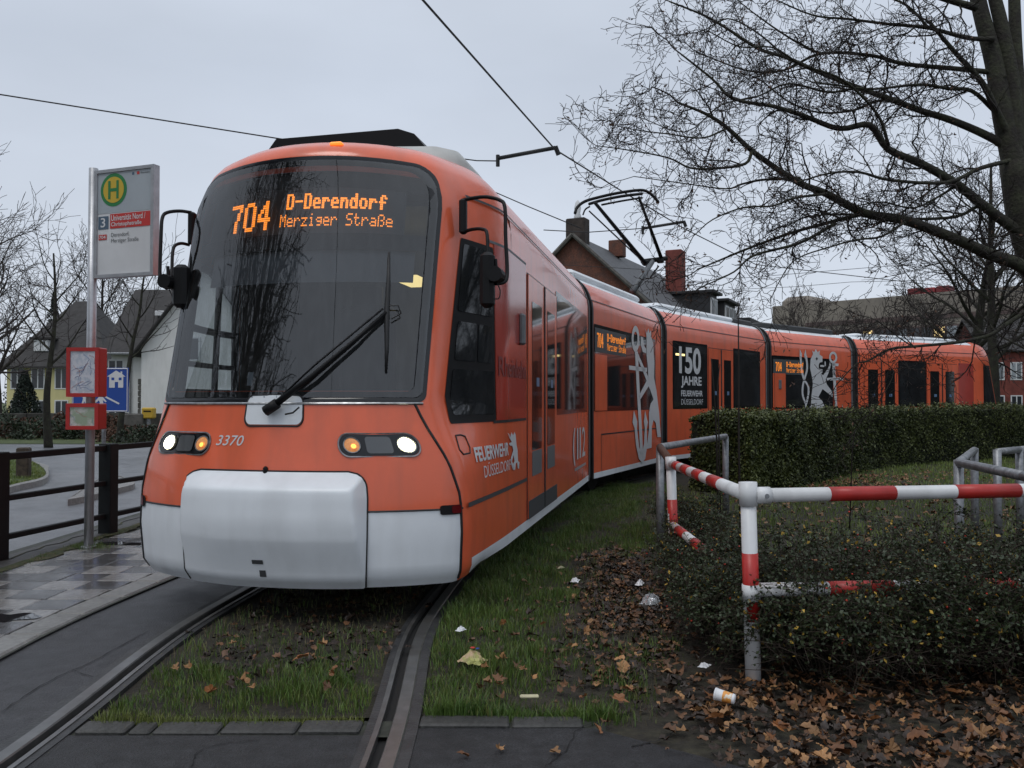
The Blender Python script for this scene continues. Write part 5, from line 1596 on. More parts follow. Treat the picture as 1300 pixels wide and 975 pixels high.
def blades(name, P, h, w, m, z=0.0, label='', lean=.5):
    n = len(P); hh = h * rng.uniform(.45, 1.25, n) * (1 + 1.1 * blob_noise(P[:, 0], P[:, 1], 9, 21)); a = rng.uniform(0, 6.283, n); l_ = rng.uniform(.1, lean, n) * hh
    b = rng.uniform(0, 6.283, n)
    base = np.stack([P[:, 0], P[:, 1], np.full(n, z - .01)], 1)
    wx = np.stack([np.cos(a), np.sin(a), np.zeros(n)], 1) * w
    ld = np.stack([np.cos(b), np.sin(b), np.zeros(n)], 1)
    mid = base + ld * (l_ * .35)[:, None] + np.array([0, 0, 1.]) * (hh * .6)[:, None]
    tip = base + ld * l_[:, None] * 1.3 + np.array([0, 0, 1.]) * hh[:, None]
    V = np.stack([base - wx, base + wx, mid + wx * .7, mid - wx * .7, tip], 1).reshape(-1, 3)
    i = np.arange(n)[:, None] * 5
    T = np.concatenate([i + np.array([[0, 1, 2]]), i + np.array([[0, 2, 3]]), i + np.array([[3, 2, 4]])], 0)
    o = link(name, np_mesh(name, V, T, m)); o['kind'] = 'stuff'; o['label'] = label; o['category'] = 'grass'
    return o
li = [(p.x, p.y) for p in left_in if p.y < 9]; ri = [(p.x, p.y) for p in right_in if p.y < 9]
bed = [(x + .06, y) for x, y in li] + [(x - .02, y) for x, y in ri[::-1]]
P = scatter(bed, 46000); k = blob_noise(P[:, 0], P[:, 1], 5, 1); k2 = blob_noise(P[:, 0], P[:, 1], 16, 2); P = P[rng.random(len(P)) < .62 + 1.2 * k2]; k = blob_noise(P[:, 0], P[:, 1], 5, 1)
keep = (P[:, 1] < 4.55 + .35 * k) | (rng.random(len(P)) < np.where(P[:, 1] < 5.3, .22, .04))
P = P[keep]
sp_ = rng.random(len(P)) < .62
blades('grass', P[sp_], .055, .0021, 'grass_a', 0, 'short green grass growing between the two rails')
blades('grass', P[~sp_], .050, .0022, 'grass_y', 0, 'yellowish grass blades mixed in between the two rails')
Pe = np.stack([rng.uniform(-1.80, -.64, 1500), rng.normal(EDGE_Y - .03, .022, 1500)], 1); blades('grass', Pe, .045, .0020, 'grass_y', 0, 'bright grass fringe over the edging stones')
Pe = np.stack([rng.uniform(-.38, .45, 1100), rng.normal(EDGE_Y + .03, .022, 1100)], 1); blades('grass', Pe, .045, .0020, 'grass_a', 0, 'grass fringe over the edging beside the right rail')
Pd = scatter(bed, 2500); blades('dry_grass', Pd, .045, .0014, 'grass_dry', 0, 'thin dry grass stalks between the two rails')
ro2 = [(p.x + .01, p.y) for p in ro_ if p.y > EDGE_Y - .05]
strip_poly = ro2[:-30] + [(x + 1.9 - .12 * max(0, 7 - y) * 0, y - .5) for x, y in ro2[:-30][::-1] if y > 4.3]
strip_poly = [(x, y) for x, y in ro2 if y < 15] + [(3.0, 14.2), (2.7, 11), (2.1, 8.9), (1.35, 7.9), (1.05, 6.2), (.95, 4.6), (.62, 3.72), (-.30, EDGE_Y)]
P = scatter(strip_poly, 105000); k = blob_noise(P[:, 0], P[:, 1], 3.2, 5)
xr = P[:, 0] - np.interp(P[:, 1], [p[1] for p in ro2], [p[0] for p in ro2])
soil_patch = (P[:, 1] > 5.2) & (P[:, 1] < 7.6) & (P[:, 0] > .45 + .15 * k)
dens = np.clip(.95 - .65 * xr + .9 * k + .9 * blob_noise(P[:, 0], P[:, 1], 11, 8), .04, 1); dens = np.where(soil_patch, .05, dens)
P = P[rng.random(len(P)) < dens]
sp_ = rng.random(len(P)) < .65
blades('grass', P[sp_], .06, .0022, 'grass_a', 0, 'green grass strip between the right rail and the shrubs')
blades('grass', P[~sp_], .055, .0022, 'grass_y', 0, 'yellowish grass blades in the strip beside the right rail')
P2 = scatter(strip_poly, 6000); blades('dry_grass', P2, .06, .0013, 'grass_dry', 0, 'dry pale stalks scattered through the trackside grass')
lawn_poly = [(1.5, 8.5), (3.0, 8.2), (9, 6.8), (14, 9), (17, 16), (20, 22), (16, 24), (10.2, 20.5), (7.2, 17.6), (4.2, 13.6), (2.6, 13), (2, 11)]
P = scatter(lawn_poly, 70000); blades('grass', P, .06, .0045, 'grass_b', 0, 'lawn between the clipped hedge and the handrails')
isl_p = [(v.co.x, v.co.y) for v in isl.data.vertices]
P = scatter(isl_p, 14000); blades('grass', P, .05, .006, 'grass_b', .06, 'grass covering the small road island')
# tufts along platform back and stop pole
P = np.concatenate([np.stack([rng.normal(-4.08, .03, 1800), rng.uniform(5.5, 11, 1800)], 1), np.stack([rng.normal(sb.x, .10, 700), rng.normal(sb.y, .06, 700)], 1)])
blades('grass', P, .035, .0015, 'grass_a', PZ + .005, 'low grass tufts along the back edge of the platform')
Pg = np.stack([rng.normal(2.35, .22, 500), rng.normal(2.92, .05, 500)], 1)
blades('grass', Pg, .10, .0016, 'grass_b', 0, 'grass tuft at the edge of the path under the leaves')

# ---- fallen leaves ---------------------------------------------------------------
def maple(r_, seed):
    rr2 = random.Random(seed)
    ang = [-90, -62, -30, -8, 12, 33, 52, 72, 90, 108, 128, 147, 168, 188, 210, 242]
    rad = [.50, .64, .80, .66, .76, .93, .74, .80, 1.0, .80, .73, .90, .75, .64, .78, .62]
    cl = rr2.uniform(.1, 1.1); tw = rr2.uniform(-.7, .7); nar = rr2.uniform(.42, 1.0)
    V = [(0, 0, 0)]
    for a, q in zip(ang, rad):
        q *= rr2.uniform(.72, 1.12) * (rr2.uniform(.35, .7) if rr2.random() < .08 else 1); x, y = q * math.cos(R(a)), q * math.sin(R(a))
        z = cl * (x * x * rr2.uniform(.4, 1.2)) + tw * x * y + rr2.uniform(-.10, .16)
        V.append((x * r_ * nar, y * r_, z * r_))
    n_ = len(ang)
    Fs = [(0, 1 + k, 1 + (k + 1) % n_) for k in range(n_)]
    V += [(0, -.30 * r_, .0), (.012 * r_, -.9 * r_, .10 * r_), (-.012 * r_, -.9 * r_, .12 * r_)]
    Fs.append((n_ + 1, n_ + 2, n_ + 3))
    return V, Fs
LEAFM = ['leaf_tan', 'leaf_brown', 'leaf_dark', 'leaf_rust', 'leaf_brown', 'leaf_tan']
leaf_meshes = []
for k in range(12):
    V, Fs = maple(1.0, k); mb = MB(); mb.v = V; mb.f = Fs
    leaf_meshes.append(mb.mesh('fallen_leaf', LEAFM[k % 6]))
GRP = 'fallen leaves around the path and the shrubs'
lr = random.Random(5)
def leaf_obj(x, y, z, s, label):
    o = link('fallen_leaf', leaf_meshes[lr.randrange(12)])
    o.location = (x, y, z); o.scale = (s, s, s)
    o.rotation_euler = (lr.gauss(0, .5), lr.gauss(0, .5), lr.uniform(0, 6.28))
    o['label'] = label; o['category'] = 'leaf'; o['group'] = GRP
pile = [(.70, 3.55), (.95, 3.30), (1.4, 3.02), (2.0, 2.85), (3.2, 2.82), (3.6, 3.0), (3.5, 4.45), (2.2, 4.5), (1.3, 4.45), (.85, 4.2)]
LBL = 'dry brown maple leaf in the litter between the striped barrier and the path'
for q in scatter([(.70, 3.55), (.95, 3.30), (1.4, 3.02), (2.0, 2.85), (3.0, 2.82), (3.0, 3.8), (2.2, 4.0), (1.3, 4.0), (.85, 4.0)], 205): leaf_obj(q[0], q[1], .018 + lr.uniform(0, .025), lr.choice((.024, .03, .034, .04, .046, .055)), LBL)
for q in scatter([(-.2, 3.95), (.8, 3.85), (1.0, 5.5), (.4, 6.0), (-.1, 5.2)], 45): leaf_obj(q[0], q[1], .04 + lr.uniform(0, .02), lr.uniform(.03, .055), 'brown maple leaf caught in the grass beside the right rail')
for q in scatter([(-1.7, 4.0), (-.75, 4.0), (-.75, 4.9), (-1.7, 4.9)], 20): leaf_obj(q[0], q[1], .045 + lr.uniform(0, .02), lr.uniform(.03, .06), 'brown maple leaf lying in the grass between the rails')
for px, py in ((620, 908), (633, 955), (590, 962), (706, 958), (760, 930), (1228, 910 + 22)): 
    c = gp(px, py); leaf_obj(c.x, c.y, .012, .035, 'single flat brown leaf stuck to the dark path')
def leaf_stuff(name, polys_n, m, label, zr=(.004, .03), sr=(.018, .046), jit=.11):
    VV, FF = [], []; o_ = 0
    for poly, n in polys_n:
        for q in scatter(poly, n):
            V, Fs = maple(lr.uniform(*sr), lr.randrange(400))
            q = (q[0] + lr.gauss(0, jit), q[1] + lr.gauss(0, jit))
            M_ = Matrix.Translation((q[0], q[1], lr.uniform(*zr))) @ Matrix.Rotation(lr.uniform(0, 6.28), 4, 'Z') @ Matrix.Rotation(lr.gauss(0, .28), 4, 'X')
            VV += [tuple(M_ @ Vector(v)) for v in V]; FF += [tuple(i + o_ for i in f) for f in Fs]; o_ += len(V)
    o = link(name, np_mesh(name, VV, FF, m)); o['kind'] = 'stuff'; o['label'] = label; o['category'] = 'leaves'
zone_strip = [(.25, 4.3), (.9, 3.75), (1.1, 6.5), (1.2, 8), (.75, 7.8), (.5, 6)]
zone_thin = [(-.25, 3.95), (.8, 3.75), (1.0, 5), (1.0, 8.5), (.5, 8.5), (-.1, 5.5)]
zone_soil = [(.4, 5.2), (1.1, 5.2), (1.25, 8.0), (.8, 8.0)]
zone_lawn = [(2.5, 8.5), (9, 7.2), (14, 10), (15, 17), (9, 17.5), (6.6, 16.6), (4.3, 13.2), (2.6, 12.4)]
zone_bed = [(-1.72, 4.5), (-.72, 4.5), (-.70, 6.6), (-1.65, 6.6)]  # leaf mix kept dark here, painting in the tram's shade
zone_under = [(1.2, 3.9), (5, 3.9), (5, 6), (1.1, 6)]
leaf_stuff('leaf_litter', [(pile, 820), (zone_strip, 290), (zone_thin, 170), (zone_soil, 300), (zone_under, 420), (zone_bed, 60)], 'leaf_brown', 'brown leaf litter under the shrubs and along the path')
leaf_stuff('leaf_litter', [(pile, 1100), (zone_strip, 420), (zone_soil, 520), (zone_under, 420), (zone_bed, 420)], 'leaf_dark', 'dark rotting leaf litter under the shrubs, shade-dark leaves below the tram')
leaf_stuff('leaf_litter', [(pile, 330), (zone_strip, 90), (zone_soil, 30)], 'leaf_tan', 'pale tan leaf litter scattered over lawn and path edge', sr=(.02, .045))
leaf_stuff('leaf_litter', [(zone_lawn, 900)], 'leaf_tan', 'pale tan leaves scattered over the lawn before the hedge', zr=(.03, .06), sr=(.035, .062))
leaf_stuff('leaf_litter', [(zone_lawn, 620), (pile, 90), ([(3, 12), (5.5, 12), (7.5, 15.5), (6.5, 16), (4.3, 13.4)], 420)], 'leaf_rust', 'rust coloured leaf litter along the foot of the hedge', zr=(.02, .055), sr=(.03, .055))

# ---- arching cotoneaster shrubs ------------------------------------------------------
def shrub(cx, cy, rx, ry, h, n, label, seed):
    r_ = np.random.default_rng(seed)
    t = thing('cotoneaster_shrub', label, 'shrub', (cx, cy, 0), 0, 'low shrubs inside the barrier')
    segs, LP = [], []
    for k in range(n):
        a = r_.uniform(0, 6.283); q = math.sqrt(r_.random())
        b0 = np.array([rx * .45 * q * math.cos(a), ry * .45 * q * math.sin(a), 0])
        out_ = np.array([rx * math.cos(a), ry * math.sin(a), 0]) * r_.uniform(.5, 1.05)
        hh = h * r_.uniform(.5, 1.1) * (1 - .25 * q) * (1.35 if r_.random() < .10 else 1)
        b1 = b0 * 1 + out_ * .35 + np.array([0, 0, hh * 1.15])
        b2 = b0 * .3 + out_ + np.array([0, 0, hh * r_.uniform(.15, 1.0)])
        ts_ = np.linspace(0, 1, 9)
        C = np.array([(1 - u) ** 2 * b0 + 2 * u * (1 - u) * b1 + u * u * b2 for u in ts_]) + r_.normal(0, .012, (9, 3))
        for j in range(8): segs.append(np.concatenate([C[j], C[j + 1], [.0045 * (1 - j / 9), .0045 * (1 - (j + 1) / 9)]]))
        for j in range(3, 9):
            for s_ in range(3):
                d = r_.normal(0, 1, 3); d[2] *= .5; d /= np.linalg.norm(d); l_ = r_.uniform(.05, .16)
                e2 = C[j] + d * l_; segs.append(np.concatenate([C[j], e2, [.002, .001]]))
                for w in range(7): LP.append(C[j] + d * l_ * (w + .5) / 7 + r_.normal(0, .008, 3))
    LP = np.array(LP); LP[:, 2] = np.maximum(LP[:, 2], .02)
    LP = LP[(LP[:, 2] > .22 * h / .6) | (r_.random(len(LP)) < .28)]
    link('stems', stick_mesh('stems', segs, 'shrub_stem'), t)
    sel = r_.random(len(LP))
    V, Fq = leaf_quads(LP[sel < .86], r_.uniform(.014, .026, (sel < .86).sum()), rng=r_, asp=.6); link('foliage', np_mesh('foliage', V, Fq, 'shrub_leaf'), t)
    q = (sel >= .86) & (sel < .972)
    V, Fq = leaf_quads(LP[q], r_.uniform(.014, .024, q.sum()), rng=r_, asp=.6); link('pale_foliage', np_mesh('pale_foliage', V, Fq, 'shrub_leaf_light'), t)
    q = (sel >= .968) & (sel < .992)
    V, Fq = leaf_quads(LP[q], r_.uniform(.016, .030, q.sum()), rng=r_, asp=.65); link('yellow_leaves', np_mesh('yellow_leaves', V, Fq, 'shrub_yellow'), t)
    q = LP[sel > .997]
    mb = MB()
    for p in q: mb.lathe([(.0005, -.006), (.005, -.003), (.006, 0), (.005, .003), (.0005, .006)], p, 6)
    if len(q): mb.build('berries', 'berry_red', t, True)['kind'] = 'stuff'
    return t
shrub(1.76, 4.52, .70, .55, .68, 430, 'dark low shrub with yellow leaves right behind the corner post', 1)
shrub(2.62, 4.60, .80, .58, .70, 470, 'dark low shrub growing through the lower striped rail', 2)
shrub(3.6, 4.70, .85, .62, .70, 430, 'dark low shrub under the second half of the striped rail', 3)
shrub(1.22, 4.95, .27, .66, .55, 230, 'dark low shrub spilling over the broken striped rail', 4)
shrub(1.42, 6.45, .34, .62, .48, 150, 'low dark shrub around the second striped post', 5)
shrub(2.3, 5.6, .9, .55, .56, 230, 'low shrub in front of the lawn behind the barrier', 6)
shrub(3.5, 5.8, 1.0, .6, .52, 210, 'low shrub around the foot of the grey handrail', 7)
shrub(1.75, 8.6, .35, .8, .50, 110, 'low shrub behind the grey handrail beside the tram', 8)
# curled brown leaves hung up in the shrubs
for px, py, Y in ((1013, 700, 4.75), (1030, 712, 4.8), (1022, 733, 4.6), (1122, 698, 4.9), (1113, 722, 4.8), (1115, 812, 4.5), (1000, 650 + 48, 4.9)):
    c = at(px, py, Y); leaf_obj(c.x, c.y, c.z, .05, 'curled brown leaf hung up in the low shrubs')
# tall bare shoots
def shoot(pts, r, label):
    P = [at(*p) for p in pts]; o0 = Vector((P[0].x, P[0].y, 0)); P = [Vector((P[0].x, P[0].y, -.02))] + P[1:]
    n_ = len(P)
    o = MB().tube([p - o0 for p in P], [lerp(r, r * .45, k / (n_ - 1)) for k in range(n_)], 5).build('bare_shoot', 'twig', None, True, loc=o0)
    tag(o, label, 'shoot')
shoot([(912, 640, 9.4), (910, 560, 9.4), (907, 500, 9.4), (903, 455, 9.4)], .012, 'thin bare upright shoot before the tram doors')
shoot([(915, 650, 9.0), (913, 560, 9.0), (911, 490, 9.0), (914, 462, 9.0)], .010, 'second thin bare shoot close beside the tram doors')
shoot([(940, 650, 8.5), (938, 560, 8.5), (938, 470, 8.5), (937, 382, 8.5)], .013, 'tall thin bare shoot rising past the tram roofline')
shoot([(1078, 590, 9.5), (1082, 570, 9.5), (1086, 544, 9.5)], .009, 'short dry stick standing on the lawn before the hedge')

# ---- clipped hedge --------------------------------------------------------------------
hz = 1.15
hpath = [Vector((3.15, 13.3, 0)), Vector((4.3, 14.35, 0)), Vector((6.0, 16.9, 0)), Vector((8.2, 19.2, 0)), Vector((11.2, 21.2, 0)), Vector((14.5, 22.6, 0)), Vector((19, 23.8, 0)), Vector((24, 24.5, 0))]
hp = catmull(hpath, 6)
hedge = thing('hedge', 'dark green clipped box hedge following the curve of the tram', 'hedge', (hpath[0].x, hpath[0].y, 0))
def hedge_top(s_): return hz + .20 * min(1, s_ / 22)
h0 = hpath[0]
side_r, side_l, tops, acc = [], [], [], 0
for k, p in enumerate(hp):
    t = (hp[min(k + 1, len(hp) - 1)] - hp[max(k - 1, 0)]).normalized(); n_ = Vector((t.y, -t.x, 0))
    if k: acc += (p - hp[k - 1]).length
    wd = .55
    side_r.append(p + n_ * wd); side_l.append(p - n_ * wd); tops.append(hedge_top(acc))
rows = []
for z_ in (0, 1):
    pass
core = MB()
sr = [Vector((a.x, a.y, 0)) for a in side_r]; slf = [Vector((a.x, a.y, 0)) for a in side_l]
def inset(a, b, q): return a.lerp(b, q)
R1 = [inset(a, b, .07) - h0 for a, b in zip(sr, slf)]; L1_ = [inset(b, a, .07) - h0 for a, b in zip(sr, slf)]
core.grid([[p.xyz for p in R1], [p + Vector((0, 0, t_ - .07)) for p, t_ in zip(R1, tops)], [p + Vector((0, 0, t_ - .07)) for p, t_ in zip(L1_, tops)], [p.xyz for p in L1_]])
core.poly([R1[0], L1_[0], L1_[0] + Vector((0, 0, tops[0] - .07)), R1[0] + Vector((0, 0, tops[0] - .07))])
core.build('dark_core', 'hedge_core', hedge)  # solid near-black filler, the hedge's inner shade put into its colour
n = 90000
seg = rng.random(n) ** 1.25 * (len(hp) - 1); i0 = np.minimum(seg.astype(int), len(hp) - 2); fr2 = seg - i0
A_r = np.array([v[:2] for v in side_r]); A_l = np.array([v[:2] for v in side_l]); Tt = np.array(tops)
pr_ = A_r[i0] * (1 - fr2)[:, None] + A_r[i0 + 1] * fr2[:, None]; pl2 = A_l[i0] * (1 - fr2)[:, None] + A_l[i0 + 1] * fr2[:, None]; tt = Tt[i0] * (1 - fr2) + Tt[i0 + 1] * fr2
which = rng.random(n)
pos = np.zeros((n, 3)); nr = np.zeros((n, 3))
out_dir = pr_ - pl2; out_dir /= np.linalg.norm(out_dir, axis=1, keepdims=True)
s_ = which < .62
pos[s_, :2] = pr_[s_]; pos[s_, 2] = rng.random(s_.sum()) ** .85 * tt[s_]; nr[s_, :2] = out_dir[s_]
s2_ = (which >= .62) & (which < .90)
w_ = rng.random(s2_.sum())[:, None]; pos[s2_, :2] = pr_[s2_] * w_ + pl2[s2_] * (1 - w_); pos[s2_, 2] = tt[s2_]; nr[s2_, 2] = 1
s3_ = which >= .90
w_ = rng.random(s3_.sum())[:, None]; pos[s3_, :2] = A_r[0] * w_ + A_l[0] * (1 - w_); pos[s3_, 2] = rng.random(s3_.sum()) * tops[0]
e0 = A_r[0] - A_l[0]; nr[s3_, :2] = np.array([-e0[1], e0[0]]) / np.linalg.norm(e0) * -1
bump = (.13 * blob_noise(pos[:, 0] * 1.0 + pos[:, 2], pos[:, 1] + pos[:, 2] * .7, 3.5, 9) + rng.normal(0, .028, n) - .01)[:, None]
pos += nr * bump; pos -= np.array([h0.x, h0.y, 0])
lt = rng.random(n) < (.08 + .34 * (nr[:, 2] > .5) + .30 * np.exp(-(fr2 + i0) / 7.0))  # painted highlight: paler leaves favoured on the top and near end
for nm, q, mm_ in (('foliage', ~lt, 'hedge_leaf'), ('pale_foliage', lt, 'hedge_leaf_light')):
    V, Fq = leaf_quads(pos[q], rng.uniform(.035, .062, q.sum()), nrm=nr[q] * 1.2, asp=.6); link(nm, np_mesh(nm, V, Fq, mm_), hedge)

hs = np.random.default_rng(5); sp_segs, sp_leaf = [], []
for k in range(420):
    i = hs.integers(0, len(hp) - 1); f_ = hs.random(); w_ = hs.random()
    a_ = (A_r[i] * (1 - f_) + A_r[i + 1] * f_) * w_ + (A_l[i] * (1 - f_) + A_l[i + 1] * f_) * (1 - w_); p = np.array([a_[0] - h0.x, a_[1] - h0.y, tops[i] - .05]); d = np.array([hs.normal(0, .3), hs.normal(0, .3), 1]); d /= np.linalg.norm(d); l_ = hs.uniform(.06, .22)
    sp_segs.append(np.concatenate([p, p + d * l_, [.003, .0015]]))
    for j in range(6): sp_leaf.append(p + d * l_ * (j + 1) / 6 + hs.normal(0, .012, 3))
link('shoots', stick_mesh('shoots', sp_segs, 'shrub_stem'), hedge)['kind'] = 'stuff'
V, Fq = leaf_quads(np.array(sp_leaf), hs.uniform(.03, .05, len(sp_leaf)), asp=.55); link('shoot_leaves', np_mesh('shoot_leaves', V, Fq, 'hedge_leaf_light'), hedge)

# ---- bare trees -------------------------------------------------------------------------
def rotv(v, ax, a): return Matrix.Rotation(a, 3, ax) @ v
class Tree:
    def __init__(s, seed): s.r = random.Random(seed); s.thick = MB(); s.segs = []; s.tips = []
    def limb(s, pts, r0, r1, n=8):
        pts = catmull(pts, 4) if len(pts) > 2 else [Vector(p) for p in pts]
        k = len(pts)
        rad = [lerp(r0, r1, (i / (k - 1)) ** .8) for i in range(k)]
        s.thick.tube(pts, rad, n)
        return pts, rad
    def branch(s, p, d, L_, r0, depth, spec):
        step = spec['step'][depth]; n_ = max(2, int(L_ / step)); pts = [p.copy()]; r_ = s.r
        dd = d.normalized()
        for i in range(n_):
            dd = (dd + Vector((r_.gauss(0, 1), r_.gauss(0, 1), r_.gauss(0, 1))) * spec['wander'] + Vector((0, 0, spec['up'][depth]))).normalized()
            pts.append(pts[-1] + dd * step)
        for i in range(n_):
            a, b = pts[i], pts[i + 1]; ra = max(spec['rmin'], lerp(r0, spec['rmin'], i / n_)); rb = max(spec['rmin'], lerp(r0, spec['rmin'], (i + 1) / n_))
            s.segs.append((a.x, a.y, a.z, b.x, b.y, b.z, ra, rb))
        if depth + 1 < len(spec['step']): s.sprout(pts, [lerp(r0, spec['rmin'], i / n_) for i in range(n_ + 1)], depth + 1, spec, L_)
        else: s.tips.append(pts[-1])
    def sprout(s, pts, rad, depth, spec, L_, t0=.15):
        r_ = s.r; gap = spec['gap'][depth]; total = sum((b - a).length for a, b in zip(pts, pts[1:])); acc = total * t0 * r_.uniform(.6, 1.3); side = 1
        while acc < total:
            q = acc; i = 0
            while i < len(pts) - 2 and q > (pts[i + 1] - pts[i]).length: q -= (pts[i + 1] - pts[i]).length; i += 1
            sl = (pts[i + 1] - pts[i]); p = pts[i] + sl * min(1, q / max(sl.length, 1e-6)); tdir = sl.normalized()
            ax = tdir.cross(Vector((r_.gauss(0, 1), r_.gauss(0, 1), r_.gauss(0, 1) * spec.get('flat', 1)))).normalized()
            d = rotv(tdir, ax, R(r_.uniform(*spec['angle'])))
            f_ = acc / total
            ln = r_.uniform(*spec['len'][depth]) * (1.1 - .45 * f_)
            s.branch(p, d, ln, min(rad[i] * .6, spec['rmax'][depth]), depth, spec)
            acc += gap * r_.uniform(.5, 1.5)
        if depth < len(spec['step']): # continue the tip
            d = (pts[-1] - pts[-2]); s.branch(pts[-1], d, r_.uniform(*spec['len'][depth]), min(rad[-1], spec['rmax'][depth]), depth, spec)

# the big tree at the right, limbs traced from the photograph
TY = 9.6
TREE0 = Vector((at(1352, 700, TY).x, TY, 0))
big = thing('bare_tree', 'large bare tree with long limbs reaching left over the tram', 'tree', TREE0, 0)
bt = Tree(3)
SPEC = dict(step=[.12, .085, .055], gap=[.17, .095, .065], len=[(.35, 1.05), (.14, .42), (.05, .15)], angle=(30, 72), rmax=[.013, .0065, .0040], rmin=.0029, wander=.34, up=[.02, .015, -.01], flat=1)
JR = random.Random(77)
def LP_(pts, Y0, Y1):
    n_ = len(pts); return [at(x + JR.gauss(0, 1.6) * (0 < k < n_ - 1), y + JR.gauss(0, 2.2) * (0 < k < n_ - 1), lerp(Y0, Y1, k / (n_ - 1))) - TREE0 for k, (x, y) in enumerate(pts)]
k_ = TY / F
trunkpts = [Vector((0, 0, -.1))] + LP_([(1342, 560), (1334, 460), (1322, 360), (1302, 280), (1288, 205)], TY, TY)
bt.limb(trunkpts, .24, .155, 12)
bt.limb(LP_([(1322, 370), (1326, 300), (1325, 200), (1322, 90), (1318, -60)], TY, TY + .3), .13, .08, 10)
stems = [([(1290, 220), (1275, 150), (1262, 80), (1244, 10), (1225, -80)], .13, .075), ([(1288, 205), (1284, 120), (1272, 40), (1258, -20), (1250, -90)], .10, .06), ([(1295, 230), (1296, 130), (1290, 50), (1286, -60)], .085, .06)]
for p, a, b in stems: bt.limb(LP_(p, TY, TY + .2), a, b, 10)
LIMBS = [
 ([(1330, 375), (1300, 345), (1255, 322), (1214, 302), (1149, 282), (1098, 271), (1050, 246), (1016, 226), (955, 190), (921, 164), (895, 144), (860, 130)], .10, .012, 8.6),
 ([(1098, 271), (1060, 284), (1000, 298), (950, 316), (921, 328), (886, 342)], .030, .008, 8.9),
 ([(1060, 284), (1014, 309), (958, 323), (931, 346), (889, 365)], .024, .006, 8.3),
 ([(955, 192), (942, 207), (912, 211), (880, 209), (848, 203), (796, 190), (757, 185)], .022, .005, 8.6),
 ([(1016, 226), (990, 225), (964, 226), (940, 234), (921, 239), (869, 235), (805, 224)], .022, .005, 9.0),
 ([(1310, 305), (1280, 282), (1249, 259), (1214, 235), (1171, 211), (1128, 185), (1102, 162), (1067, 159), (1020, 153), (981, 144), (934, 125), (904, 103), (865, 69)], .080, .010, 8.9),
 ([(1290, 205), (1278, 190), (1249, 172), (1205, 151), (1171, 140), (1136, 129), (1085, 112), (1042, 93), (998, 73), (964, 65), (921, 37), (891, 17), (850, 2)], .065, .010, 9.8),
 ([(1275, 100), (1263, 93), (1214, 88), (1149, 80), (1106, 71), (1042, 69), (998, 86), (947, 90), (891, 69)], .045, .008, 10.2),
 ([(1282, 178), (1262, 140), (1244, 108), (1214, 69), (1180, 28)], .060, .020, 9.2),
 ([(1262, 50), (1225, 48), (1180, 37), (1128, 30), (1076, 26), (1033, 19), (981, -2)], .035, .008, 9.6),
 ([(1262, 140), (1235, 116), (1205, 114), (1171, 112), (1110, 110), (1067, 106), (1030, 104)], .032, .008, 9.0),
 ([(1300, 200), (1246, 212), (1200, 229), (1129, 231), (1092, 218), (1052, 215), (1010, 232)], .034, .008, 8.4),
 ([(1258, 325), (1252, 261), (1215, 274), (1154, 280), (1092, 275), (1031, 278), (1000, 286)], .030, .008, 9.3),
 ([(1340, 372), (1300, 396), (1277, 412), (1254, 425), (1217, 435), (1162, 442), (1129, 443), (1104, 453), (1088, 465), (1062, 488)], .036, .006, 8.9),
 ([(1171, 140), (1120, 128), (1085, 140), (1040, 142), (1000, 130), (960, 100), (925, 92)], .024, .006, 10.3),
 ([(1128, 185), (1118, 150), (1092, 120), (1060, 98), (1020, 84), (980, 60), (940, 62), (900, 40)], .022, .006, 8.5),
 ([(1050, 246), (1010, 252), (980, 262), (945, 266), (905, 280), (880, 300)], .018, .005, 8.1),
 ([(1240, 10), (1190, -5), (1150, -20)], .05, .03, 9.6), ([(1149, 282), (1120, 300), (1090, 305), (1055, 312), (1010, 330), (985, 365)], .018, .005, 8.4),
 ([(1214, 235), (1190, 250), (1160, 262), (1120, 258), (1085, 262)], .02, .006, 9.1),
 ([(1085, 112), (1050, 120), (1000, 108), (960, 122), (915, 140), (870, 165), (815, 150)], .018, .005, 9.3),
 ([(998, 73), (960, 40), (925, 25), (890, 40), (855, 45)], .014, .005, 9.9), ([(921, 164), (890, 175), (850, 172), (810, 165), (785, 160)], .013, .004, 8.4),
 ([(1180, 37), (1150, 8), (1110, -10), (1060, -20)], .02, .008, 9.4), ([(1042, 69), (1000, 50), (960, 20), (930, -5)], .018, .006, 10.0),
 ([(1162, 442), (1140, 425), (1115, 405), (1090, 400)], .010, .004, 8.8), ([(1129, 443), (1120, 455), (1135, 475), (1120, 505)], .008, .003, 8.9)]
for pts, r0, r1, Y1 in LIMBS:
    Y0 = TY if pts[0][0] > 1240 else lerp(TY, Y1, min(1, (1300 - pts[0][0]) / 420.0))
    P, rad = bt.limb(LP_(pts, Y0, Y1), r0 * .85, r1 * .9, 7)
    bt.sprout(P, rad, 0, SPEC, 3, t0=.12 if pts[0][0] < 1200 else .2)
bt.thick.build('trunk', 'bark', big, True)
link('crown', stick_mesh('crown', bt.segs, 'twig'), big)
def seeds(tree, parent, n, size, seed, drop=.02):
    r_ = random.Random(seed); tp = r_.sample(tree.tips, min(n, len(tree.tips))); P = np.array([[t.x, t.y, t.z - drop] for t in tp])
    P = np.repeat(P, 3, 0) + np.random.default_rng(seed).normal(0, size * .45, (len(P) * 3, 3))
    V, Fq = leaf_quads(P, np.random.default_rng(seed).uniform(size * .5, size * 1.2, len(P)), asp=.4, up=0)
    link('withered_seeds', np_mesh('withered_seeds', V, Fq, 'dead_leaf'), parent)['kind'] = 'stuff'
seeds(bt, big, 1000, .042, 4)

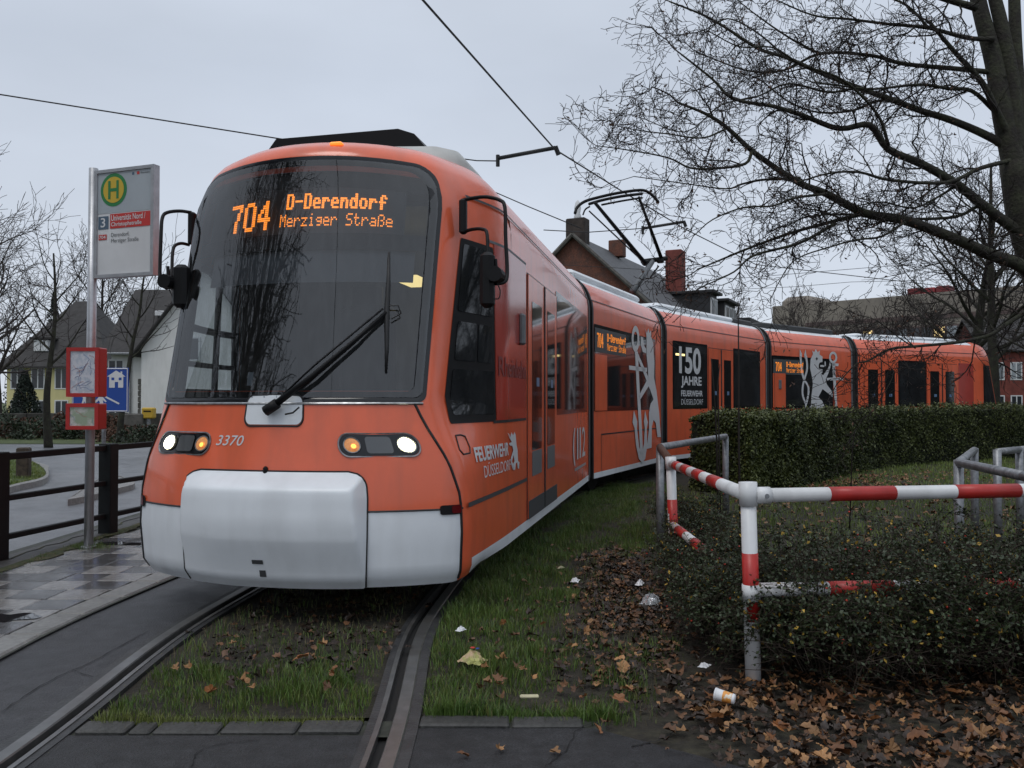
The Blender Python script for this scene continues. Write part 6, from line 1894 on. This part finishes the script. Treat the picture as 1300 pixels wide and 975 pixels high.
def gen_tree(base, h, r, seed, label, spread=.8, m='bark_far', tm='twig_far', levels=2, lean=0, nlimb=9, first=.28, rmin=.006, group=None, sd=0, crown=1.0, fork=None):
    t = thing('bare_tree', label, 'tree', base, 0, group)
    T = Tree(seed); r_ = T.r
    pts = [Vector((0, 0, -.1))]
    d = Vector((lean, 0, 1)).normalized(); n_ = 7
    for k in range(n_): 
        d = (d + Vector((r_.gauss(0, .05), r_.gauss(0, .05), .1))).normalized(); pts.append(pts[-1] + d * h * .85 / n_)
    P, rad = T.limb(pts, r, r * .18, 9)
    SP = dict(step=[h * .035, h * .028, h * .02][:levels + 1], gap=[h * .055, h * .035, h * .024][:levels + 1], len=[(h * .12, h * .26), (h * .06, h * .13), (h * .025, h * .06)][:levels + 1], angle=(25, 55), rmax=[r * .16, r * .07, r * .04][:levels + 1], rmin=rmin, wander=.16, up=[.05, .03, .0][:levels + 1])
    for k in range(nlimb):
        f_ = lerp(first, .95, (k + r_.random() * .6) / nlimb); idx = min(len(P) - 2, int(f_ * (len(P) - 1)))
        a = k * 2.4 + r_.uniform(-.4, .4); el = lerp(.35, 1.1, f_)
        dd = Vector((math.cos(a) * spread, math.sin(a) * spread, el)).normalized(); ln = h * lerp(.42, .16, f_) * r_.uniform(.8, 1.15) * crown
        q = [P[idx].copy()]
        for j in range(4):
            dd = (dd + Vector((r_.gauss(0, .12), r_.gauss(0, .12), .08 + r_.gauss(0, .06)))).normalized(); q.append(q[-1] + dd * ln / 4)
        Q, rd = T.limb(q, rad[idx] * .55, rad[idx] * .12 + rmin, 6)
        T.sprout(Q, rd, 0, SP, ln, .2)
    T.thick.build('trunk', m, t, True)
    link('crown', stick_mesh('crown', T.segs, tm), t)
    if sd: seeds(T, t, sd, .06, seed, .0)
    return t
# trees beyond the tail of the tram
b = at(1262, 520, 33); gen_tree((b.x, b.y, 0), 12.5, .26, 21, 'bare tree with a straight trunk beside the rear end of the tram', .9, 'bark', 'twig', nlimb=12, first=.30, rmin=.008, sd=250)
b = at(1226, 520, 36); gen_tree((b.x, b.y, 0), 11.0, .34, 22, 'bare spreading tree behind the rear section of the tram', 1.1, 'bark', 'twig', nlimb=13, first=.28, rmin=.008, sd=250, crown=1.2)
b = at(1330, 520, 30); gen_tree((b.x, b.y, 0), 9, .2, 23, 'bare tree in front of the red brick house', .9, 'bark', 'twig', nlimb=9, rmin=.008)
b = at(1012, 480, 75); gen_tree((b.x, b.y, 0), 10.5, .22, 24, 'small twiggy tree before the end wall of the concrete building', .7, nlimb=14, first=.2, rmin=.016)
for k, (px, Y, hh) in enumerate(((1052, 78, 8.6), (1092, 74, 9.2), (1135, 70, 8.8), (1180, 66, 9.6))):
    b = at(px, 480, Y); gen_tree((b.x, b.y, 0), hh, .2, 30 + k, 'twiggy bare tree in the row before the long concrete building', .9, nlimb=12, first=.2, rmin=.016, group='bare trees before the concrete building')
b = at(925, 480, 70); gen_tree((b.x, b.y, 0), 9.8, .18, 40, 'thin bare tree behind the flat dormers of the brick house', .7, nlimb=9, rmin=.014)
# trees at the left
b = at(62, 560, 27); gen_tree((b.x, b.y, 0), 7.2, .14, 151, 'bare street tree in front of the yellow house', .85, 'bark', 'twig', nlimb=8, first=.42, rmin=.007, levels=1, crown=.85)
b = at(152, 560, 30); gen_tree((b.x, b.y, 0), 7.6, .13, 152, 'bare street tree in front of the white house', 1.0, 'bark', 'twig', nlimb=7, first=.45, rmin=.007, levels=1, crown=.7)
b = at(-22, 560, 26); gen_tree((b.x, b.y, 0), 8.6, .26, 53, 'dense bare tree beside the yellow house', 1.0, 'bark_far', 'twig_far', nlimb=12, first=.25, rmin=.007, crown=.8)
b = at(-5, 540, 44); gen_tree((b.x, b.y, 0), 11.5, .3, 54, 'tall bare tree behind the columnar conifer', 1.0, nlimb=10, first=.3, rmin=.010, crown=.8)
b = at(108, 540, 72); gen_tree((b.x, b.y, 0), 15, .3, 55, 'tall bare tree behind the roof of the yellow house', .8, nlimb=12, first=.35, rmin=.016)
# conifers
def conifer(base, h, r, label, n, seed, column=False):
    t = thing('conifer', label, 'tree', base); g_ = np.random.default_rng(seed)
    MB().tube([(0, 0, -.1), (0, 0, h * .9)], [.12, .03], 7).build('trunk', 'bark_far', t)
    z = g_.random(n) ** (1.0 if column else .8); a = g_.uniform(0, 6.283, n)
    prof = np.where(z < .25, .75 + z, 1.0 - (z - .25) / .75 * .9) if column else (1 - z) * (1 + .25 * np.sin(z * 55))
    q = np.sqrt(g_.uniform(.35, 1.0, n)) * prof * r * (1 + .12 * np.sin(a * 5 + z * 9))
    P = np.stack([q * np.cos(a), q * np.sin(a), .15 + z * (h - .15)], 1)
    V, Fq = leaf_quads(P, g_.uniform(.08, .15, n) if column else g_.uniform(.12, .26, n), asp=.45, rng=g_, up=0); link('crown', np_mesh('crown', V, Fq, 'conifer'), t)
b = at(31, 545, 38); conifer((b.x, b.y, 0), 2.75, .72, 'dark columnar conifer in the garden of the yellow house', 7000, 1, True)
b = at(66, 540, 70); conifer((b.x, b.y, 0), 10.2, 1.9, 'dark spruce rising behind the roof of the yellow house', 2600, 2)
b = at(16, 540, 66); conifer((b.x, b.y, 0), 5.2, 1.0, 'small dark conifer beside the gable of the yellow house', 1400, 3)
# garden shrubs along the far verge
def bush(base, rx, h, label, seed, m='ivy', n=1500):
    g_ = np.random.default_rng(seed); t = thing('bush', label, 'bush', base, 0, 'garden bushes across the road')
    a = g_.uniform(0, 6.283, n); c = g_.random(n); q = np.sqrt(g_.uniform(.3, 1, n)) * np.sqrt(1 - (c * .95) ** 2) * (1 + .2 * np.sin(a * 3 + seed))
    P = np.stack([q * rx * np.cos(a), q * rx * .7 * np.sin(a), c * h * (1 + .15 * np.sin(a * 4))], 1)
    V, Fq = leaf_quads(P, g_.uniform(.07, .16, n), rng=g_); link('foliage', np_mesh('foliage', V, Fq, m), t)
    segs = [(0, 0, 0, math.cos(k) * rx * .6, math.sin(k) * rx * .4, h * .8, .02, .008) for k in range(9)]
    link('stems', stick_mesh('stems', segs, 'shrub_stem'), t)
for k, (px, Y, rx, h) in enumerate(((-8, 33, 1.6, .9), (30, 34, 1.2, .7), (58, 33, 1.4, .75), (88, 34, 1.2, .9), (112, 33, 1.0, .7), (176, 31, 1.5, .5), (196, 30, 1.3, .55), (140, 33, 1.0, .8))):
    b = at(px, 560, Y); bush((b.x, b.y, -.03), rx, h, ['low dark green bush in the gardens across the road', 'brown leafless bush in the gardens across the road'][k % 2], 60 + k, 'ivy' if k % 2 == 0 else 'dead_leaf')
# ------------------------------------------------------------------ buildings
mat('render_yellow', (0.60, 0.54, 0.27, 1), 0.85, var=0.05, scale=1, dirt=0.1)
mat('render_white', (0.66, 0.66, 0.65, 1), 0.85, var=0.04, scale=1, dirt=0.1)
mat('roof_dark', (0.028, 0.026, 0.026, 1), 0.75, var=0.25, scale=3, bump=0.3, bscale=30)
mat('roof_slate', (0.050, 0.052, 0.056, 1), 0.6, var=0.3, scale=3, bump=0.3, bscale=30)
mat('brick_far', (0.14, 0.055, 0.035, 1), 0.9, col2=(0.085, 0.045, 0.035, 1), var=0.3, scale=2.5)
mat('brick_red', (0.17, 0.045, 0.035, 1), 0.9, var=0.25, scale=2)
mat('brick_dark', (0.045, 0.035, 0.030, 1), 0.9, var=0.4, scale=2.5)
mat('concrete', (0.22, 0.195, 0.165, 1), 0.9, col2=(0.17, 0.15, 0.13, 1), var=0.1, scale=.35)
mat('concrete_band', (0.105, 0.075, 0.070, 1), 0.9, var=0.15, scale=.5)
mat('window_far', (0.030, 0.034, 0.040, 1), 0.12)
mat('window_far_light', (0.20, 0.22, 0.24, 1), 0.2, objvar=.5)
mat('window_lit', (0.9, 0.7, 0.3, 1), 0.5, emit=0.9, ecol=(1, .72, .32, 1))
mat('frame_white', (0.60, 0.61, 0.62, 1), 0.6)
mat('stone_grey', (0.11, 0.105, 0.095, 1), 0.9, var=0.3, scale=3, objvar=0.25)
mat('garden_wall', (0.050, 0.048, 0.042, 1), 0.95, var=0.35, scale=2, bump=.4, bscale=20)
mat('red_tank', (0.25, 0.03, 0.035, 1), 0.6, objvar=.4)
mat('box_yellow', (0.50, 0.32, 0.03, 1), 0.5)
mat('slate_black', (0.020, 0.021, 0.024, 1), 0.6, var=0.2, scale=2)

def house(name, label, loc, rz, w, d, eave, ridge, wm, rm, over=.35, hip=0.0):
    t = thing(name, label, 'house', loc, rz)
    x, y = w / 2, d / 2
    mb = MB()
    pts = [(-x, -y), (x, -y), (x, y), (-x, y)]
    for k in range(4):
        a, b = pts[k], pts[(k + 1) % 4]
        mb.quad((*a, -.2), (*b, -.2), (*b, eave), (*a, eave))
    for s in (-1, 1):
        if hip == 0: mb.add([(s * x, -y, eave), (s * x, y, eave), (s * x, 0, ridge)], [(0, 1, 2)])
    mb.build('wall', wm, t)
    r = MB(); o_ = over; sl = (ridge - eave) / y; hp_ = hip
    zt = .12
    for s in (-1, 1):
        a, b = (-x - o_, s * (y + o_), eave - sl * o_), (x + o_, s * (y + o_), eave - sl * o_); c, e_ = (x + o_ - hp_, 0, ridge), (-x - o_ + hp_, 0, ridge)
        T_ = [a, b, c, e_]; U_ = [(p[0], p[1], p[2] + zt) for p in T_]
        r.add(T_ + U_, [(0, 1, 2, 3), (4, 5, 6, 7), (0, 1, 5, 4), (1, 2, 6, 5), (2, 3, 7, 6), (3, 0, 4, 7)])
        if hp_: r.add([(s * (x + o_), -(y + o_), eave - sl * o_ + zt), (s * (x + o_), (y + o_), eave - sl * o_ + zt), (s * (x + o_ - hp_), 0, ridge + zt)], [(0, 1, 2)])
    rf = r.build('roof', rm, t)
    return t, rf
def hwin(t, x, z, w, h, y, m='window_far', side='y', fm='frame_white', bars=True):
    fr_ = MB(); s_ = -1
    def P(a, b, c): return (x + a, y + s_ * c, z + b) if side == 'y' else (y - s_ * c, x + a, z + b)
    f = MB().add([P(-w / 2, -h / 2, .03), P(w / 2, -h / 2, .03), P(w / 2, h / 2, .03), P(-w / 2, h / 2, .03), P(-w / 2, -h / 2, -.05), P(w / 2, -h / 2, -.05), P(w / 2, h / 2, -.05), P(-w / 2, h / 2, -.05)], [(0, 1, 2, 3), (0, 1, 5, 4), (1, 2, 6, 5), (2, 3, 7, 6), (3, 0, 4, 7)]).build('window', fm, t)
    n_ = 2 if bars else 1
    for k in range(n_):
        a, b = -w / 2 + .08 + k * (w - .08) / n_, -w / 2 + (k + 1) * (w - .08) / n_
        MB().add([P(a, -h / 2 + .08, .035), P(b, -h / 2 + .08, .035), P(b, h / 2 - .08, .035), P(a, h / 2 - .08, .035)], [(0, 1, 2, 3)]).build('pane', m, f)
    return f
# yellow house
yl, yr = at(8, 540, 60), at(112, 540, 60)
t, rf = house('yellow_house', 'pale yellow house with a large dark hipped roof across the road', ((yl.x + yr.x) / 2 + .5, 64, 0), R(0), yr.x - yl.x + 1, 8, 4.25, 8.7, 'render_yellow', 'roof_dark', .5, 3.2)
for px in (22, 48, 78): hwin(t, at(px, 500, 60).x - t.location.x, 3.0, .95, 1.5, -4.0)
for px in (22, 49, 78): hwin(t, at(px, 520, 60).x - t.location.x, .75, .95, 1.5, -4.0)
for px in (44, 52): 
    dx = at(px, 440, 60).x - t.location.x
    MB().box((dx, -3.2, 5.3), (.55, .9, .8), ch=.03).build('dormer', 'frame_white', rf); 
MB().box((at(48, 440, 60).x - t.location.x, -3.0, 5.82), (1.5, 1.6, .16), ch=.03).build('dormer_roof', 'roof_dark', rf)
# white house: long dark roof towards the street, rough stone quoins, gabled wing behind the cab
wx0, wx1 = at(141, 500, 48).x, at(262, 500, 48).x
t, rf = house('white_house', 'white rendered house with long dark roof and rough stone quoins', ((wx0 + wx1) / 2, 52, 0), 0, wx1 - wx0, 8, 4.4, 8.0, 'render_white', 'roof_dark', .45)
X = lambda px: at(px, 500, 48).x - t.location.x
hwin(t, X(147), 3.05, .9, 1.35, -4.0); hwin(t, X(147), .9, .9, 1.35, -4.0)
hwin(t, X(187), 3.0, .7, .5, -4.0, bars=False)
MB().box((0, -4.52, 4.02), (wx1 - wx0 + 1, .16, .14), ch=.03).build('gutter', 'galvanised', t)
MB().tube([(X(166), -4.1, 0), (X(166), -4.1, 4.0)], .06, 8).build('downpipe', 'galvanised', t)
MB().box((X(187), -2.2, 6.45), (.55, .5, .3), ch=.03).build('skylight', 'frame_white', rf)
qz = 0.0; qr = random.Random(2); k = 0
while qz < 2.5:
    hh = qr.uniform(.26, .38); wq = qr.uniform(.55, .95) if k % 2 else qr.uniform(.35, .55)
    MB().box((0, 0, 0), (wq, .16, hh - .03), ch=.03).build('quoin_stone', 'stone_grey', t, loc=(X(176) + wq * .5, -4.05, qz + hh / 2)); qz += hh; k += 1
t2_, rf2 = house('gabled_wing', 'white gable wall seen through the tram cab windows', (at(256, 500, 46).x, 50.2, 0), R(90), 8, 6.6, 4.3, 8.6, 'render_white', 'roof_dark', .4)
for zz, yy in ((1.4, .9), (4.2, .6), (1.4, -1.2)):
    f = MB().box((-4.03, yy, zz), (.1, .9, 1.3), ch=.01).build('window', 'frame_white', t2_); MB().box((-4.09, yy, zz), (.02, .7, 1.1)).build('pane', 'window_far', f)
# garden wall and yellow box
gw = at(0, 540, 36)
wl = thing('garden_wall', 'low dark garden wall in front of the yellow and white houses', 'wall', (-16, 36, 0), R(2))
for k in range(12): MB().box((-11 + k * 2.0, 0, .42), (1.985, .3, .95 + .03 * (k % 3)), ch=.02).build('wall_panel', 'garden_wall', wl)
mb_ = at(189, 527, 33)
yb = thing('post_box', 'small yellow box on a post at the garden wall', 'box', (mb_.x, mb_.y, 0))
MB().box((0, 0, .95), (.46, .3, .42), ch=.04).build('body', 'box_yellow', yb); MB().box((0, 0, .36), (.12, .12, .8), ch=.01).build('stand', 'galvanised', yb)
MB().box((0, -.155, 1.02), (.28, .012, .05)).build('slot', 'black_plastic', yb)
gbx = at(168, 545, 33)
gb = MB().box((0, 0, .45), (.95, .4, 1.0), ch=.03).build('utility_cabinet', 'stone_grey', None, loc=(gbx.x, gbx.y, -.03)); tag(gb, 'grey utility cabinet standing beside the small yellow box', 'cabinet')

# brick house behind the pantograph
hd = R(26); apex = at(729, 298, 42)
rl = 14.5; gw_ = 9.5; ez = 5.2
cen = Vector((apex.x + math.sin(hd) * rl / 2, apex.y + math.cos(hd) * rl / 2, 0))
rzb = math.pi / 2 - hd           # local +x runs away along the ridge
t, rf = house('brick_house', 'red brick house with slate roof, chimneys and flat dormers behind the tram', cen, rzb, rl, gw_, ez, apex.z - .1, 'brick_far', 'roof_slate', .22)
def HB(px, py, Y): # world to house local
    return Matrix.Rotation(-rzb, 4, 'Z') @ (at(px, py, Y) - cen)
ax = -rl / 2
ch_ = MB().box((ax + .45, 0, apex.z + .2), (.7, 1.0, 1.3), ch=.04).build('chimney', 'brick_dark', rf)
MB().lathe([(.16, 0), (.19, .1), (.13, .3), (.17, .55), (.10, .85), (.02, .95)], (ax + .45, 0, apex.z + .84), 10).build('chimney_pot', 'frame_white', rf, True)
MB().box((ax + 5.2, -.4, apex.z + .1), (.6, .8, .9), ch=.03).build('chimney', 'brick_far', rf)
cb = HB(853, 345, 50)
MB().box((cb.x, -2.3, 8.0), (.95, .95, 4.2), ch=.04).build('chimney', 'brick_red', rf)
for s in (-1,):
    MB().tube([(ax - .26, 0, apex.z - .02), (ax - .26, -gw_ / 2 - .2, ez - .28)], .10, 6).build('bargeboard', 'stone_grey', rf)
    MB().tube([(ax - .26, 0, apex.z - .02), (ax - .26, gw_ / 2 + .2, ez - .28)], .10, 6).build('bargeboard', 'stone_grey', rf)
hwin(t, -.3, 6.6, 1.0, 1.3, ax, side='x', bars=False) if False else None
f = MB().box((ax - .02, .9, 7.1), (.1, 1.0, 1.5), ch=.01).build('window', 'frame_white', t); MB().box((ax - .08, .9, 7.1), (.02, .84, 1.34)).build('pane', 'window_far', f)
# dormers on the right-hand slope
def dormer(x, w, zc, h, y0, wall, panes):
    dm = MB().box((x, y0 + 1.1, zc), (w, 2.2, h), ch=.02).build('dormer', wall, rf)
    MB().box((x, y0 + 1.0, zc + h / 2 + .08), (w + .4, 2.6, .16), ch=.02).build('dormer_roof', 'slate_black', rf)
    for k in range(panes):
        xx = x - w / 2 + (k + .5) * w / panes
        MB().box((xx, y0 - .03, zc), (w / panes * .8, .08, h * .72), ch=.01).build('window', 'frame_white', dm)
        MB().box((xx, y0 - .08, zc), (w / panes * .58, .02, h * .58)).build('pane', 'window_far_light', dm)
dormer(2.6, 1.7, 6.6, 1.7, -4.5, 'slate_black', 2)
dormer(6.0, 3.0, 6.5, 1.5, -4.7, 'slate_black', 3)
# flat-roofed extension further along
t3 = thing('flat_roof_house', 'dark flat-roofed block at the end of the brick house', 'house', (cen.x + math.sin(hd) * 13, cen.y + math.cos(hd) * 13, 0), rzb)
MB().box((0, -1, 3.2), (7, 8, 6.4), ch=.02).build('wall', 'brick_dark', t3); MB().box((0, -1, 6.55), (7.6, 8.6, .3), ch=.02).build('roof', 'slate_black', t3)
for k in range(3):
    w_ = MB().box((-2 + k * 1.6, -5.03, 5.4), (1.2, .1, 1.1), ch=.01).build('window', 'frame_white', t3); MB().box((-2 + k * 1.6, -5.09, 5.4), (.95, .02, .85)).build('pane', 'window_far', w_)

# long concrete building
a = at(981, 500, 120); b_ = at(1300, 500, 98)
dirb = (b_ - a); dirb.z = 0; Lb = dirb.length * 2.1; dirb.normalize(); rzc = math.atan2(dirb.y, dirb.x)
cbld = thing('concrete_building', 'long beige concrete building with dark window bands behind the trees', 'building', (a.x, a.y, 0), rzc)
ZT = 14.6
MB().box((Lb / 2, 8, ZT / 2), (Lb, 16, ZT), ch=.05).build('wall', 'concrete', cbld)
MB().box((2.3, 6, ZT + .55), (4.4, 8, 1.7), ch=.6).build('stair_tower', 'concrete', cbld)
MB().box((Lb / 2 + 2.4, -.06, ZT - 2.9), (Lb - 5, .14, .55)).build('facade_band', 'concrete_band', cbld)
wr_ = random.Random(9)
wmesh = {m: MB().box((0, 0, 0), (1.15, .08, 1.25)).mesh('window', m) for m in ('window_far', 'window_far_light', 'window_lit')}
for zz in (ZT - 4.8, ZT - 8.2, ZT - 11.6):
    MB().box((Lb / 2 + 3.2, -.04, zz), (Lb - 8, .10, 1.7)).build('window_band', 'concrete_band', cbld)
    x = 7.5
    while x < 46:
        q = wr_.random(); m_ = 'window_lit' if q < .05 else ('window_far_light' if q < .4 else 'window_far')
        link('window', wmesh[m_], cbld, (x, -.12, zz), 0); x += 1.45
for k, x in enumerate((18.8, 20.5, 22.2)): MB().box((x, 1.5, ZT + .35 + .08 * (k != 1)), (1.55, 2.0, .8), ch=.08).build('roof_unit', 'red_tank', cbld)
# red brick house at the right edge and a pale low building behind it
rb = at(1335, 500, 62)
t, rf = house('red_house', 'dark red brick house beyond the tail of the tram', (rb.x, rb.y + 4, 0), R(-8), 7.5, 7, 5.2, 7.6, 'brick_red', 'roof_dark', .3)
for x in (-2.8, -1.6, -.2, 1.2): hwin(t, x, 3.6, .8, 1.3, -3.5, 'window_far_light')
for x in (-2.8, -1.6, -.2, 1.2): hwin(t, x, 1.2, .8, 1.3, -3.5)
pbld = at(1290, 500, 84)
pb_ = thing('pale_building', 'pale low building seen between the trunks beyond the tram', 'building', (pbld.x, pbld.y, 0))
MB().box((0, 4, 3.6), (22, 8, 7.2), ch=.05).build('wall', 'frame_white', pb_)
MB().box((0, 4, 7.3), (22.6, 8.6, .3), ch=.05).build('roof', 'slate_black', pb_)
for k in range(9):
    for zz in (1.8, 5.0): 
        w_ = MB().box((-9 + k * 2.2, -.02, zz), (1.3, .1, 1.5)).build('window', 'window_far_light', pb_)

# ---- out of view around the camera: mirrored trees, houses added for the reflections -----------
wh = Vector((-27.5, 1.0, 0))  # unseen house, added as something for the windscreen to mirror
t, rf = house('gabled_house', 'unseen white gabled house added for the windscreen to reflect', wh, R(0), 9, 8.5, 6.6, 12.2, 'render_white', 'roof_dark', .4)
for y_ in (-2.4, 0, 2.4):
    for z_ in (1.6, 4.6): 
        f = MB().box((4.52, y_, z_), (.1, 1.1, 1.5), ch=.01).build('window', 'window_far', t)
for z_ in (3.1, 6.2): MB().box((4.54, 0, z_), (.1, 8.5, .3)).build('timber_beam', 'slate_black', t)
MB().box((4.54, 1.1, 6.4), (.12, .3, 6.8)).build('timber_post', 'slate_black', t)
gen_tree((-9.6, .4, -.06), 15, .34, 71, 'tall bare tree mirrored in the middle of the windscreen', .45, 'bark', 'twig', nlimb=16, first=.12, rmin=.010, crown=.75)
gen_tree((-11.0, -1.6, -.06), 15.5, .36, 72, 'second tall bare tree mirrored in the windscreen', .5, 'bark', 'twig', nlimb=16, first=.12, rmin=.010, crown=.75)
gen_tree((-10.6, 1.8, -.06), 13, .26, 73, 'slender bare tree mirrored beside the added gabled house', .4, 'bark', 'twig', nlimb=12, first=.15, rmin=.010, crown=.7)
for k, (x, y, w, rz, lab) in enumerate(((41, 17, 13, 62, 'unseen brick terrace house added to darken the rear windows'), (42, 31, 13, 80, 'unseen brick terrace house added to darken the middle windows'), (43, 46, 13, 98, 'unseen brick terrace house added to darken the rear doors'))):
    t, rf = house('reflection_terrace', lab, (x, y, 0), R(-rz - 0 + 180 - 0 * k) if False else R(90 - 4 * k), w, 9, 4.6, 7.4, 'brick_dark', 'roof_dark', .4)  # out-of-view terrace, added so the side windows mirror something dark
    for s_ in (-1, 1):
        for x_ in (-4.5, -1.5, 1.5, 4.5):
            for z_ in (1.8, 4.8): MB().box((x_, s_ * 4.52, z_), (1.2, .1, 1.5), ch=.01).build('window', 'window_far', t)
for k, (x, y, h) in enumerate(((30, 20, 11), (29, 31, 12), (15.8, 18.4, 8.5), (17, 3, 12))):
    gen_tree((x, y, -.06), h, .3, 80 + k, ['bare tree mirrored in the last section', 'bare tree mirrored in the fourth section windows', 'bare tree on the lawn mirrored in the cab side window', 'tall bare tree beside the camera mirrored in the tram doors'][k], .9, 'bark', 'twig', nlimb=13, first=.2, rmin=.009)
